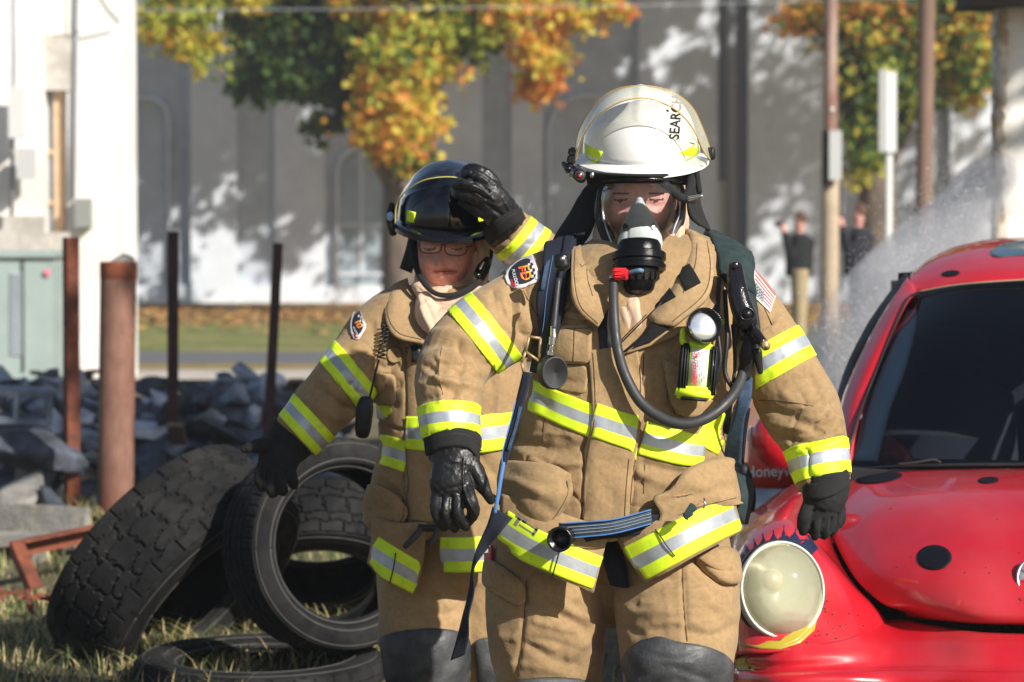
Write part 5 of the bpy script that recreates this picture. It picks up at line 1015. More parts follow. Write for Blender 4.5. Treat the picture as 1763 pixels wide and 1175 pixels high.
fend = both([[(1310, 960, 8.5), (1310, 880, 8.45), (1350, 842, 8.4), (1402, 822, 8.3), (1450, 819, 8.24)], [(1262, 1010, 8.05), (1268, 912, 7.98), (1312, 878, 7.92), (1375, 858, 7.88), (1434, 864, 8.03)], [(1250, 1040, 7.82), (1257, 940, 7.74), (1300, 896, 7.67), (1370, 882, 7.64), (1428, 917, 7.81)],
    [(1248, 1060, 7.66), (1254, 965, 7.56), (1295, 920, 7.47), (1370, 905, 7.45), (1445, 966, 7.63)], [(1249, 1075, 7.52), (1256, 1000, 7.42), (1290, 955, 7.34), (1385, 935, 7.38), (1474, 1010, 7.49)], [(1251, 1090, 7.44), (1262, 1045, 7.34), (1310, 1020, 7.27), (1420, 1010, 7.33), (1498, 1034, 7.42)], [(1254, 1110, 7.38), (1272, 1090, 7.27), (1330, 1085, 7.21), (1440, 1075, 7.25), (1514, 1052, 7.39)], [(1258, 1135, 7.34), (1278, 1125, 7.22), (1335, 1122, 7.17), (1450, 1110, 7.20), (1530, 1072, 7.38)]], 8, 7, .006, 'fender', M['red'], CAR, False)
TF = bvh(fend.data)
bump = both([[(1258, 1128, 7.345), (1335, 1116, 7.185), (1450, 1102, 7.21), (1530, 1068, 7.385), (1600, 1076, 7.30), (1680, 1088, 7.19), C_(1092, 7.13)], [(1262, 1140, 7.33), (1335, 1136, 7.17), (1450, 1126, 7.17), (1530, 1110, 7.25), (1600, 1108, 7.21), (1680, 1112, 7.13), C_(1114, 7.08)],
    [(1266, 1152, 7.33), (1335, 1152, 7.17), (1450, 1150, 7.15), (1530, 1146, 7.18), (1600, 1144, 7.15), (1680, 1146, 7.09), C_(1147, 7.04)], [(1264, 1158, 7.28), (1335, 1159, 7.11), (1450, 1158, 7.09), (1530, 1157, 7.12), (1600, 1157, 7.09), (1680, 1158, 7.03), C_(1159, 6.98)],
    [(1264, 1180, 7.26), (1335, 1182, 7.09), (1450, 1182, 7.07), (1530, 1182, 7.09), (1600, 1182, 7.06), (1680, 1182, 7.0), C_(1182, 6.95)], [(1270, 1250, 7.32), (1335, 1255, 7.14), (1450, 1258, 7.11), (1530, 1260, 7.12), (1600, 1262, 7.09), (1680, 1264, 7.03), C_(1265, 6.98)], [(1280, 1300, 7.42), (1340, 1305, 7.26), (1450, 1308, 7.24), (1530, 1310, 7.24), (1600, 1312, 7.2), (1680, 1314, 7.15), C_(1315, 7.1)]], 7, 6, .006, 'bumper', M['red'], CAR)
both([[(1440, 830, 8.30), (1520, 830, 8.2), (1640, 830, 8.12), C_(830, 8.08)], [(1440, 960, 7.80), (1520, 960, 7.66), (1640, 950, 7.56), C_(940, 7.50)], [(1480, 1060, 7.56), (1560, 1085, 7.40), (1680, 1095, 7.28), C_(1098, 7.24)], [(1480, 1140, 7.5), (1560, 1140, 7.40), (1680, 1140, 7.28), C_(1140, 7.24)]], 5, 5, .004, 'gap_shade_sheet', M['gap'], CAR)  # dark sheet put in for the shade in the gap under the hood
# pillars, roof, glass
both([[(1438, 815, 8.34), (1450, 813, 8.26), (1462, 806, 8.235)], [(1441, 745, 8.40), (1456, 748, 8.33), (1471, 742, 8.31)], [(1449, 690, 8.50), (1470, 690, 8.43), (1488, 690, 8.41)], [(1470, 635, 8.60), (1491, 636, 8.52), (1508, 638, 8.50)], [(1502, 570, 8.72), (1520, 574, 8.64), (1534, 575, 8.62)], [(1535, 515, 8.83), (1550, 520, 8.75), (1562, 516, 8.74)], [(1562, 477, 8.94), (1572, 492, 8.86), (1581, 503, 8.82)]], 5, 6, .010, 'pillar', M['red'], CAR, False)
both([[(1430, 815, 8.40), (1438, 812, 8.37)], [(1438, 700, 8.55), (1447, 700, 8.50)], [(1455, 635, 8.66), (1469, 638, 8.61)], [(1492, 560, 8.8), (1503, 568, 8.74)], [(1530, 505, 8.95), (1537, 513, 8.86)], [(1560, 468, 9.05), (1565, 476, 8.98)]], 4, 6, .010, 'door_seal', M['black'], CAR, False)
ws = both([[(1461, 805, 8.24), (1560, 803, 8.13), (1660, 801, 8.06), C_(800, 8.03)], [(1488, 690, 8.42), (1570, 688, 8.31), (1660, 686, 8.25), C_(685, 8.22)], [(1534, 577, 8.63), (1600, 573, 8.54), (1680, 570, 8.49), C_(568, 8.46)], [(1578, 505, 8.83), (1640, 494, 8.77), (1700, 488, 8.73), C_(484, 8.70)]], 6, 6, 0, 'windscreen', glassy('tinted_windscreen', (.60, .68, .78), 1, .01), CAR)
roof = both([[(1572, 492, 8.86), (1580, 500, 8.83), (1640, 489, 8.78), (1700, 483, 8.74), C_(479, 8.71)], [(1566, 478, 8.97), (1585, 478, 8.92), (1645, 466, 8.87), (1705, 460, 8.84), C_(456, 8.82)], [(1575, 465, 9.15), (1600, 450, 9.12), (1650, 436, 9.10), (1710, 430, 9.08), C_(426, 9.07)], [(1590, 455, 9.4), (1625, 432, 9.4), (1670, 419, 9.4), (1720, 412, 9.4), C_(408, 9.4)], [(1610, 455, 9.8), (1640, 432, 9.8), (1680, 420, 9.8), (1730, 413, 9.8), C_(410, 9.8)], [(1640, 520, 10.4), (1650, 470, 10.4), (1690, 445, 10.4), (1730, 435, 10.4), C_(430, 10.4)]], 6, 6, .008, 'roof', M['red'], CAR)
TRf = bvh(roof.data)
o = drape(TRf, [(1700, 440), (1712, 426), (1745, 416), (1800, 412), (1800, 440), (1750, 441), (1712, 445)], 9.0, .004, .004, 'sunroof', nm('sunroof_glass', (.04, .09, .13), rough=.08, coat=.6), CAR, 8, curve=1)
tube_px([(1578, 503, 8.81, 1.6), (1640, 492, 8.755, 1.6), (1700, 486, 8.715, 1.6), (1800, 480, 8.69, 1.6)], 'roof_seam', nm('dusty_seal', (.30, .24, .17), rough=.9), CAR)
tube_px([(1581, 504, 8.80, 2), (1562, 516, 8.73, 2), (1534, 576, 8.61, 2), (1508, 640, 8.49, 2), (1488, 690, 8.40, 2.5), (1471, 742, 8.30, 3), (1462, 803, 8.225, 3), (1560, 803, 8.11, 3.5), (1660, 801, 8.045, 3.5), (1800, 800, 8.00, 3.5)], 'screen_seal', M['black'], CAR)
for k in (8, 4, 0): pass
tube_px([(1545, 800, 8.08, 2), (1580, 796, 8.06, 2.2), (1606, 792, 8.05, 2.2), (1620, 796, 8.04, 1.4)], 'wiper', M['hose'], CAR)
# spots and lashes
def ov(cx, cy, rx, ry, n=16, rot=0): return [(cx + rx * math.cos(a) * math.cos(rot) - ry * math.sin(a) * math.sin(rot), cy + ry * math.sin(a) * math.cos(rot) + rx * math.cos(a) * math.sin(rot)) for a in [2 * math.pi * k / n for k in range(n)]]
for (cx, cy, rx, ry, t, par, r) in ((1609, 961, 30, 21.5, TB, hood, 0), (1702, 828, 18, 5.5, TB, hood, -.05), (1514, 824, 40, 8.5, TB, hood, -.12), (1637, 472, 16, 5, TRf, roof, -.1), (1900, 900, 40, 28, TB, hood, 0)): drape(t, ov(cx, cy, rx, ry, 20, r), 9.1 if cy < 500 else 8.15 if cy < 835 else 7.5, .0025, .001, 'spot', M['spot'], par, 6)
lash = [(1268, 985), (1276, 960), (1284, 938), (1290, 955), (1297, 926), (1303, 944), (1313, 919), (1320, 937), (1331, 914), (1338, 932), (1349, 906), (1357, 928), (1369, 912), (1374, 930), (1392, 925), (1402, 945), (1385, 940), (1360, 933), (1336, 936), (1305, 946), (1285, 968), (1274, 990)]
V = []; F = []
top = [(1268, 985), (1276, 958), (1284, 937), (1290, 953), (1298, 926), (1304, 943), (1314, 918), (1321, 936), (1332, 913), (1339, 931), (1350, 905), (1358, 927), (1370, 910), (1376, 930), (1392, 922), (1408, 945)]
cen = (1336, 1022); mb = MB(); vs = []
for (x, y) in top:
    a = math.atan2((y - cen[1]) / 84, (x - cen[0]) / 74); bx, by = cen[0] + 70 * math.cos(a), cen[1] + 80 * math.sin(a)
    for t in (0, .25, .5, .75, 1): vs.append(hit(TF, bx + (x - bx) * t, by + (y - by) * t, 7.5, .002)[0])
mb.add(vs, grid_faces(5, len(top))); mb.build('eyelash_decal', M['lash'], fend)
# headlight
lens_m = glassy('headlight_lens', (1, 1, .95), .62, .05, (.74, .73, .56), 9, .62); refl = nm('headlight_bowl', (.62, .60, .42), rough=.4, metal=.25, var=.2, vscale=16); 
hl = disc_px(1336, 1021, 7.30, 73, 83, .05, 'headlight', [refl], CAR, 56, (math.radians(-14), math.radians(9)), [(1, -.04), (1, .062), (.965, .070), (.93, .062), (.85, .036), (.6, .008), (.3, -.008), (.001, -.012)])
hl.data.materials.clear(); hl.data.materials.append(refl)
disc_px(1336, 1021, 7.30, 70, 80, .05, 'lens_cover', lens_m, hl, 56, (math.radians(-14), math.radians(9)), [(.98, .060), (.97, .070), (.9, .082), (.75, .095), (.5, .106), (.25, .111), (.001, .112)])
disc_px(1336, 1021, 7.30, 75, 85, .05, 'headlight_rim', nm('pale_lens_edge', (.55, .60, .56), rough=.25), hl, 56, (math.radians(-14), math.radians(9)), [(.99, .03), (1.0, .062), (.985, .072), (.95, .073), (.93, .066), (.93, .05)])
disc_px(1336, 1021, 7.32, 79, 90, .05, 'headlight_gasket', M['black'], hl, 56, (math.radians(-14), math.radians(9)), [(.9, -.03), (1.0, .035), (.985, .055), (.93, .060), (.92, .04)])
disc_px(1325, 1000, 7.27, 24, 24, .03, 'bulb_shield', refl, hl, 28, (math.radians(-14), math.radians(9)), [(1, 0), (.95, .02), (.6, .034), (.001, .04)])
disc_px(1350, 1050, 7.27, 15, 15, .02, 'indicator_bulb', nm('amber', (.5, .35, .1), rough=.3), hl, 20, (math.radians(-14), 0), [(1, 0), (.8, .015), (.001, .02)])
ye = nm('painted_glow', (.42, .32, .03), rough=.35, coat=.6)  # yellow glow by the headlight, put in as coloured patches
for q in ([(1262, 1108), (1285, 1112), (1310, 1118), (1345, 1114), (1375, 1102), (1395, 1083), (1408, 1060), (1402, 1086), (1378, 1108), (1343, 1119), (1305, 1117), (1275, 1112)],): drape(TF, q, 7.3, .002, .001, 'yellow_glow', ye, fend, 5)
for q in ([(1266, 1134), (1290, 1128), (1280, 1140), (1308, 1148), (1284, 1148), (1300, 1156), (1268, 1154)],): drape(bvh(bump.data), q, 7.25, .002, .001, 'yellow_glow', ye, bump, 5)
# emblem
em = disc_px(1783, 1000, 7.205, 35, 41, .012, 'emblem', [M['chrome'], nm('emblem_ground', (.25, .27, .3), rough=.3, metal=.6)], hood, 44, (math.radians(-22), 0), [(1, -.01), (1, .012), (.96, .016), (.86, .014), (.85, .010), (.001, .010)], [0, 0, 0, 1, 1])
tem = BVHTree.FromPolygons([P(1700, 900, 7.188), P(1900, 900, 7.188), P(1900, 1100, 7.188), P(1700, 1100, 7.188)], [(0, 1, 2, 3)])
lettering('V', tem, 1783, 985, 34, 0, 7.18, M['chrome'], em, 'emblem_letter', .001, 1.3); lettering('W', tem, 1783, 1012, 34, 0, 7.18, M['chrome'], em, 'emblem_letter', .001, 1.2)
# mirror housings
mr = remesh([limb([(1330, 722, 8.32, 16, .04), (1333, 735, 8.30, 38, .07), (1336, 755, 8.29, 44, .08), (1342, 775, 8.30, 38, .07), (1350, 788, 8.33, 20, .04)])], .006, 3)
m1 = link('wing_mirror', mr, M['red'], CAR); mb = MB(); mb.add(*limb([(1372, 775, 8.38, 12, .03), (1410, 790, 8.42, 12, .03), (1440, 800, 8.44, 12, .03)])); mb.build('mirror_arm', M['black'], m1, True)
me2 = mr.copy(); c = co_of(me2); set_co(me2, np.array([list(x) for x in mir([Vector(q) for q in c])])); me2.flip_normals(); link('wing_mirror', me2, M['red'], CAR)
tube_px([(1293, 735, 8.29, 3), (1290, 755, 8.28, 3.5), (1296, 775, 8.29, 3)], 'mirror_white_edge', nm('edge_white', (.6, .6, .6), rough=.5), m1)  # white strip along the left edge of the mirror housing
# flanks, tail, floor, cabin
W = lambda lat, lon, z: CARO + CL * lat + CD * lon + Vector((0, 0, z))
def cshell(rows, name, mat, thick=.01, ku=5, kv=5, parent=CAR):
    A = np.array([[list(W(*q)) for q in r] for r in rows], float); A = np.array([spline(r, ku) for r in A]); A = np.array([spline(A[:, j], kv) for j in range(A.shape[1])]).transpose(1, 0, 2)
    nv, nu = A.shape[:2]; return link(name, mk([Vector(x) for x in A.reshape(-1, 3)], grid_faces(nu, nv)), mat, parent, True)
for sgn in (-1, 1):
    d = cshell([[(-.68 * sgn, 1.35, .22), (-.70 * sgn, 2.0, .22), (-.68 * sgn, 2.7, .22)], [(-.70 * sgn, 1.35, .5), (-.73 * sgn, 2.0, .5), (-.70 * sgn, 2.7, .5)], [(-.66 * sgn, 1.3, .78), (-.69 * sgn, 2.0, .82), (-.66 * sgn, 2.7, .84)]], 'door', M['red'])
    mb = MB(); mb.box(W(-.725 * sgn, 2.4, .66), (.02, .16, .03)); mb.build('door_handle', M['black'], d)
    cshell([[(-.66 * sgn, 1.3, .79), (-.69 * sgn, 2.0, .83), (-.66 * sgn, 2.7, .85)], [(-.59 * sgn, 1.5, 1.0), (-.60 * sgn, 2.0, 1.08), (-.56 * sgn, 2.7, 1.05)], [(-.49 * sgn, 1.75, 1.26), (-.48 * sgn, 2.1, 1.34), (-.44 * sgn, 2.7, 1.30)]], 'side_window', nm('side_glass', (.02, .03, .04), rough=.05))
    cshell([[(-.68 * sgn, 2.7, .25), (-.74 * sgn, 3.2, .3), (-.6 * sgn, 3.75, .3)], [(-.70 * sgn, 2.7, .5), (-.78 * sgn, 3.2, .6), (-.62 * sgn, 3.85, .5)], [(-.66 * sgn, 2.7, .85), (-.68 * sgn, 3.2, .86), (-.5 * sgn, 3.75, .75)]], 'rear_fender', M['red'])
    for lon in (.62, 3.2):
        c = W(-.62 * sgn, lon, .30); ax = CL * sgn; wheel = MB(); pts = [c + ax * q for q in (-.09, -.08, .08, .09)]; wheel.add(*sweep(pts, [(.24, .24), (.30, .30), (.30, .30), (.24, .24)], 40, up=Vector((0, 0, 1)))); wh_ = wheel.build('wheel', M['black'], CAR, True)
        rim_ = MB(); rim_.add(*sweep([c - ax * .095, c - ax * .085], [(.19, .19), (.20, .20)], 32, up=Vector((0, 0, 1)))); rim_.build('rim', M['chrome'], wh_, True)
cshell([[(-.56, 2.55, 1.33), (0, 2.6, 1.36), (.56, 2.55, 1.33)], [(-.62, 3.2, 1.1), (0, 3.3, 1.13), (.62, 3.2, 1.1)], [(-.64, 3.75, .75), (0, 3.9, .78), (.64, 3.75, .75)], [(-.68, 3.85, .3), (0, 4.0, .3), (.68, 3.85, .3)]], 'tailgate', M['red'])
mb = MB(); mb.box(W(0, 1.9, .25), (1.45, 3.2, .08), Matrix.Rotation(-math.radians(12.5), 3, 'Z')); mb.build('floor_pan', M['black'], CAR)
RZ = Matrix.Rotation(-math.radians(12.5), 3, 'Z'); M['cabin'] = nm('cabin_trim', (.015, .016, .02), rough=.8); M['seat'] = nm('seat_cloth', (.02, .02, .025), rough=.9)
mb = MB(); mb.add(*limb([(1490, 790, 8.40, 24, .05), (1520, 778, 8.42, 30, .06), (1550, 790, 8.42, 22, .05)])); mb.build('red_lump', M['red'], CAR, True)  # plain red lump low behind the windscreen
mb = MB(); mb.box(W(0, 1.05, .72), (1.25, .45, .14), RZ); mb.build('dashboard', M['cabin'], CAR)
mb = MB(); mb.box(W(0, 2.75, .85), (1.2, .05, .9), RZ); mb.build('rear_bulkhead', M['cabin'], CAR)
for lat in (-.36, .36):
    st_ = link('seat', remesh([sweep([W(lat, 2.0, .35), W(lat, 2.05, .6), W(lat, 2.12, .95), W(lat, 2.14, 1.0)], [(.22, .08), (.25, .09), (.22, .08), (.12, .05)], 20), sweep([W(lat, 1.5, .42), W(lat, 2.0, .42)], [(.24, .09), (.24, .09)], 20, up=Vector((0, 0, 1)))], .012, 3), M['seat'], CAR)
    mb = MB(); mb.add(*sweep([W(lat, 2.14, .98), W(lat, 2.15, 1.05), W(lat, 2.15, 1.14), W(lat, 2.15, 1.16)], [(.05, .03), (.12, .05), (.12, .05), (.07, .03)], 20)); mb.build('headrest', M['seat'], st_, True)
mb = MB(); ring = [W(.36, 1.42, .84) + RZ @ Vector((.17 * math.cos(a), -.05 * math.sin(a) - .0, .16 * math.sin(a))) for a in [2 * math.pi * k / 32 for k in range(33)]]; mb.tube(ring, .012, 8); mb.build('steering_wheel', M['black'], CAR, True)
patch([[(1466, 792, 8.27), (1510, 792, 8.24)], [(1488, 705, 8.43), (1532, 700, 8.39)], [(1515, 640, 8.53), (1558, 632, 8.51)], [(1545, 572, 8.67), (1575, 560, 8.67)], [(1562, 535, 8.77), (1577, 530, 8.77)]], 4, 5, .01, 'pillar_trim', nm('pale_green_trim', (.72, .85, .78), rough=.7), CAR)
dk = MB()
for k in range(64):
    x, y = random.uniform(1385, 1490), random.uniform(1020, 1150)
    if k > 48: x, y = random.uniform(1500, 1763), random.uniform(830, 1140)
    t = TF if x < 1440 else TB if y < 1050 else bvh(bump.data) if k == 30 else TF
    l, n = hit(t, x, y, 7.4, .001); r = random.uniform(.0015, .0042); dk.box(l, (r * 1.6, .002, r), Matrix.Rotation(random.random() * 3, 3, 'Y'))
o = dk.build('dirt', nm('mud', (.06, .035, .02), rough=1), CAR); o['kind'] = 'stuff'
# ================================================================ setting
def ray_ground(px, py): 
    d = P(px, py, 10) - CAM; return CAM + d * (-CAM.z / d.z)
def sheet(name, x0, x1, y0, y1, z, mat, nx=2, ny=2, fn=None):
    V = []; 
    for j in range(ny + 1):
        for i in range(nx + 1):
            x = x0 + (x1 - x0) * i / nx; y = y0 + (y1 - y0) * j / ny; V.append((x, y, z + (fn(x, y) if fn else 0)))
    o = link(name, mk(V, grid_faces(nx + 1, ny + 1)), mat, None, True); return tag(o, kind='structure')
g_dirt = nm('dry_dirt', (.15, .115, .075), rough=1, color2=(.11, .10, .05), mix=.5, mscale=1.4, var=.4, vscale=9, bump=1, bscale=30, bdist=.03)
sheet('ground', -60, 60, -10, 30.5, 0, g_dirt, 60, 60, lambda x, y: .02 * noise.noise(Vector((x * 1.3, y * 1.3, 0))) * (1 if 7 < y < 26 else 0))
sheet('sidewalk', -60, 60, 27.4, 29.4, .05, nm('pale_concrete', (.42, .38, .34), rough=.9, var=.15, vscale=2))
sheet('verge', -60, 60, 29.4, 31.2, .03, nm('verge_grass', (.16, .15, .04), rough=1, color2=(.30, .20, .08), mix=.5, mscale=2, var=.3, vscale=12, bump=1, bscale=30))
sheet('road', -60, 60, 31.2, 34.6, .01, nm('asphalt', (.13, .13, .145), rough=.9, var=.15, vscale=3, bump=.4, bscale=80))
g_lawn = nm('lawn', (.12, .16, .035), rough=1, color2=(.24, .21, .07), mix=.5, mscale=.7, var=.35, vscale=6, bump=1, bscale=20)
sheet('lawn', -60, 60, 34.6, 47, .02, g_lawn)
sheet('leafy_lawn', -60, 60, 45.5, 90, .03, nm('leaf_litter', (.33, .17, .06), rough=1, color2=(.18, .13, .05), mix=.45, mscale=1.6, var=.4, vscale=9, bump=1, bscale=20))
# scattered fallen leaves on the lawn
mb = MB()
for _ in range(5200):
    y = random.triangular(39, 57, 50); x = random.uniform(-11, 11); a = random.random() * 6.28; r = random.uniform(.05, .10); t = random.uniform(-.3, .6)
    mb.add([(x + r * math.cos(a + k), y + r * math.sin(a + k), .05 + .04 * random.random()) for k in (0, 1.6, 3.1, 4.7)], [(0, 1, 2, 3)], random.randrange(3))
fl = mb.build('fallen_leaves', [nm('leaf_rust', (.42, .17, .05), rough=.9), nm('leaf_tan', (.45, .27, .11), rough=.9), nm('leaf_gold', (.50, .33, .08), rough=.9)]); tag(fl, 'rusty fallen leaves scattered on the lawn before the grey building', 'leaves', kind='stuff')

# ---------------------------------------------------------------- tyres
def tyre(name, center, axis, R, Rin, Wd, style, label, bul=.06):
    """axis points to the visible sidewall"""
    axis = Vector(axis).normalized(); h = Wd / 2; side = R - Rin
    prof = [(Rin + .004, -h * .62), (Rin - .004, -h * .70), (Rin + .006, -h * .80), (Rin + side * .2, -h * .96), (Rin + side * .45, -h * 1.02), (Rin + side * .7, -h * 1.0), (Rin + side * .88, -h * .93), (R - .016, -h * .88)]
    nt_ = 40; tread = [(R - .010 * abs(q) ** 4, q * h * .88) for q in np.linspace(-1, 1, nt_)]
    prof2 = [(r, -a) for r, a in prof[::-1]]; outer = prof + tread + prof2; t = .012
    inner = [(Rin + .004, h * .55), (Rin + side * .35, h * .85), (R - .05, h * .82), (R - .028, h * .5), (R - .025, 0), (R - .028, -h * .5), (R - .05, -h * .82), (Rin + side * .35, -h * .85), (Rin + .004, -h * .55)]
    sec = outer + inner; n0, n1 = len(prof), len(prof) + nt_; nu = 432 if style == 'block' else 360
    a = axis.cross(Vector((0, 0, 1))); a = Vector((1, 0, 0)) if a.length < .05 else a.normalized(); b = a.cross(axis).normalized(); V = []; F = []
    for i in range(nu):
        th = 2 * math.pi * i / nu
        for k, (r, x) in enumerate(sec):
            rr = r
            if n0 <= k < n1:
                q = x / (h * .88); aq = abs(q)
                if style == 'block':
                    N = 27; row = 0 if aq < .30 else 1 if aq < .64 else 2; ph = (th * N / (2 * math.pi) + (.5 if row == 1 else 0) + (.18 * math.sin(q * 9) if row < 2 else .05) + (0 if q > 0 else .25)) % 1
                    edge = abs(aq - (.30 + .045 * math.sin(th * N))) < .024 or abs(aq - (.64 + .045 * math.sin(th * N + 1.5))) < .024
                    if ph < .09 or edge: rr = r - .011
                elif style == 'rib':
                    if min(abs(aq - .2), abs(aq - .55)) < .035 : rr = r - .007
                    elif aq > .62 and (i % 6) == 0: rr = r - .005
                    elif aq < .5 and (i % 9) == 0: rr = r - .003
                else:
                    if min(abs(aq - .25), abs(aq - .6)) < .04: rr = r - .008
                    elif aq > .68 and (i % 10) < 2: rr = r - .008
            elif style != 'rib' and k in (n0 - 1, n1) and (i % 16) < 3: rr = r - .006
            if k in (4,) or k == len(prof) + nt_ + 3: rr = r
            V.append(center + axis * (-x) + (a * math.cos(th) + b * math.sin(th)) * rr)
    m = len(sec)
    for i in range(nu):
        i2 = (i + 1) % nu
        for k in range(m): k2 = (k + 1) % m; F.append((i * m + k, i * m + k2, i2 * m + k2, i2 * m + k))
    me = mk(V, F); o = link(name, me, M['tyre'], None, True); sharp(o, 32); bm = bmesh.new(); bm.from_mesh(me); bmesh.ops.recalc_face_normals(bm, faces=bm.faces[:]); bm.to_mesh(me); bm.free()
    # raised rings on the sidewall
    mb = MB()
    for (rr, x, t) in ((Rin + side * .30, h * .985, .003), (Rin + side * .78, h * .985, .002), (Rin + .008, h * .80, .004)):
        mb.tube([center + axis * x + (a * math.cos(q) + b * math.sin(q)) * rr for q in [2 * math.pi * k / 120 for k in range(121)]], t, 6)
    mb.build('sidewall_ring', M['tyre_worn'], o, True); return tag(o, label, 'tyre', 'old tyres')
M['tyre'] = nm('old_rubber', (.007, .007, .008), rough=.85, spec=.3, color2=(.020, .0195, .019), mix=.55, mscale=6, var=.35, vscale=20, bump=.5, bscale=90, bdist=.003, rvar=.12)
M['tyre_worn'] = nm('worn_rubber', (.06, .058, .055), rough=.7, var=.3, vscale=20)
def ppv(px, py, Y): return P(px, py, Y)
tyre('tyre', ppv(572, 938, 9.35), (.46, -.87, .10), .352, .248, .28, 'rib', 'smooth car tyre standing under her gloved hand with its wide open hole facing the camera')
tyre('tyre', ppv(302, 985, 9.75), (.70, -.36, -.61), .46, .27, .33, 'block', 'big knobbly truck tyre leaning at the left of the pile')
tyre('tyre', ppv(548, 958, 10.35), (.05, -.60, -.80), .37, .20, .24, 'block', 'knobbly tyre seen through the hole of the standing tyre')
tyre('tyre', ppv(447, 1178, 9.30), (0.02, -.04, 1), .415, .27, .20, 'lug', 'worn tyre lying flat on the grass at the bottom of the pile')

# ---------------------------------------------------------------- rusty steel
M['rust'] = nm('rust_red', (.26, .075, .035), rough=.85, color2=(.12, .04, .025), mix=.5, mscale=7, var=.3, vscale=22, bump=.5, bscale=90, bdist=.004)
M['rust2'] = nm('rust_brown', (.21, .105, .075), rough=.75, color2=(.15, .055, .032), mix=.55, mscale=5, var=.25, vscale=30, bump=.5, bscale=120, bdist=.003, stretch=(1, 1, .4))
M['rust_shaded'] = nm('rust_shaded', (.030, .014, .014), rough=.85, color2=(.05, .02, .018), mix=.5, mscale=8, var=.3, vscale=20, bump=.4, bscale=80)  # darker rust, with the shade on two posts put into its colour
M['concrete'] = nm('broken_concrete', (.30, .28, .25), rough=.95, color2=(.19, .18, .165), mix=.5, mscale=6, var=.25, vscale=14, bump=.8, bscale=50, bdist=.01)
def bar(name, p0, p1, wx, wy, mat, label, cat='post', group=None, rz=0.0, bev=.004):
    p0, p1 = Vector(p0), Vector(p1); d = p1 - p0; L = d.length; bm = bmesh.new(); bmesh.ops.create_cube(bm, size=1)
    bmesh.ops.subdivide_edges(bm, edges=[e for e in bm.edges if abs((e.verts[0].co - e.verts[1].co).z) > .5], cuts=24)
    for v in bm.verts: v.co = Vector((v.co.x * wx, v.co.y * wy, (v.co.z + .5) * L))
    q = d.to_track_quat('Z', 'Y').to_matrix() @ Matrix.Rotation(rz, 3, 'Z')
    for v in bm.verts: n_ = noise.noise(v.co * 6) * .002; v.co = q @ (v.co + Vector((n_, n_, 0)))
    me = bpy.data.meshes.new(name); bm.to_mesh(me); bm.free(); o = link(name, me, mat, None, False); o.location = p0; m_ = o.modifiers.new('b', 'BEVEL'); m_.width = bev; m_.segments = 2; m_.limit_method = 'ANGLE'
    return tag(o, label, cat, group)
bar('steel_post', P(124, 884, 15.2) * 1 + Vector((0, 0, -.1)), P(122, 409, 15.2), .072, .072, M['rust'], 'red rusty square steel post left of the thick pipe', rz=.5)
bar('steel_post', P(297, 860, 15.8) + Vector((0, 0, -.2)), P(298, 399, 15.8), .078, .06, M['rust_shaded'], 'shade-darkened steel post in the middle between thick pipe and the leaning post', rz=.1)
bar('steel_post', P(452, 860, 15.8) + Vector((0, 0, -.2)), P(479, 419, 15.8), .075, .055, M['rust_shaded'], 'shade-darkened steel post leaning slightly right, nearest her gloved hand', rz=.1)
bar('steel_post', P(1296, 980, 12.4), P(1292, 560, 12.4), .16, .16, M['rust2'], 'brown rusty post partly hidden behind the masked firefighter, beside the red mirror', rz=.3)
pb = P(201, 925, 14.4); PIPE = empty('pipe_bollard', (pb.x, pb.y, 0), 'thick rusty steel pipe standing upright, filled with concrete', 'bollard')
r = 31 * S(14.4); tp = P(204, 452, 14.4); mb = MB(); bt = Vector((pb.x - .01, pb.y, -.1))
rows = [bt + (tp - bt) * q for q in np.linspace(0, 1, 40)]; v, f = sweep(rows, [(r, r)] * 40, 40); mb.add(v, f); pipe = mb.build('pipe_shell', M['rust2'], PIPE, True); sharp(pipe, 40)
mb = MB(); v, f = sweep([tp + Vector((0, 0, -.085)), tp + Vector((0, 0, -.08)), tp + Vector((0, 0, .0)), tp + Vector((0, 0, .003))], [(r * 1.0, r), (r * 1.03, r * 1.03), (r * 1.03, r * 1.03), (r * .99, r * .99)], 40); mb.add(v, f); sharp(mb.build('pipe_collar', M['rust'], PIPE, True), 40)
v, f = sweep([tp + Vector((0, 0, -.02)), tp + Vector((0, 0, .006)), tp + Vector((-.01, 0, .022))], [(r * .95, r * .95), (r * .9, r * .9), (r * .5, r * .5)], 24); link('concrete_fill', mk(v, f), M['concrete'], PIPE, True)
# bent angle iron
mb = MB(); a0, a1, a2 = P(205, 898, 12.2), P(30, 934, 11.4), P(64, 1012, 11.0)
def angle(mb, p, q, w_=.055, t=.006):
    d = (q - p); L = d.length; m_ = d.to_track_quat('Y', 'Z').to_matrix(); c = (p + q) / 2; mb.box(c, (w_, L, t), m_); mb.box(c + m_ @ Vector((w_ / 2, 0, -w_ / 2)), (t, L, w_), m_)
angle(mb, a0, a1, .07); angle(mb, a1, a2, .05); AI = mb.build('angle_iron', M['rust']); tag(AI, 'bent rusty red angle iron lying in front of the thick pipe', 'scrap iron')
mb = MB(); q0 = P(20, 1040, 10.6)
for k in range(14):
    a = random.uniform(-1, 1); p = q0 + Vector((random.uniform(-.1, .35), random.uniform(-.2, .2), random.uniform(-.02, .05))); mb.box(p, (random.uniform(.04, .16), .03, .012), Matrix.Rotation(a, 3, 'Y') @ Matrix.Rotation(a * 2, 3, 'Z'))
tag(mb.build('scrap_heap', M['rust']), 'crumpled rusty sheet scraps in the grass at left', 'scrap', kind='stuff')

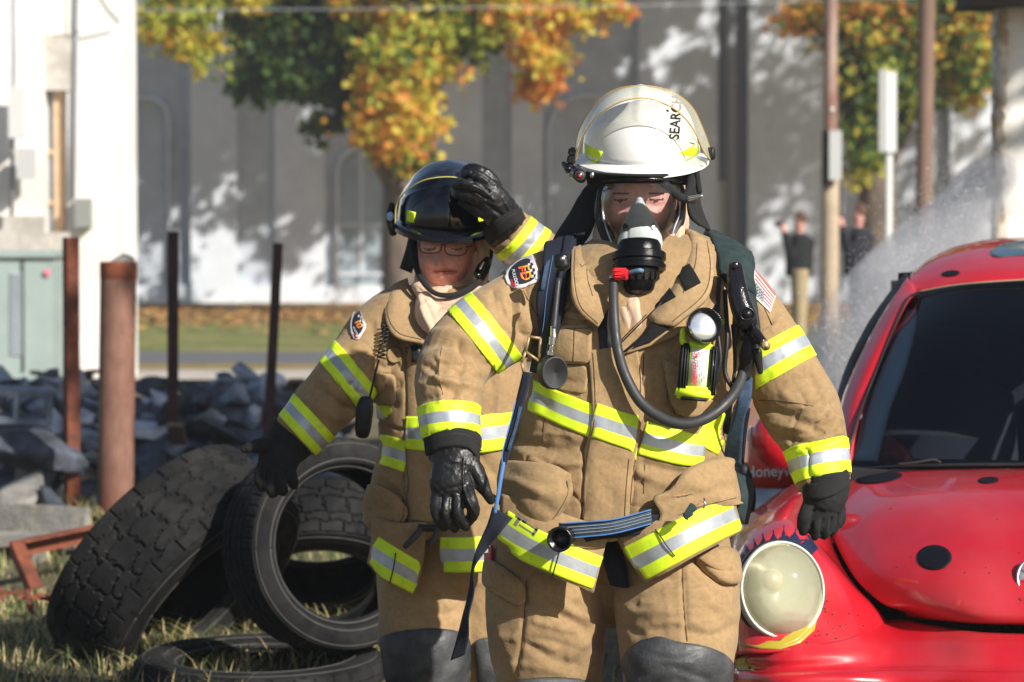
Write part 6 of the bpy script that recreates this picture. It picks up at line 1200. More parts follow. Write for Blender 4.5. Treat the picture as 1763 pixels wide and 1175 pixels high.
# ---------------------------------------------------------------- rubble
M['char'] = nm('charred_rubble', (.10, .115, .15), rough=.95, color2=(.035, .04, .05), mix=.5, mscale=5, var=.4, vscale=12, bump=.8, bscale=40, bdist=.01)
M['slate'] = nm('grey_rubble', (.27, .32, .40), rough=.95, color2=(.14, .17, .21), mix=.5, mscale=5, var=.3, vscale=12, bump=.8, bscale=40, bdist=.01)
M['paleblk'] = nm('pale_rubble', (.62, .68, .78), rough=.95, color2=(.35, .38, .42), mix=.5, mscale=6, var=.3, vscale=12, bump=.8, bscale=40, bdist=.01)
M['wood_grey'] = nm('charred_wood', (.16, .12, .09), rough=.9, var=.3, vscale=12)
def chunk(seed, sx, sy, sz):
    r_ = random.Random(seed); bm = bmesh.new(); pts = []
    for _ in range(16):
        v = Vector((r_.uniform(-1, 1), r_.uniform(-1, 1), r_.uniform(-1, 1))); k = max(abs(v.x), abs(v.y), abs(v.z)); v /= k; v *= r_.uniform(.75, 1); bm.verts.new((v.x * sx / 2, v.y * sy / 2, v.z * sz / 2))
    bmesh.ops.convex_hull(bm, input=bm.verts[:]); bmesh.ops.delete(bm, geom=[v for v in bm.verts if not v.link_faces], context='VERTS'); bmesh.ops.subdivide_edges(bm, edges=bm.edges[:], cuts=2, use_grid_fill=True)
    for v in bm.verts: v.co += v.co.normalized() * noise.noise(v.co * 18 + Vector((seed, 0, 0))) * .018
    me = bpy.data.meshes.new('chunk'); bm.to_mesh(me); bm.free(); return me
protos = [chunk(s_, *d) for s_, d in enumerate(((.42, .3, .2), (.3, .3, .22), (.5, .35, .1), (.25, .2, .18), (.38, .2, .2), (.2, .16, .14), (.6, .4, .08), (.16, .14, .12)))]
def pile_h(x, y):
    """height of the heap"""
    t = (x - P(0, 600, 17).x) / (P(520, 600, 17).x - P(0, 600, 17).x)
    e = ss((1.12 - t) / .22); f = ss((y - 14.9) / 1.6) * ss((21.5 - y) / 2.5); return e * f * (.43 + .07 * math.sin(t * 9 + 1) + .06 * noise.noise(Vector((x * 2, y * 2, 3))))
hx0, hx1 = P(-60, 600, 17).x, P(640, 600, 17).x
V = [(x, y, max(-.05, pile_h(x, y) * .82 + .10 * noise.noise(Vector((x * 3, y * 3, 0))) * (pile_h(x, y) > .1) - .04)) for y in np.linspace(14.6, 22, 60) for x in np.linspace(hx0 - .6, hx1, 60)]
tag(link('rubble_fill', mk(V, grid_faces(60, 60)), M['char'], None, False), 'fine charred debris filling the heap behind the posts', 'debris', kind='stuff')
rc = random.Random(5)
for k in range(285):
    x = rc.uniform(hx0 - .3, hx1 - .2); y = rc.triangular(15.0, 20.5, 16); h_ = pile_h(x, y)
    if h_ < .05 and rc.random() < .8: continue
    if k % 19 == 7:
        o = bar('broken_board', (x, y, h_ * .9), (x + rc.uniform(-.5, .5), y + rc.uniform(-.4, .2), h_ * .9 + rc.uniform(.05, .22)), .09, .025, M['wood_grey'] if k % 2 else M['rust'], 'broken board or bar sticking out of the rubble heap', 'board', 'boards and bars in the heap'); continue
    pale = rc.random(); me = rc.choice(protos).copy(); me.materials.clear(); me.materials.append(M['paleblk'] if pale < .16 else M['slate'] if pale < .55 else M['char'])
    o = bpy.data.objects.new('concrete_chunk', me); COL.objects.link(o); o.location = (x, y, max(0, h_ * .9 + rc.uniform(-.04, .08))); o.rotation_euler = (rc.uniform(-.8, .8), rc.uniform(-.8, .8), rc.uniform(0, 6.3)); sc_ = rc.uniform(.28, .85); o.scale = (sc_, sc_, sc_)
    cn = 'pale whitish' if pale < .16 else 'blue-grey' if pale < .55 else 'charred dark'; tag(o, cn + (' small' if sc_ < .6 else ' large') + ' piece of broken masonry in the rubble heap', 'rubble', cn + (' small' if sc_ < .6 else ' large') + ' masonry in the heap')
def block(name, c, rot, mat, label, size=(.39, .19, .19), group='hollow concrete blocks'):
    bm = bmesh.new(); x, y, z = [q / 2 for q in size]
    # rectangular block with two through holes seen on its long face
    nx = [-x, -x + .035, -.018, .018, x - .035, x]; nz = [-z, -z + .035, z - .035, z]; F = []; vs = {}
    def vv(i, j, k): 
        key = (i, j, k)
        if key not in vs: vs[key] = bm.verts.new((nx[i], (-y, y)[k], nz[j]))
        return vs[key]
    hole = lambda i, j: j == 1 and i in (1, 3)
    for k in (0, 1):
        for i in range(5):
            for j in range(3):
                if not hole(i, j): bm.faces.new([vv(i, j, k), vv(i + 1, j, k), vv(i + 1, j + 1, k), vv(i, j + 1, k)])
    def wall(a, b): bm.faces.new([vv(*a, 0), vv(*b, 0), vv(*b, 1), vv(*a, 1)])
    for i in range(5): wall((i, 0), (i + 1, 0)); wall((i, 3), (i + 1, 3))
    for j in range(3): wall((0, j), (0, j + 1)); wall((5, j), (5, j + 1))
    for i in (1, 3):
        wall((i, 1), (i + 1, 1)); wall((i, 2), (i + 1, 2)); wall((i, 1), (i, 2)); wall((i + 1, 1), (i + 1, 2))
    bmesh.ops.recalc_face_normals(bm, faces=bm.faces[:]); bmesh.ops.bevel(bm, geom=[e for e in bm.edges], offset=.004, segments=2, affect='EDGES')
    me = bpy.data.meshes.new(name); bm.to_mesh(me); bm.free(); o = link(name, me, mat, None, False); o.location = c; o.rotation_euler = rot; return tag(o, label, 'concrete block', group)
block('concrete_block', P(28, 698, 15.6), (.1, .05, .2), M['slate'], 'grey hollow block with two holes low in the heap at far left')
block('concrete_block', P(70, 958, 12.9), (0, .05, .15), M['concrete'], 'pale hollow block on the ground behind the angle iron', (.5, .2, .2))
block('concrete_block', P(2, 965, 12.7), (0, -.08, -.1), M['concrete'], 'pale hollow block cut by the left edge of the picture', (.4, .2, .2))
block('concrete_block', P(118, 985, 13.2), (0, .5, .3), M['concrete'], 'tilted pale hollow block just left of the truck tyre', (.3, .2, .16))
sl = bar('concrete_slab', P(-60, 915, 13.6), P(150, 930, 13.4), .30, .05, M['concrete'], 'long broken concrete slab lying across the ground at left', 'slab', rz=1.5)
pl = patch([[(-10, 842, 14.6), (60, 812, 14.8), (72, 810, 14.8)], [(-10, 880, 14.2), (40, 872, 14.3), (78, 848, 14.5)]], 4, 4, .05, 'roof_panel', M['concrete'], None); tag(pl, 'broken pale panel propped among the debris at left', 'panel')
pl = patch([[(70, 835, 14.5), (84, 838, 14.5)], [(80, 872, 14.2), (112, 868, 14.3)], [(95, 895, 14.0), (135, 892, 14.1)]], 4, 4, .03, 'dark_panel', M['char'], None); tag(pl, 'thin dark sheet leaning beside the broken pale panel', 'panel')
bar('timber', P(36, 828, 15.4), P(230, 828, 15.9), .12, .16, M['concrete'], 'pale beam lying in front of the heap behind the pipe', 'beam')
tag(link('charred_board', remesh([sweep([P(0, 765, 15.4), P(60, 775, 15.2), P(105, 795, 15.0)], [(.09, .25), (.12, .3), (.06, .2)], 8)], .02, 1), M['char'], None, False), 'large charred lump at the left edge of the heap', 'debris')

# ---------------------------------------------------------------- grass and straw
def blades(n, region, hmin, hmax, wd, mats, name, label, seed=1, lean=.5, zf=None):
    r_ = random.Random(seed); mb = MB()
    for _ in range(n):
        x, y = region(r_); z0 = zf(x, y) if zf else -.01; h = r_.uniform(hmin, hmax); a = r_.uniform(0, 6.28); l = r_.uniform(.1, 1) * lean * h; w_ = wd * r_.uniform(.6, 1.3); dx, dy = math.cos(a) * l, math.sin(a) * l; sx, sy = math.cos(a + 1.57) * w_ / 2, math.sin(a + 1.57) * w_ / 2; mi = r_.randrange(len(mats)); vs = []
        for k in range(5):
            t = k / 4; ww = 1 - t ** 1.5; bx, by = x + dx * t * t * 1.4, y + dy * t * t * 1.4; bz = z0 + h * (t - .35 * lean * t * t); vs += [(bx - sx * ww, by - sy * ww, bz), (bx + sx * ww, by + sy * ww, bz)]
        mb.add(vs, [(2 * k, 2 * k + 1, 2 * k + 3, 2 * k + 2) for k in range(4)], mi)
    o = mb.build(name, mats); return tag(o, label, 'grass', kind='stuff')
gm_ = [nm('blade_green', (.075, .12, .03), rough=.7), nm('blade_dark', (.035, .06, .02), rough=.7), nm('blade_straw', (.48, .39, .19), rough=.8), nm('blade_yellow', (.34, .32, .10), rough=.8)]
def reg(x0, x1, y0, y1):
    def f(r_):
        while 1:
            y = r_.uniform(y0, y1); x = P(0, 0, y).x + (P(1763, 0, y).x - P(0, 0, y).x) * r_.uniform(x0, x1)
            if noise.noise(Vector((x * 2.2, y * 2.2, 1.5))) > r_.uniform(-.6, .25): return x, y
    return f
blades(3400, reg(-.03, .24, 8.8, 11.4), .04, .17, .006, [gm_[0], gm_[1], gm_[2], gm_[2]], 'grass', 'tufts of green and straw grass in the lower left foreground', 1, .8)
blades(2600, reg(.10, .40, 9.4, 11.6), .06, .22, .006, [gm_[2], gm_[3], gm_[2], gm_[0]], 'dry_grass', 'dry straw grass growing between and under the tyres', 2, 1.0)
blades(3600, reg(-.03, .40, 11.0, 15.5), .03, .15, .008, [gm_[0], gm_[2], gm_[3], gm_[0]], 'grass', 'patchy short grass around the pipe and posts', 3, .6)
blades(1500, reg(.30, 1.05, 9, 14), .04, .14, .007, [gm_[0], gm_[2], gm_[3]], 'grass', 'short grass behind the firefighters', 4, .6)
# ================================================================ background
YF = 58.0
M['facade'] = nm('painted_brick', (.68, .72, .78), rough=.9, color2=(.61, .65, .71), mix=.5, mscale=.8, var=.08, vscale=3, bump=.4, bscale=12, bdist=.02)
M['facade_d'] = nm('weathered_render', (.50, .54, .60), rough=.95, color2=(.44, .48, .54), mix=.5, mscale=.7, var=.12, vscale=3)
M['pane'] = nm('dusty_window', (.34, .40, .45), rough=.25, var=.2, vscale=2)
M['whitewash'] = nm('whitewashed_wall', (.78, .76, .73), rough=.9, color2=(.66, .62, .57), mix=.6, mscale=1.2, var=.06, vscale=5, bump=.5, bscale=30, bdist=.01)
def wall_box(mb, x0, x1, y0, y1, Y, dep, mi=0, zb=None):
    """box from pixel columns x0..x1 and rows y0..y1, front face at depth Y"""
    a, b = P(x0, y0, Y), P(x1, y1, Y); zt = a.z; z0 = b.z if zb is None else zb
    mb.box(((a.x + b.x) / 2, Y + dep / 2, (zt + z0) / 2), (b.x - a.x, dep, zt - z0), None, mi)
FB = empty('building', (0, YF, 0), 'long grey-white painted brick building with pilasters and arched bays', 'building')
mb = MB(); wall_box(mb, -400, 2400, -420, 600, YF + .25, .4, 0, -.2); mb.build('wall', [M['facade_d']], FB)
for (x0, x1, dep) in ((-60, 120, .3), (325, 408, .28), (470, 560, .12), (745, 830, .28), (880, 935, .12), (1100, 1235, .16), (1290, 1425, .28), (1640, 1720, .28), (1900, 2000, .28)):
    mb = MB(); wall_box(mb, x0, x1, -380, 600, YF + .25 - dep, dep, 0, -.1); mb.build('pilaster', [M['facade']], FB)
mb = MB(); wall_box(mb, -400, 2400, 492, 600, YF + .10, .15, 0, -.1); mb.build('plinth', [M['facade']], FB)
def arch(x0, x1, ytop, ybot, name, mat, Y, t=.10, w_=7):
    """rounded moulding standing proud of the wall"""
    cx = (x0 + x1) / 2; r = (x1 - x0) / 2; pts = [(x0, ybot), (x0, ytop + r)] + [(cx - r * math.cos(a), ytop + r - r * math.sin(a)) for a in np.linspace(.15, math.pi - .15, 14)] + [(x1, ytop + r), (x1, ybot)]
    mb = MB(); mb.tube([P(p[0], p[1], Y) for p in pts], w_ * S(Y) / 2, 8); mb.build(name, mat, FB, True)
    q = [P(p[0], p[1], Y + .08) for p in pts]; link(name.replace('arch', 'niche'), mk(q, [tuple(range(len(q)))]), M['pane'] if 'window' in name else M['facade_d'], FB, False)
arch(212, 290, 168, 510, 'arch', M['facade'], YF + .10); arch(1450, 1590, 190, 500, 'arch', M['facade'], YF + .1)
arch(580, 665, 255, 505, 'window_arch', M['facade'], YF + .12); arch(945, 1075, 165, 500, 'arch', M['facade'], YF + .12)
for xx in (622,): mb = MB(); wall_box(mb, xx - 3, xx + 3, 262, 480, YF + .16, .04); mb.build('mullion', [M['facade']], FB)
for yy in (385, 470): mb = MB(); wall_box(mb, 584, 662, yy, yy + 5, YF + .155, .04); mb.build('mullion', [M['facade']], FB)
for xx in (1258,): mb = MB(); mb.tube([P(xx, -350, YF + .0), P(xx, 515, YF + .0)], .09, 10); mb.build('downpipe', nm('dark_pipe', (.25, .26, .29), rough=.6), FB, True)
mb = MB(); wall_box(mb, 1238, 1290, -350, 520, YF + .2, .06); mb.build('dark_bay', nm('dark_bay', (.24, .25, .28), rough=.8), FB)
mb = MB(); wall_box(mb, -400, 2400, -440, -380, YF - .15, .6); mb.build('cornice', [M['facade']], FB)
mb = MB(); wall_box(mb, 1225, 1262, 312, 505, YF + .12, .08); mb.build('side_door', nm('pale_door', (.55, .55, .52), rough=.6), FB)

# whitewashed building at left
YL = 27.0; LB = empty('building', (P(100, 600, YL).x, YL, 0), 'bright whitewashed building with narrow wooden window at the left edge', 'building')
mb = MB(); wall_box(mb, -300, 76, -300, 700, YL - .16, .5, 0, -.1); mb.build('wall', [M['whitewash']], LB)
mb = MB(); wall_box(mb, 76, 112, -300, 155, YL, 1.4, 0); wall_box(mb, 112, 204, -300, 700, YL, 1.4, 0, -.1); wall_box(mb, 76, 112, 402, 700, YL, 1.4, 0, -.1); mb.build('wall', [M['whitewash']], LB)
M['wood'] = nm('orange_wood', (.60, .42, .27), rough=.7, var=.2, vscale=10); M['stucco'] = nm('dirty_stucco', (.40, .37, .33), rough=1, color2=(.52, .49, .45), mix=.5, mscale=3, var=.2, vscale=10)
wf = MB(); wall_box(wf, 92, 112, 155, 402, YL + .10, .10); W1 = wf.build('window', M['wood'], LB)
mb = MB(); wall_box(mb, 72, 93, 158, 402, YL + .16, .05); mb.build('pane', M['pane'], W1)
for yy in (258, 345): mb = MB(); wall_box(mb, 72, 93, yy, yy + 8, YL + .12, .05); mb.build('muntin', M['wood'], W1)
mb = MB(); wall_box(mb, 76, 130, 60, 156, YL - .02, .03); mb.build('stucco_patch', M['stucco'], LB); mb = MB(); wall_box(mb, -60, 75, 372, 440, YL - .25, .10); mb.build('stucco_patch', M['stucco'], LB)
mb = MB(); wall_box(mb, 68, 120, 400, 436, YL - .12, .2); mb.build('window_sill', M['stucco'], LB)
for (x0, x1, y0, y1, nme, col) in ((14, 40, 150, 238, 'meter_box', (.60, .60, .60)), (28, 56, 255, 308, 'meter_box', (.50, .50, .50)), (128, 156, 342, 392, 'junction_box', (.26, .27, .25))):
    Yb = (YL - .55) if x0 < 76 else YL - .15; b_ = MB(); wall_box(b_, x0, x1, y0, y1, Yb, .2); o = b_.build(nme, nm(nme + '_paint', col, rough=.5), None); c = P((x0 + x1) / 2, (y0 + y1) / 2, Yb)
    tag(o, {14: 'white electric meter box high on the left wall', 28: 'light grey meter box below the white one', 128: 'grey-green junction box beside the narrow window'}[x0], 'electric box')
for (pts, lab) in (([(22, -50), (24, 100), (22, 240), (20, 372)], 'grey conduit running down the left wall past the meter boxes'), ([(134, -50), (130, 150), (126, 342)], 'thin cable down the wall to the junction box')):
    mb = MB(); mb.tube([P(x, y, YL - .40 if x < 76 else YL - .04) for x, y in pts], .02 if x0 else .02, 8); tag(mb.build('conduit', nm('conduit_grey', (.30, .31, .34), rough=.5), None, True), lab, 'conduit')
UC = empty('utility_cabinet', (P(50, 620, 25).x, 25, 0), 'pale green metal cabinet with louvres against the left wall', 'cabinet'); M['cab'] = nm('pale_green_metal', (.33, .40, .38), rough=.5, var=.1, vscale=4)
mb = MB(); wall_box(mb, -40, 92, 442, 760, 24.6, .9, 0, 0); mb.build('cabinet_body', M['cab'], UC)
mb = MB(); wall_box(mb, -44, 96, 432, 443, 24.55, 1.0); mb.build('cabinet_lid', M['cab'], UC)
mb = MB()
for k in range(24): wall_box(mb, 18, 38, 470 + k * 6, 473 + k * 6, 24.58, .03)
mb.build('louvres', M['facade_d'], UC); mb = MB(); wall_box(mb, 39, 41, 446, 640, 24.57, .03); mb.build('door_gap', M['gap'], UC)
disc_px(81, 470, 24.58, 6, 6, .01, 'warning_sticker', nm('pink_sticker', (.7, .2, .22), rough=.6), UC, 16)
# building at the right edge
YR = 15.5; RB = empty('building', (P(1750, 600, YR).x, YR, 0), 'white corner of a building with ragged edge at the right of the picture', 'building')
V = []; r_ = random.Random(8)
mb = MB(); wall_box(mb, 1722, 2300, -300, 1000, YR, .22, 0, -.1); wl_ = mb.build('wall', M['whitewash'], RB)
pts = [P(1716 + (10 * (1 - y / 400) if y < 300 else 2) + r_.uniform(-4, 4), y, YR - .02) for y in range(20, 800, 12)]; mb = MB(); mb.tube(pts, [.035 + r_.uniform(-.01, .015) for _ in pts], 8); mb.build('peeling_edge', nm('flaking_paint', (.36, .28, .20), rough=1, color2=(.6, .56, .5), mix=.5, mscale=10), RB, True)
mb = MB(); wall_box(mb, 1676, 2300, -40, 6, YR - .3, .6); mb.build('eave', nm('dark_eave', (.06, .05, .045), rough=.9), RB)
mb = MB(); mb.box(P(1704, 330, YR - .03), (.04, .06, .06)); mb.build('wall_bracket', M['concrete'], RB)

# ---------------------------------------------------------------- trees
LEAF = {k: nm('leaf_' + k, c, rough=.6, var=.25, vscale=3) for k, c in dict(dark=(.035, .075, .018), green=(.085, .16, .03), lime=(.42, .48, .07), yellow=(.72, .60, .08), orange=(.74, .36, .06), red=(.66, .20, .06)).items()}
LK = list(LEAF)
for m_ in LEAF.values():
    nt = m_.node_tree; b = nt.nodes['Principled BSDF']; tl = nt.nodes.new('ShaderNodeBsdfTranslucent'); mx = nt.nodes.new('ShaderNodeMixShader'); mx.inputs[0].default_value = .5
    tl.inputs[0].default_value = b.inputs['Base Color'].default_value; nt.links.new(b.outputs[0], mx.inputs[1]); nt.links.new(tl.outputs[0], mx.inputs[2]); nt.links.new(mx.outputs[0], nt.nodes['Material Output'].inputs[0])
def leaf(mb, c, r, r_, mi):
    """one lobed leaf"""
    n = Vector((r_.gauss(0, 1), r_.gauss(0, 1), r_.gauss(0, 1))).normalized(); a = n.orthogonal().normalized(); b = n.cross(a); t0 = r_.random() * 6.28; vs = []
    for k in range(7): t = t0 + 2 * math.pi * k / 7; q = r * (1 if k % 2 else .62); vs.append(c + a * (math.cos(t) * q) + b * (math.sin(t) * q))
    mb.add(vs, [tuple(range(7))], mi)
def crown(blobs, parent, seed, size=.085, name='crown'):
    """leaf clumps: blobs (px,py,Y,rx px,ry px,n,palette weights)"""
    r_ = random.Random(seed); mb = MB()
    for (px, py, Y, rx, ry, n, pal) in blobs:
        c0 = P(px, py, Y); sx, sz = rx * S(Y), ry * S(Y); sy = (sx + sz) / 2; ks = list(pal); ws = [pal[k] for k in ks]; ncl = max(3, n // 26)
        for _ in range(ncl):
            u = Vector((r_.gauss(0, 1), r_.gauss(0, 1), r_.gauss(0, 1))).normalized() * (r_.random() ** .45); cc = c0 + Vector((u.x * sx, u.y * sy, u.z * sz)); base = r_.choices(ks, ws)[0]; cr_ = r_.uniform(.22, .45) * min(1, min(sx, sz) * 1.6 + .3)
            for _ in range(26):
                v = Vector((r_.gauss(0, .5), r_.gauss(0, .5), r_.gauss(0, .42))) * cr_; k = base if r_.random() < .72 else r_.choices(ks, ws)[0]; leaf(mb, cc + v, size * r_.uniform(.7, 1.3), r_, LK.index(k))
    return mb.build(name, [LEAF[k] for k in LK], parent)
M['bark'] = nm('bark', (.17, .13, .10), rough=1, color2=(.10, .08, .065), mix=.5, mscale=6, var=.3, vscale=16, bump=1, bscale=20, bdist=.03, stretch=(1, 1, .3))
def branch(mb, rows): v, f = sweep([P(a, b, c) for a, b, c, d in spline(rows, 5)], [(d * S(c), d * S(c)) for a, b, c, d in spline(rows, 5)], 12); mb.add(v, f)
TRE = empty('maple_tree', (P(690, 540, 50).x, 50, 0), 'maple turning from green to orange, its trunk behind the black helmet', 'tree')
mb = MB(); branch(mb, [(688, 560, 50, 34), (690, 450, 50, 30), (690, 330, 50, 30), (692, 285, 50, 34)]); branch(mb, [(695, 310, 50, 20), (730, 220, 50, 13), (760, 100, 49.6, 11), (790, -60, 49.5, 9), (830, -300, 49.5, 7)]); branch(mb, [(684, 310, 50, 26), (640, 240, 50, 22), (580, 150, 50.4, 20), (520, 40, 50.4, 17), (450, -120, 50.5, 12), (420, -320, 50.5, 8)]); branch(mb, [(600, 180, 50.3, 10), (500, 160, 50.5, 8), (420, 100, 50.7, 6)]); branch(mb, [(758, 120, 49.6, 8), (850, 40, 49, 6), (960, -60, 48.5, 4)]); branch(mb, [(692, 290, 50, 18), (690, 100, 50.2, 16), (680, -200, 50.2, 12)])
mb.build('trunk', M['bark'], TRE, True)
G = dict(dark=5, green=4, lime=.6); GY = dict(green=1.5, lime=3.5, yellow=2.5); OR = dict(orange=3.2, yellow=3.4, red=.8, lime=1.2); YE = dict(yellow=3, lime=3, orange=1.5, green=.5); MIX = dict(green=3, lime=2, yellow=1.5, orange=1, dark=2)
blobs = [(330, 20, 49.5, 75, 55, 950, dict(lime=4, yellow=3, green=1.5)), (345, 85, 49.4, 26, 30, 230, YE), (290, 55, 49.4, 45, 40, 330, YE), (250, 40, 49.4, 25, 20, 80, YE), (450, 20, 50.3, 80, 70, 1500, dict(green=4, dark=3, lime=1)), (430, 10, 49.2, 22, 25, 160, OR), (490, 100, 50.3, 95, 65, 1900, G), (440, 150, 50.2, 50, 30, 420, G), (570, 50, 50.2, 90, 80, 2000, G), (590, 150, 50.2, 60, 50, 800, G), (560, 215, 50, 40, 25, 260, G), (610, 10, 49.2, 40, 25, 220, OR), (690, 60, 49.3, 75, 60, 1500, YE), (680, 120, 49.0, 70, 60, 1300, YE),
  (655, 215, 48.9, 48, 45, 700, OR), (690, 180, 49, 55, 55, 900, YE), (700, 240, 48.9, 45, 40, 600, OR), (670, 160, 48.8, 40, 40, 360, OR), (710, 280, 49, 30, 18, 260, dict(green=3, lime=2, yellow=1)), (740, 90, 49.2, 55, 55, 700, YE), (750, 215, 49, 18, 16, 90, OR), (790, 30, 49.2, 70, 50, 1000, GY), (830, 60, 49.1, 45, 45, 420, dict(lime=2, green=3)), (870, 20, 48.8, 65, 45, 850, OR), (925, 95, 48.6, 42, 45, 620, OR), (925, 150, 48.6, 34, 32, 380, dict(orange=4, red=3, yellow=1)), (960, 30, 48.6, 45, 30, 350, OR), (1030, 5, 48.6, 45, 22, 260, YE), (1070, 25, 48.5, 18, 14, 60, OR), (760, -60, 49.5, 250, 70, 3600, MIX), (480, -70, 50, 200, 70, 2600, MIX), (620, -200, 50, 380, 110, 3600, MIX), (640, -400, 50, 420, 160, 3400, MIX), (640, -650, 50, 300, 160, 1600, MIX), (290, -160, 50, 160, 90, 1100, MIX)]
crown(blobs, TRE, 4)
crown([(960, -470, 50, 190, 110, 1500, MIX), (1050, -560, 50, 260, 150, 2200, MIX), (760, -560, 50, 220, 150, 1500, MIX), (1260, -380, 50, 180, 130, 1500, MIX), (1240, -640, 50, 240, 120, 1500, MIX)], TRE, 14, .17, 'upper_crown')
TR2_ = empty('maple_tree', (P(1512, 540, 51).x, 51, 0), 'second maple turning rust and green at the right, behind the utility poles', 'tree')
mb = MB(); branch(mb, [(1512, 560, 51, 38), (1512, 440, 51, 34), (1510, 330, 51, 32), (1515, 250, 51, 30)]); branch(mb, [(1512, 290, 51, 22), (1450, 150, 51, 15), (1400, -60, 51, 10)]); branch(mb, [(1518, 290, 51, 22), (1580, 150, 51, 15), (1640, -80, 51, 10)]); branch(mb, [(1514, 280, 51, 20), (1520, 60, 51, 15), (1520, -250, 51, 9)])
mb.build('trunk', M['bark'], TR2_, True)
R_ = dict(red=1.2, orange=1.6, yellow=1.6, green=2.5, lime=2, dark=.6); GD = dict(green=3, lime=1.5, dark=2, yellow=.6)
crown([(1395, 25, 50.5, 50, 40, 620, dict(yellow=2, orange=3, green=1)), (1480, 40, 50.3, 60, 60, 1100, R_), (1500, 130, 50.3, 55, 60, 900, GD), (1490, 200, 50.2, 40, 55, 600, GD), (1492, 265, 50.1, 34, 38, 420, dict(lime=3, green=2, yellow=1)), (1570, 60, 50.4, 90, 60, 1500, R_), (1560, 150, 50.4, 60, 60, 600, GD), (1650, 60, 50.3, 70, 70, 1300, R_), (1680, 120, 50.2, 45, 55, 600, dict(lime=2, orange=2, green=2)), (1660, 170, 50.2, 40, 25, 220, YE), (1560, -80, 50.5, 250, 80, 2200, MIX), (1560, -260, 50.5, 320, 120, 2400, MIX), (1500, -480, 50.5, 300, 140, 2000, MIX), (1860, -60, 50.5, 160, 110, 1500, MIX), (1640, 10, 50.3, 80, 30, 600, R_)], TR2_, 9)
# more trees whose crowns stand above and beside the picture and dapple the wall
def street_tree(x, y, h, r, seed, label, n=2400):
    T = empty('street_tree', (x, y, 0), label, 'tree', 'street trees on the lawn'); mb = MB(); v, f = sweep([Vector((x, y, -.1)), Vector((x + .1, y, h * .3)), Vector((x, y + .1, h * .6)), Vector((x, y, h))], [(.28, .28), (.22, .22), (.15, .15), (.05, .05)], 12); mb.add(v, f); mb.build('trunk', M['bark'], T, True)
    r_ = random.Random(seed); mb = MB()
    for _ in range(n // 24):
        u = Vector((r_.gauss(0, 1), r_.gauss(0, 1), r_.gauss(0, 1))).normalized() * r_.random() ** .4; cc = Vector((x, y, h * .78)) + Vector((u.x * r, u.y * r, u.z * r * .75)); base = r_.choice(LK)
        for _ in range(24): leaf(mb, cc + Vector((r_.gauss(0, .4), r_.gauss(0, .4), r_.gauss(0, .3))), r_.uniform(.09, .16), r_, LK.index(base if r_.random() < .7 else r_.choice(LK)))
    mb.build('crown', [LEAF[k] for k in LK], T); return T
crown([(1500, -430, 50.5, 200, 140, 1900, MIX), (1480, -650, 50.5, 220, 120, 1400, MIX), (1740, -460, 50.5, 220, 150, 1900, MIX), (1900, -300, 50.5, 200, 140, 1700, MIX), (1780, -680, 50.5, 220, 110, 1200, MIX)], TR2_, 15, .17, 'upper_crown')
street_tree(16.5, 47, 15.5, 4.4, 21, 'broad maple standing beyond the right edge of the picture', 5200)
NT = empty('added_shade_tree', (6.4, 9.4, 0), 'added unseen tree beyond the right edge, placed to shade the rubble', 'tree'); mb = MB(); v, f = sweep([Vector((6.4, 9.4, -.1)), Vector((6.4, 9.4, 3)), Vector((6.2, 9.4, 6.5)), Vector((6.2, 9.3, 8))], [(.22, .22), (.17, .17), (.12, .12), (.04, .04)], 12); mb.add(v, f); mb.build('trunk', M['bark'], NT, True)  # unseen tree added beyond the frame to shade the rubble and posts
r_ = random.Random(31); mb = MB()
for _ in range(420):
    u = Vector((r_.gauss(0, 1), r_.gauss(0, 1), r_.gauss(0, 1))).normalized() * r_.random() ** .4; cc = Vector((6.3, 9.0, 7.3)) + Vector((u.x * 2.3, u.y * 2.2, u.z * 1.35))
    for _ in range(22): leaf(mb, cc + Vector((r_.gauss(0, .22), r_.gauss(0, .22), r_.gauss(0, .16))), r_.uniform(.07, .12), r_, r_.choice((0, 1, 1, 2)))
mb.build('crown', [LEAF[k] for k in LK], NT)
# ---------------------------------------------------------------- poles, sign, wire
def pole(x0, y0, x1, y1, Y, r0, r1, parts, label, cat='pole'):
    b = P(x0, y0, Y); T = empty('utility_pole', (b.x, Y, 0), label, cat)
    for (t0, t1, mt, nme, k) in parts:
        a, c = P(x0 + (x1 - x0) * t0, y0 + (y1 - y0) * t0, Y), P(x0 + (x1 - x0) * t1, y0 + (y1 - y0) * t1, Y); ra, rb = (r0 + (r1 - r0) * t0) * S(Y) * k, (r0 + (r1 - r0) * t1) * S(Y) * k
        v, f = sweep([a + (c - a) * q for q in np.linspace(0, 1, 8)], [(ra + (rb - ra) * q, ra + (rb - ra) * q) for q in np.linspace(0, 1, 8)], 20); link(nme, mk(v, f), mt, T, True)
    return T
M['polewood'] = nm('reddish_pole', (.24, .13, .10), rough=.8, color2=(.42, .34, .30), mix=.6, mscale=2, var=.2, vscale=8, stretch=(1, 1, .3)); M['tanwood'] = nm('tan_pole', (.42, .33, .24), rough=.9, var=.15, vscale=6)
pt = pole(1428, 700, 1432, -300, 32, 16, 13, [(0, .40, M['tanwood'], 'pole_base', 1), (.40, 1, M['polewood'], 'pole_shaft', .8)], 'reddish utility pole with pale base and round tag, left of the two')
disc_px(1431, 191, 31.8, 5, 5, .01, 'tag_plate', M['chrome'], pt, 16); mb = MB(); wall_box(mb, 1428, 1449, 225, 310, 31.75, .1); mb.build('meter_panel', nm('pale_panel', (.45, .46, .46), rough=.5), pt); mb = MB(); wall_box(mb, 1416, 1427, 225, 320, 31.8, .06); mb.build('cable_guard', M['gap'], pt)
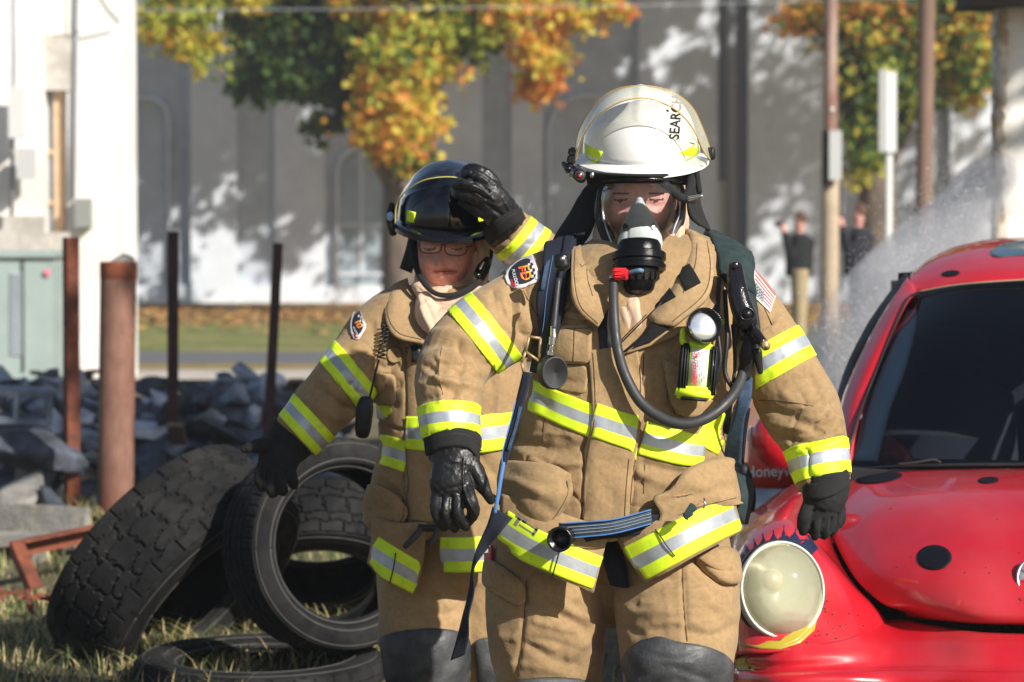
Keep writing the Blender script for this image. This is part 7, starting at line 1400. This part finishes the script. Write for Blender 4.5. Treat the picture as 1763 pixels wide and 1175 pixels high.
pole(1586, 700, 1600, -300, 30, 15, 14, [(0, 1, nm('brown_pole', (.19, .12, .09), rough=.85, var=.2, vscale=6, stretch=(1, 1, .3)), 'pole_shaft', 1)], 'brown wooden utility pole, the right one, rising behind the car')
SP = empty('sign_post', (P(1527, 560, 36).x, 36, 0), 'white sign post with narrow board seen edge-on between the poles', 'sign')
mb = MB(); wall_box(mb, 1514, 1527, 120, 262, 36, .03); mb.build('sign_board', nm('sign_grey', (.42, .42, .42), rough=.5), SP); mb = MB(); wall_box(mb, 1528, 1543, 124, 262, 36.02, .03); mb.build('sign_board', nm('sign_white', (.75, .75, .73), rough=.5), SP)
mb = MB(); mb.tube([P(1531, 250, 36.1), P(1526, 700, 36.1)], .045, 10); mb.build('post', nm('post_white', (.6, .6, .58), rough=.6), SP, True)
mb = MB(); mb.tube([P(-100, -60, 38), P(200, 18, 38), P(620, 16, 40), P(1200, 8, 43), P(1800, -12, 46)], .004, 6); tag(mb.build('overhead_wire', M['facade_d'], None, True), 'thin overhead wire crossing in front of the maple', 'wire')
mb = MB(); mb.tube([P(160, -20, 26.5), P(185, 18, 26.7), P(204, 40, 26.9)], .01, 6); tag(mb.build('service_wire', M['gap'], None, True), 'short wire running to the corner of the whitewashed building', 'wire')
# ---------------------------------------------------------------- onlookers
def onlooker(x, ytop, Y, jacket, label, yaw=-90, trous=(.36, .28, .17), cap=None):
    s = 1.0; T = empty('person', (P(x, 500, Y).x, Y, 0), label, 'person'); H = lambda dx, dz, dy=0: P(x, ytop, Y) + Vector((dx, dy, -dz)); L = []
    hs_ = (P(x, ytop, Y).z) / 1.78
    def lm(pts, rad): return sweep([Vector(p) for p in pts], [(a, b) for a, b in rad], 16)
    ya = math.radians(yaw); h = lambda dx, z, dy=0: Vector((P(x, 0, Y).x + (dx * math.cos(ya) - dy * math.sin(ya)) * hs_, Y + dx * math.sin(ya) + dy * math.cos(ya), z * hs_))
    body = [lm([h(0, 1.53), h(0, 1.57), h(0, 1.66), h(0, 1.74), h(0, 1.77)], [(.04, .05), (.065, .075), (.077, .095), (.06, .075), (.02, .03)]), lm([h(0, 1.42), h(0, 1.56)], [(.055, .055), (.05, .05)]), lm([h(0, .92), h(0, 1.15), h(0, 1.40), h(0, 1.46)], [(.15, .10), (.15, .10), (.17, .10), (.08, .07)]),
        lm([h(-.16, 1.42), h(-.22, 1.25, -.14), h(-.10, 1.57, -.22)], [(.05, .05), (.045, .045), (.035, .035)]), lm([h(.16, 1.42), h(.2, 1.2, -.12), h(.02, 1.56, -.22)], [(.05, .05), (.045, .045), (.035, .035)]), lm([h(-.10, 1.56, -.22), h(-.07, 1.62, -.23)], [(.045, .03), (.03, .02)]), lm([h(.02, 1.55, -.22), h(.0, 1.62, -.23)], [(.045, .03), (.03, .02)]),
        lm([h(-.09, .95), h(-.10, .5), h(-.11, .06)], [(.09, .09), (.065, .07), (.045, .05)]), lm([h(.09, .95), h(.09, .5), h(.08, .06)], [(.09, .09), (.065, .07), (.045, .05)])]
    link('body', remesh(body, .014, 2), M['skin'], T)
    jk = [lm([h(0, .90), h(0, .98), h(0, 1.2), h(0, 1.40), h(0, 1.50)], [(.185, .14), (.19, .145), (.19, .145), (.21, .14), (.08, .08)]), lm([h(-.17, 1.42), h(-.23, 1.24, -.14), h(-.12, 1.52, -.20)], [(.075, .075), (.065, .065), (.05, .05)]), lm([h(.17, 1.42), h(.22, 1.18, -.12), h(.05, 1.50, -.20)], [(.075, .075), (.065, .065), (.05, .05)])]
    link('jacket', remesh(jk, .016, 4), jacket, T)
    ts = [lm([h(-.09, 1.0), h(-.11, .5), h(-.12, .05)], [(.12, .13), (.095, .10), (.08, .09)]), lm([h(.09, 1.0), h(.10, .5), h(.09, .05)], [(.12, .13), (.095, .10), (.08, .09)])]
    link('trousers', remesh(ts, .016, 3), nm('khaki', trous, rough=.9, var=.15, vscale=6), T)
    hr = [lm([h(0, 1.64, .03), h(0, 1.72, .02), h(0, 1.80, .01)], [(.085, .10), (.087, .105), (.03, .04)])]; link('hair', remesh(hr, .012, 2), M['browhair'], T)
    for dx in (-.11, .09): link('shoe', remesh([lm([h(dx, .05, .05), h(dx, .05, -.18)], [(.05, .045), (.045, .04)])], .014, 2), M['black'], T)
    mb = MB(); mb.box(h(-.04, 1.62, -.27), (.13 * hs_, .04, .08 * hs_)); mb.build('phone', M['black'], T); return T
onlooker(1378, 366, 38, M['cabin'] if False else nm('black_jacket', (.012, .012, .014), rough=.9), 'distant onlooker in black jacket and khaki trousers, arms raised to take a picture')
onlooker(1480, 352, 36, nm('navy_jacket', (.016, .016, .024), rough=.9), 'second distant onlooker in dark clothes beside the sign post, arms raised', trous=(.03, .03, .035))
onlooker(1668, 388, 40, nm('dark_coat', (.03, .03, .045), rough=.9), 'faint onlooker seen through the spray behind the red car roof', trous=(.05, .05, .07))
# ---------------------------------------------------------------- gas cylinder by the car
GC = empty('air_cylinder', (P(1336, 850, 9.0).x, 9.0, 0), 'red and silver gas cylinder standing between the coat and the red car', 'gas cylinder')
cx_ = P(1334, 850, 9.0).x; zt = P(1334, 770, 9.0).z; rr = 47 * S(9.0)
z = lambda py: P(1334, py, 9.0).z
rd = nm('scuffed_red', (.80, .07, .04), rough=.4, color2=(.7, .14, .10), mix=.6, mscale=6, var=.2, vscale=12)
v, f = sweep([Vector((cx_, 9.0, q)) for q in (z(836), z(800), z(765), z(752), z(745))], [(rr, rr), (rr, rr), (rr, rr), (rr * .7, rr * .7), (rr * .3, rr * .3)], 36); cy_ = link('painted_shell', mk(v, f), rd, GC, True)
v, f = sweep([Vector((cx_, 9.0, q)) for q in (.02, z(880), z(837))], [(rr * .97, rr * .97), (rr * .99, rr * .99), (rr * .99, rr * .99)], 36); link('bare_metal', mk(v, f), nm('dull_aluminium', (.5, .5, .5), rough=.35, metal=.8, var=.15, vscale=10), GC, True)
v, f = sweep([Vector((cx_, 9.0, q)) for q in (z(747), z(738), z(734))], [(.03, .03), (.035, .035), (.02, .02)], 16); link('valve', mk(v, f), M['chrome'], GC, True)
lettering('Honeywell', bvh(cy_.data), 1336, 812, 27, 2, 9.0, M['white_label'], GC, 'lettering', .002, .9)
VH = empty('coupling', P(1286, 880, 8.7), 'small steel hose coupling beside the cylinder, just above the fender', 'coupling')
mb = MB(); mb.tube([P(1285, 905, 8.7), P(1286, 885, 8.7), P(1284, 872, 8.7)], [.016, .016, .010], 12); mb.build('coupling_body', M['chrome'], VH, True); mb = MB(); mb.tube([P(1280, 890, 8.7), P(1292, 890, 8.7)], .020, 12); mb.build('coupling_ring', M['chrome'], VH, True)
tube_px([(1270, 930, 8.7, 14), (1290, 860, 8.75, 12), (1278, 800, 8.8, 10)], 'black_bag_strap', M['black'], VH)
# ---------------------------------------------------------------- spray of water behind the car
def spray():
    me = remesh([limb([(1430, 720, 12.6, 60, .4), (1460, 620, 12.8, 80, .45), (1520, 530, 13, 85, .45), (1590, 450, 13.2, 75, .4), (1650, 380, 13.4, 60, .35), (1700, 310, 13.5, 45, .3)]), limb([(1420, 640, 12.6, 40, .3), (1480, 540, 12.8, 60, .4), (1540, 460, 13, 50, .3)])], .06, 2)
    m = bpy.data.materials.new('water_spray'); m.use_nodes = True; nt = m.node_tree; nt.nodes.clear(); N = nt.nodes.new; L = nt.links.new; out = N('ShaderNodeOutputMaterial'); pv = N('ShaderNodeVolumePrincipled'); pv.inputs['Color'].default_value = (.93, .94, 1, 1); pv.inputs['Anisotropy'].default_value = -.1
    n = N('ShaderNodeTexNoise'); n.inputs['Scale'].default_value = 2.2; n.inputs['Detail'].default_value = 5; tc = N('ShaderNodeTexCoord'); L(tc.outputs['Object'], n.inputs[0]); r = N('ShaderNodeMapRange'); r.inputs[1].default_value = .36; r.inputs[2].default_value = .68; r.inputs[3].default_value = .4; r.inputs[4].default_value = 7.0
    L(n.outputs[0], r.inputs[0]); L(r.outputs[0], pv.inputs['Density']); L(pv.outputs[0], out.inputs['Volume']); m.cycles.volume_step_rate = 2
    tag(link('water_spray', me, m, None, True), 'fine white water spray drifting behind the red car', 'water spray', kind='stuff')
    mb = MB(); r_ = random.Random(2)
    for _ in range(11000):
        t = r_.random() ** 1.5; px = 1405 + 290 * t + r_.gauss(0, 38); py = 670 - 370 * t + r_.gauss(0, 52); Y = r_.uniform(10.8, 14); c = P(px, py, Y); q = r_.uniform(.0008, .0022)
        mb.add([c + Vector((q, 0, 0)), c + Vector((-q, 0, 0)), c + Vector((0, q, 0)), c + Vector((0, 0, q)), c + Vector((0, 0, -q))], [(0, 3, 2), (3, 1, 2), (0, 2, 4), (4, 2, 1), (0, 4, 3), (3, 4, 1)])
    tag(mb.build('water_drops', nm('droplets', (.9, .9, .95), rough=.1), None, True), 'cloud of bright droplets in the spray behind the car', 'water', kind='stuff')
spray()
SC.cycles.volume_step_rate = 1.5

# thin smoke and mist in the air
HZ = MB(); HZ.box((0, 34, 11), (140, 96, 28)); hz = HZ.build('haze', None); hz.data.materials.clear()
m = bpy.data.materials.new('haze'); m.use_nodes = True; nt = m.node_tree; nt.nodes.clear(); o_ = nt.nodes.new('ShaderNodeOutputMaterial'); pv = nt.nodes.new('ShaderNodeVolumePrincipled'); pv.inputs['Color'].default_value = (.93, .95, 1, 1); pv.inputs['Density'].default_value = .0013; pv.inputs['Anisotropy'].default_value = .2; nt.links.new(pv.outputs[0], o_.inputs['Volume']); hz.data.materials.append(m); tag(hz, 'thin smoky haze in the air over the whole place', 'haze', kind='stuff')
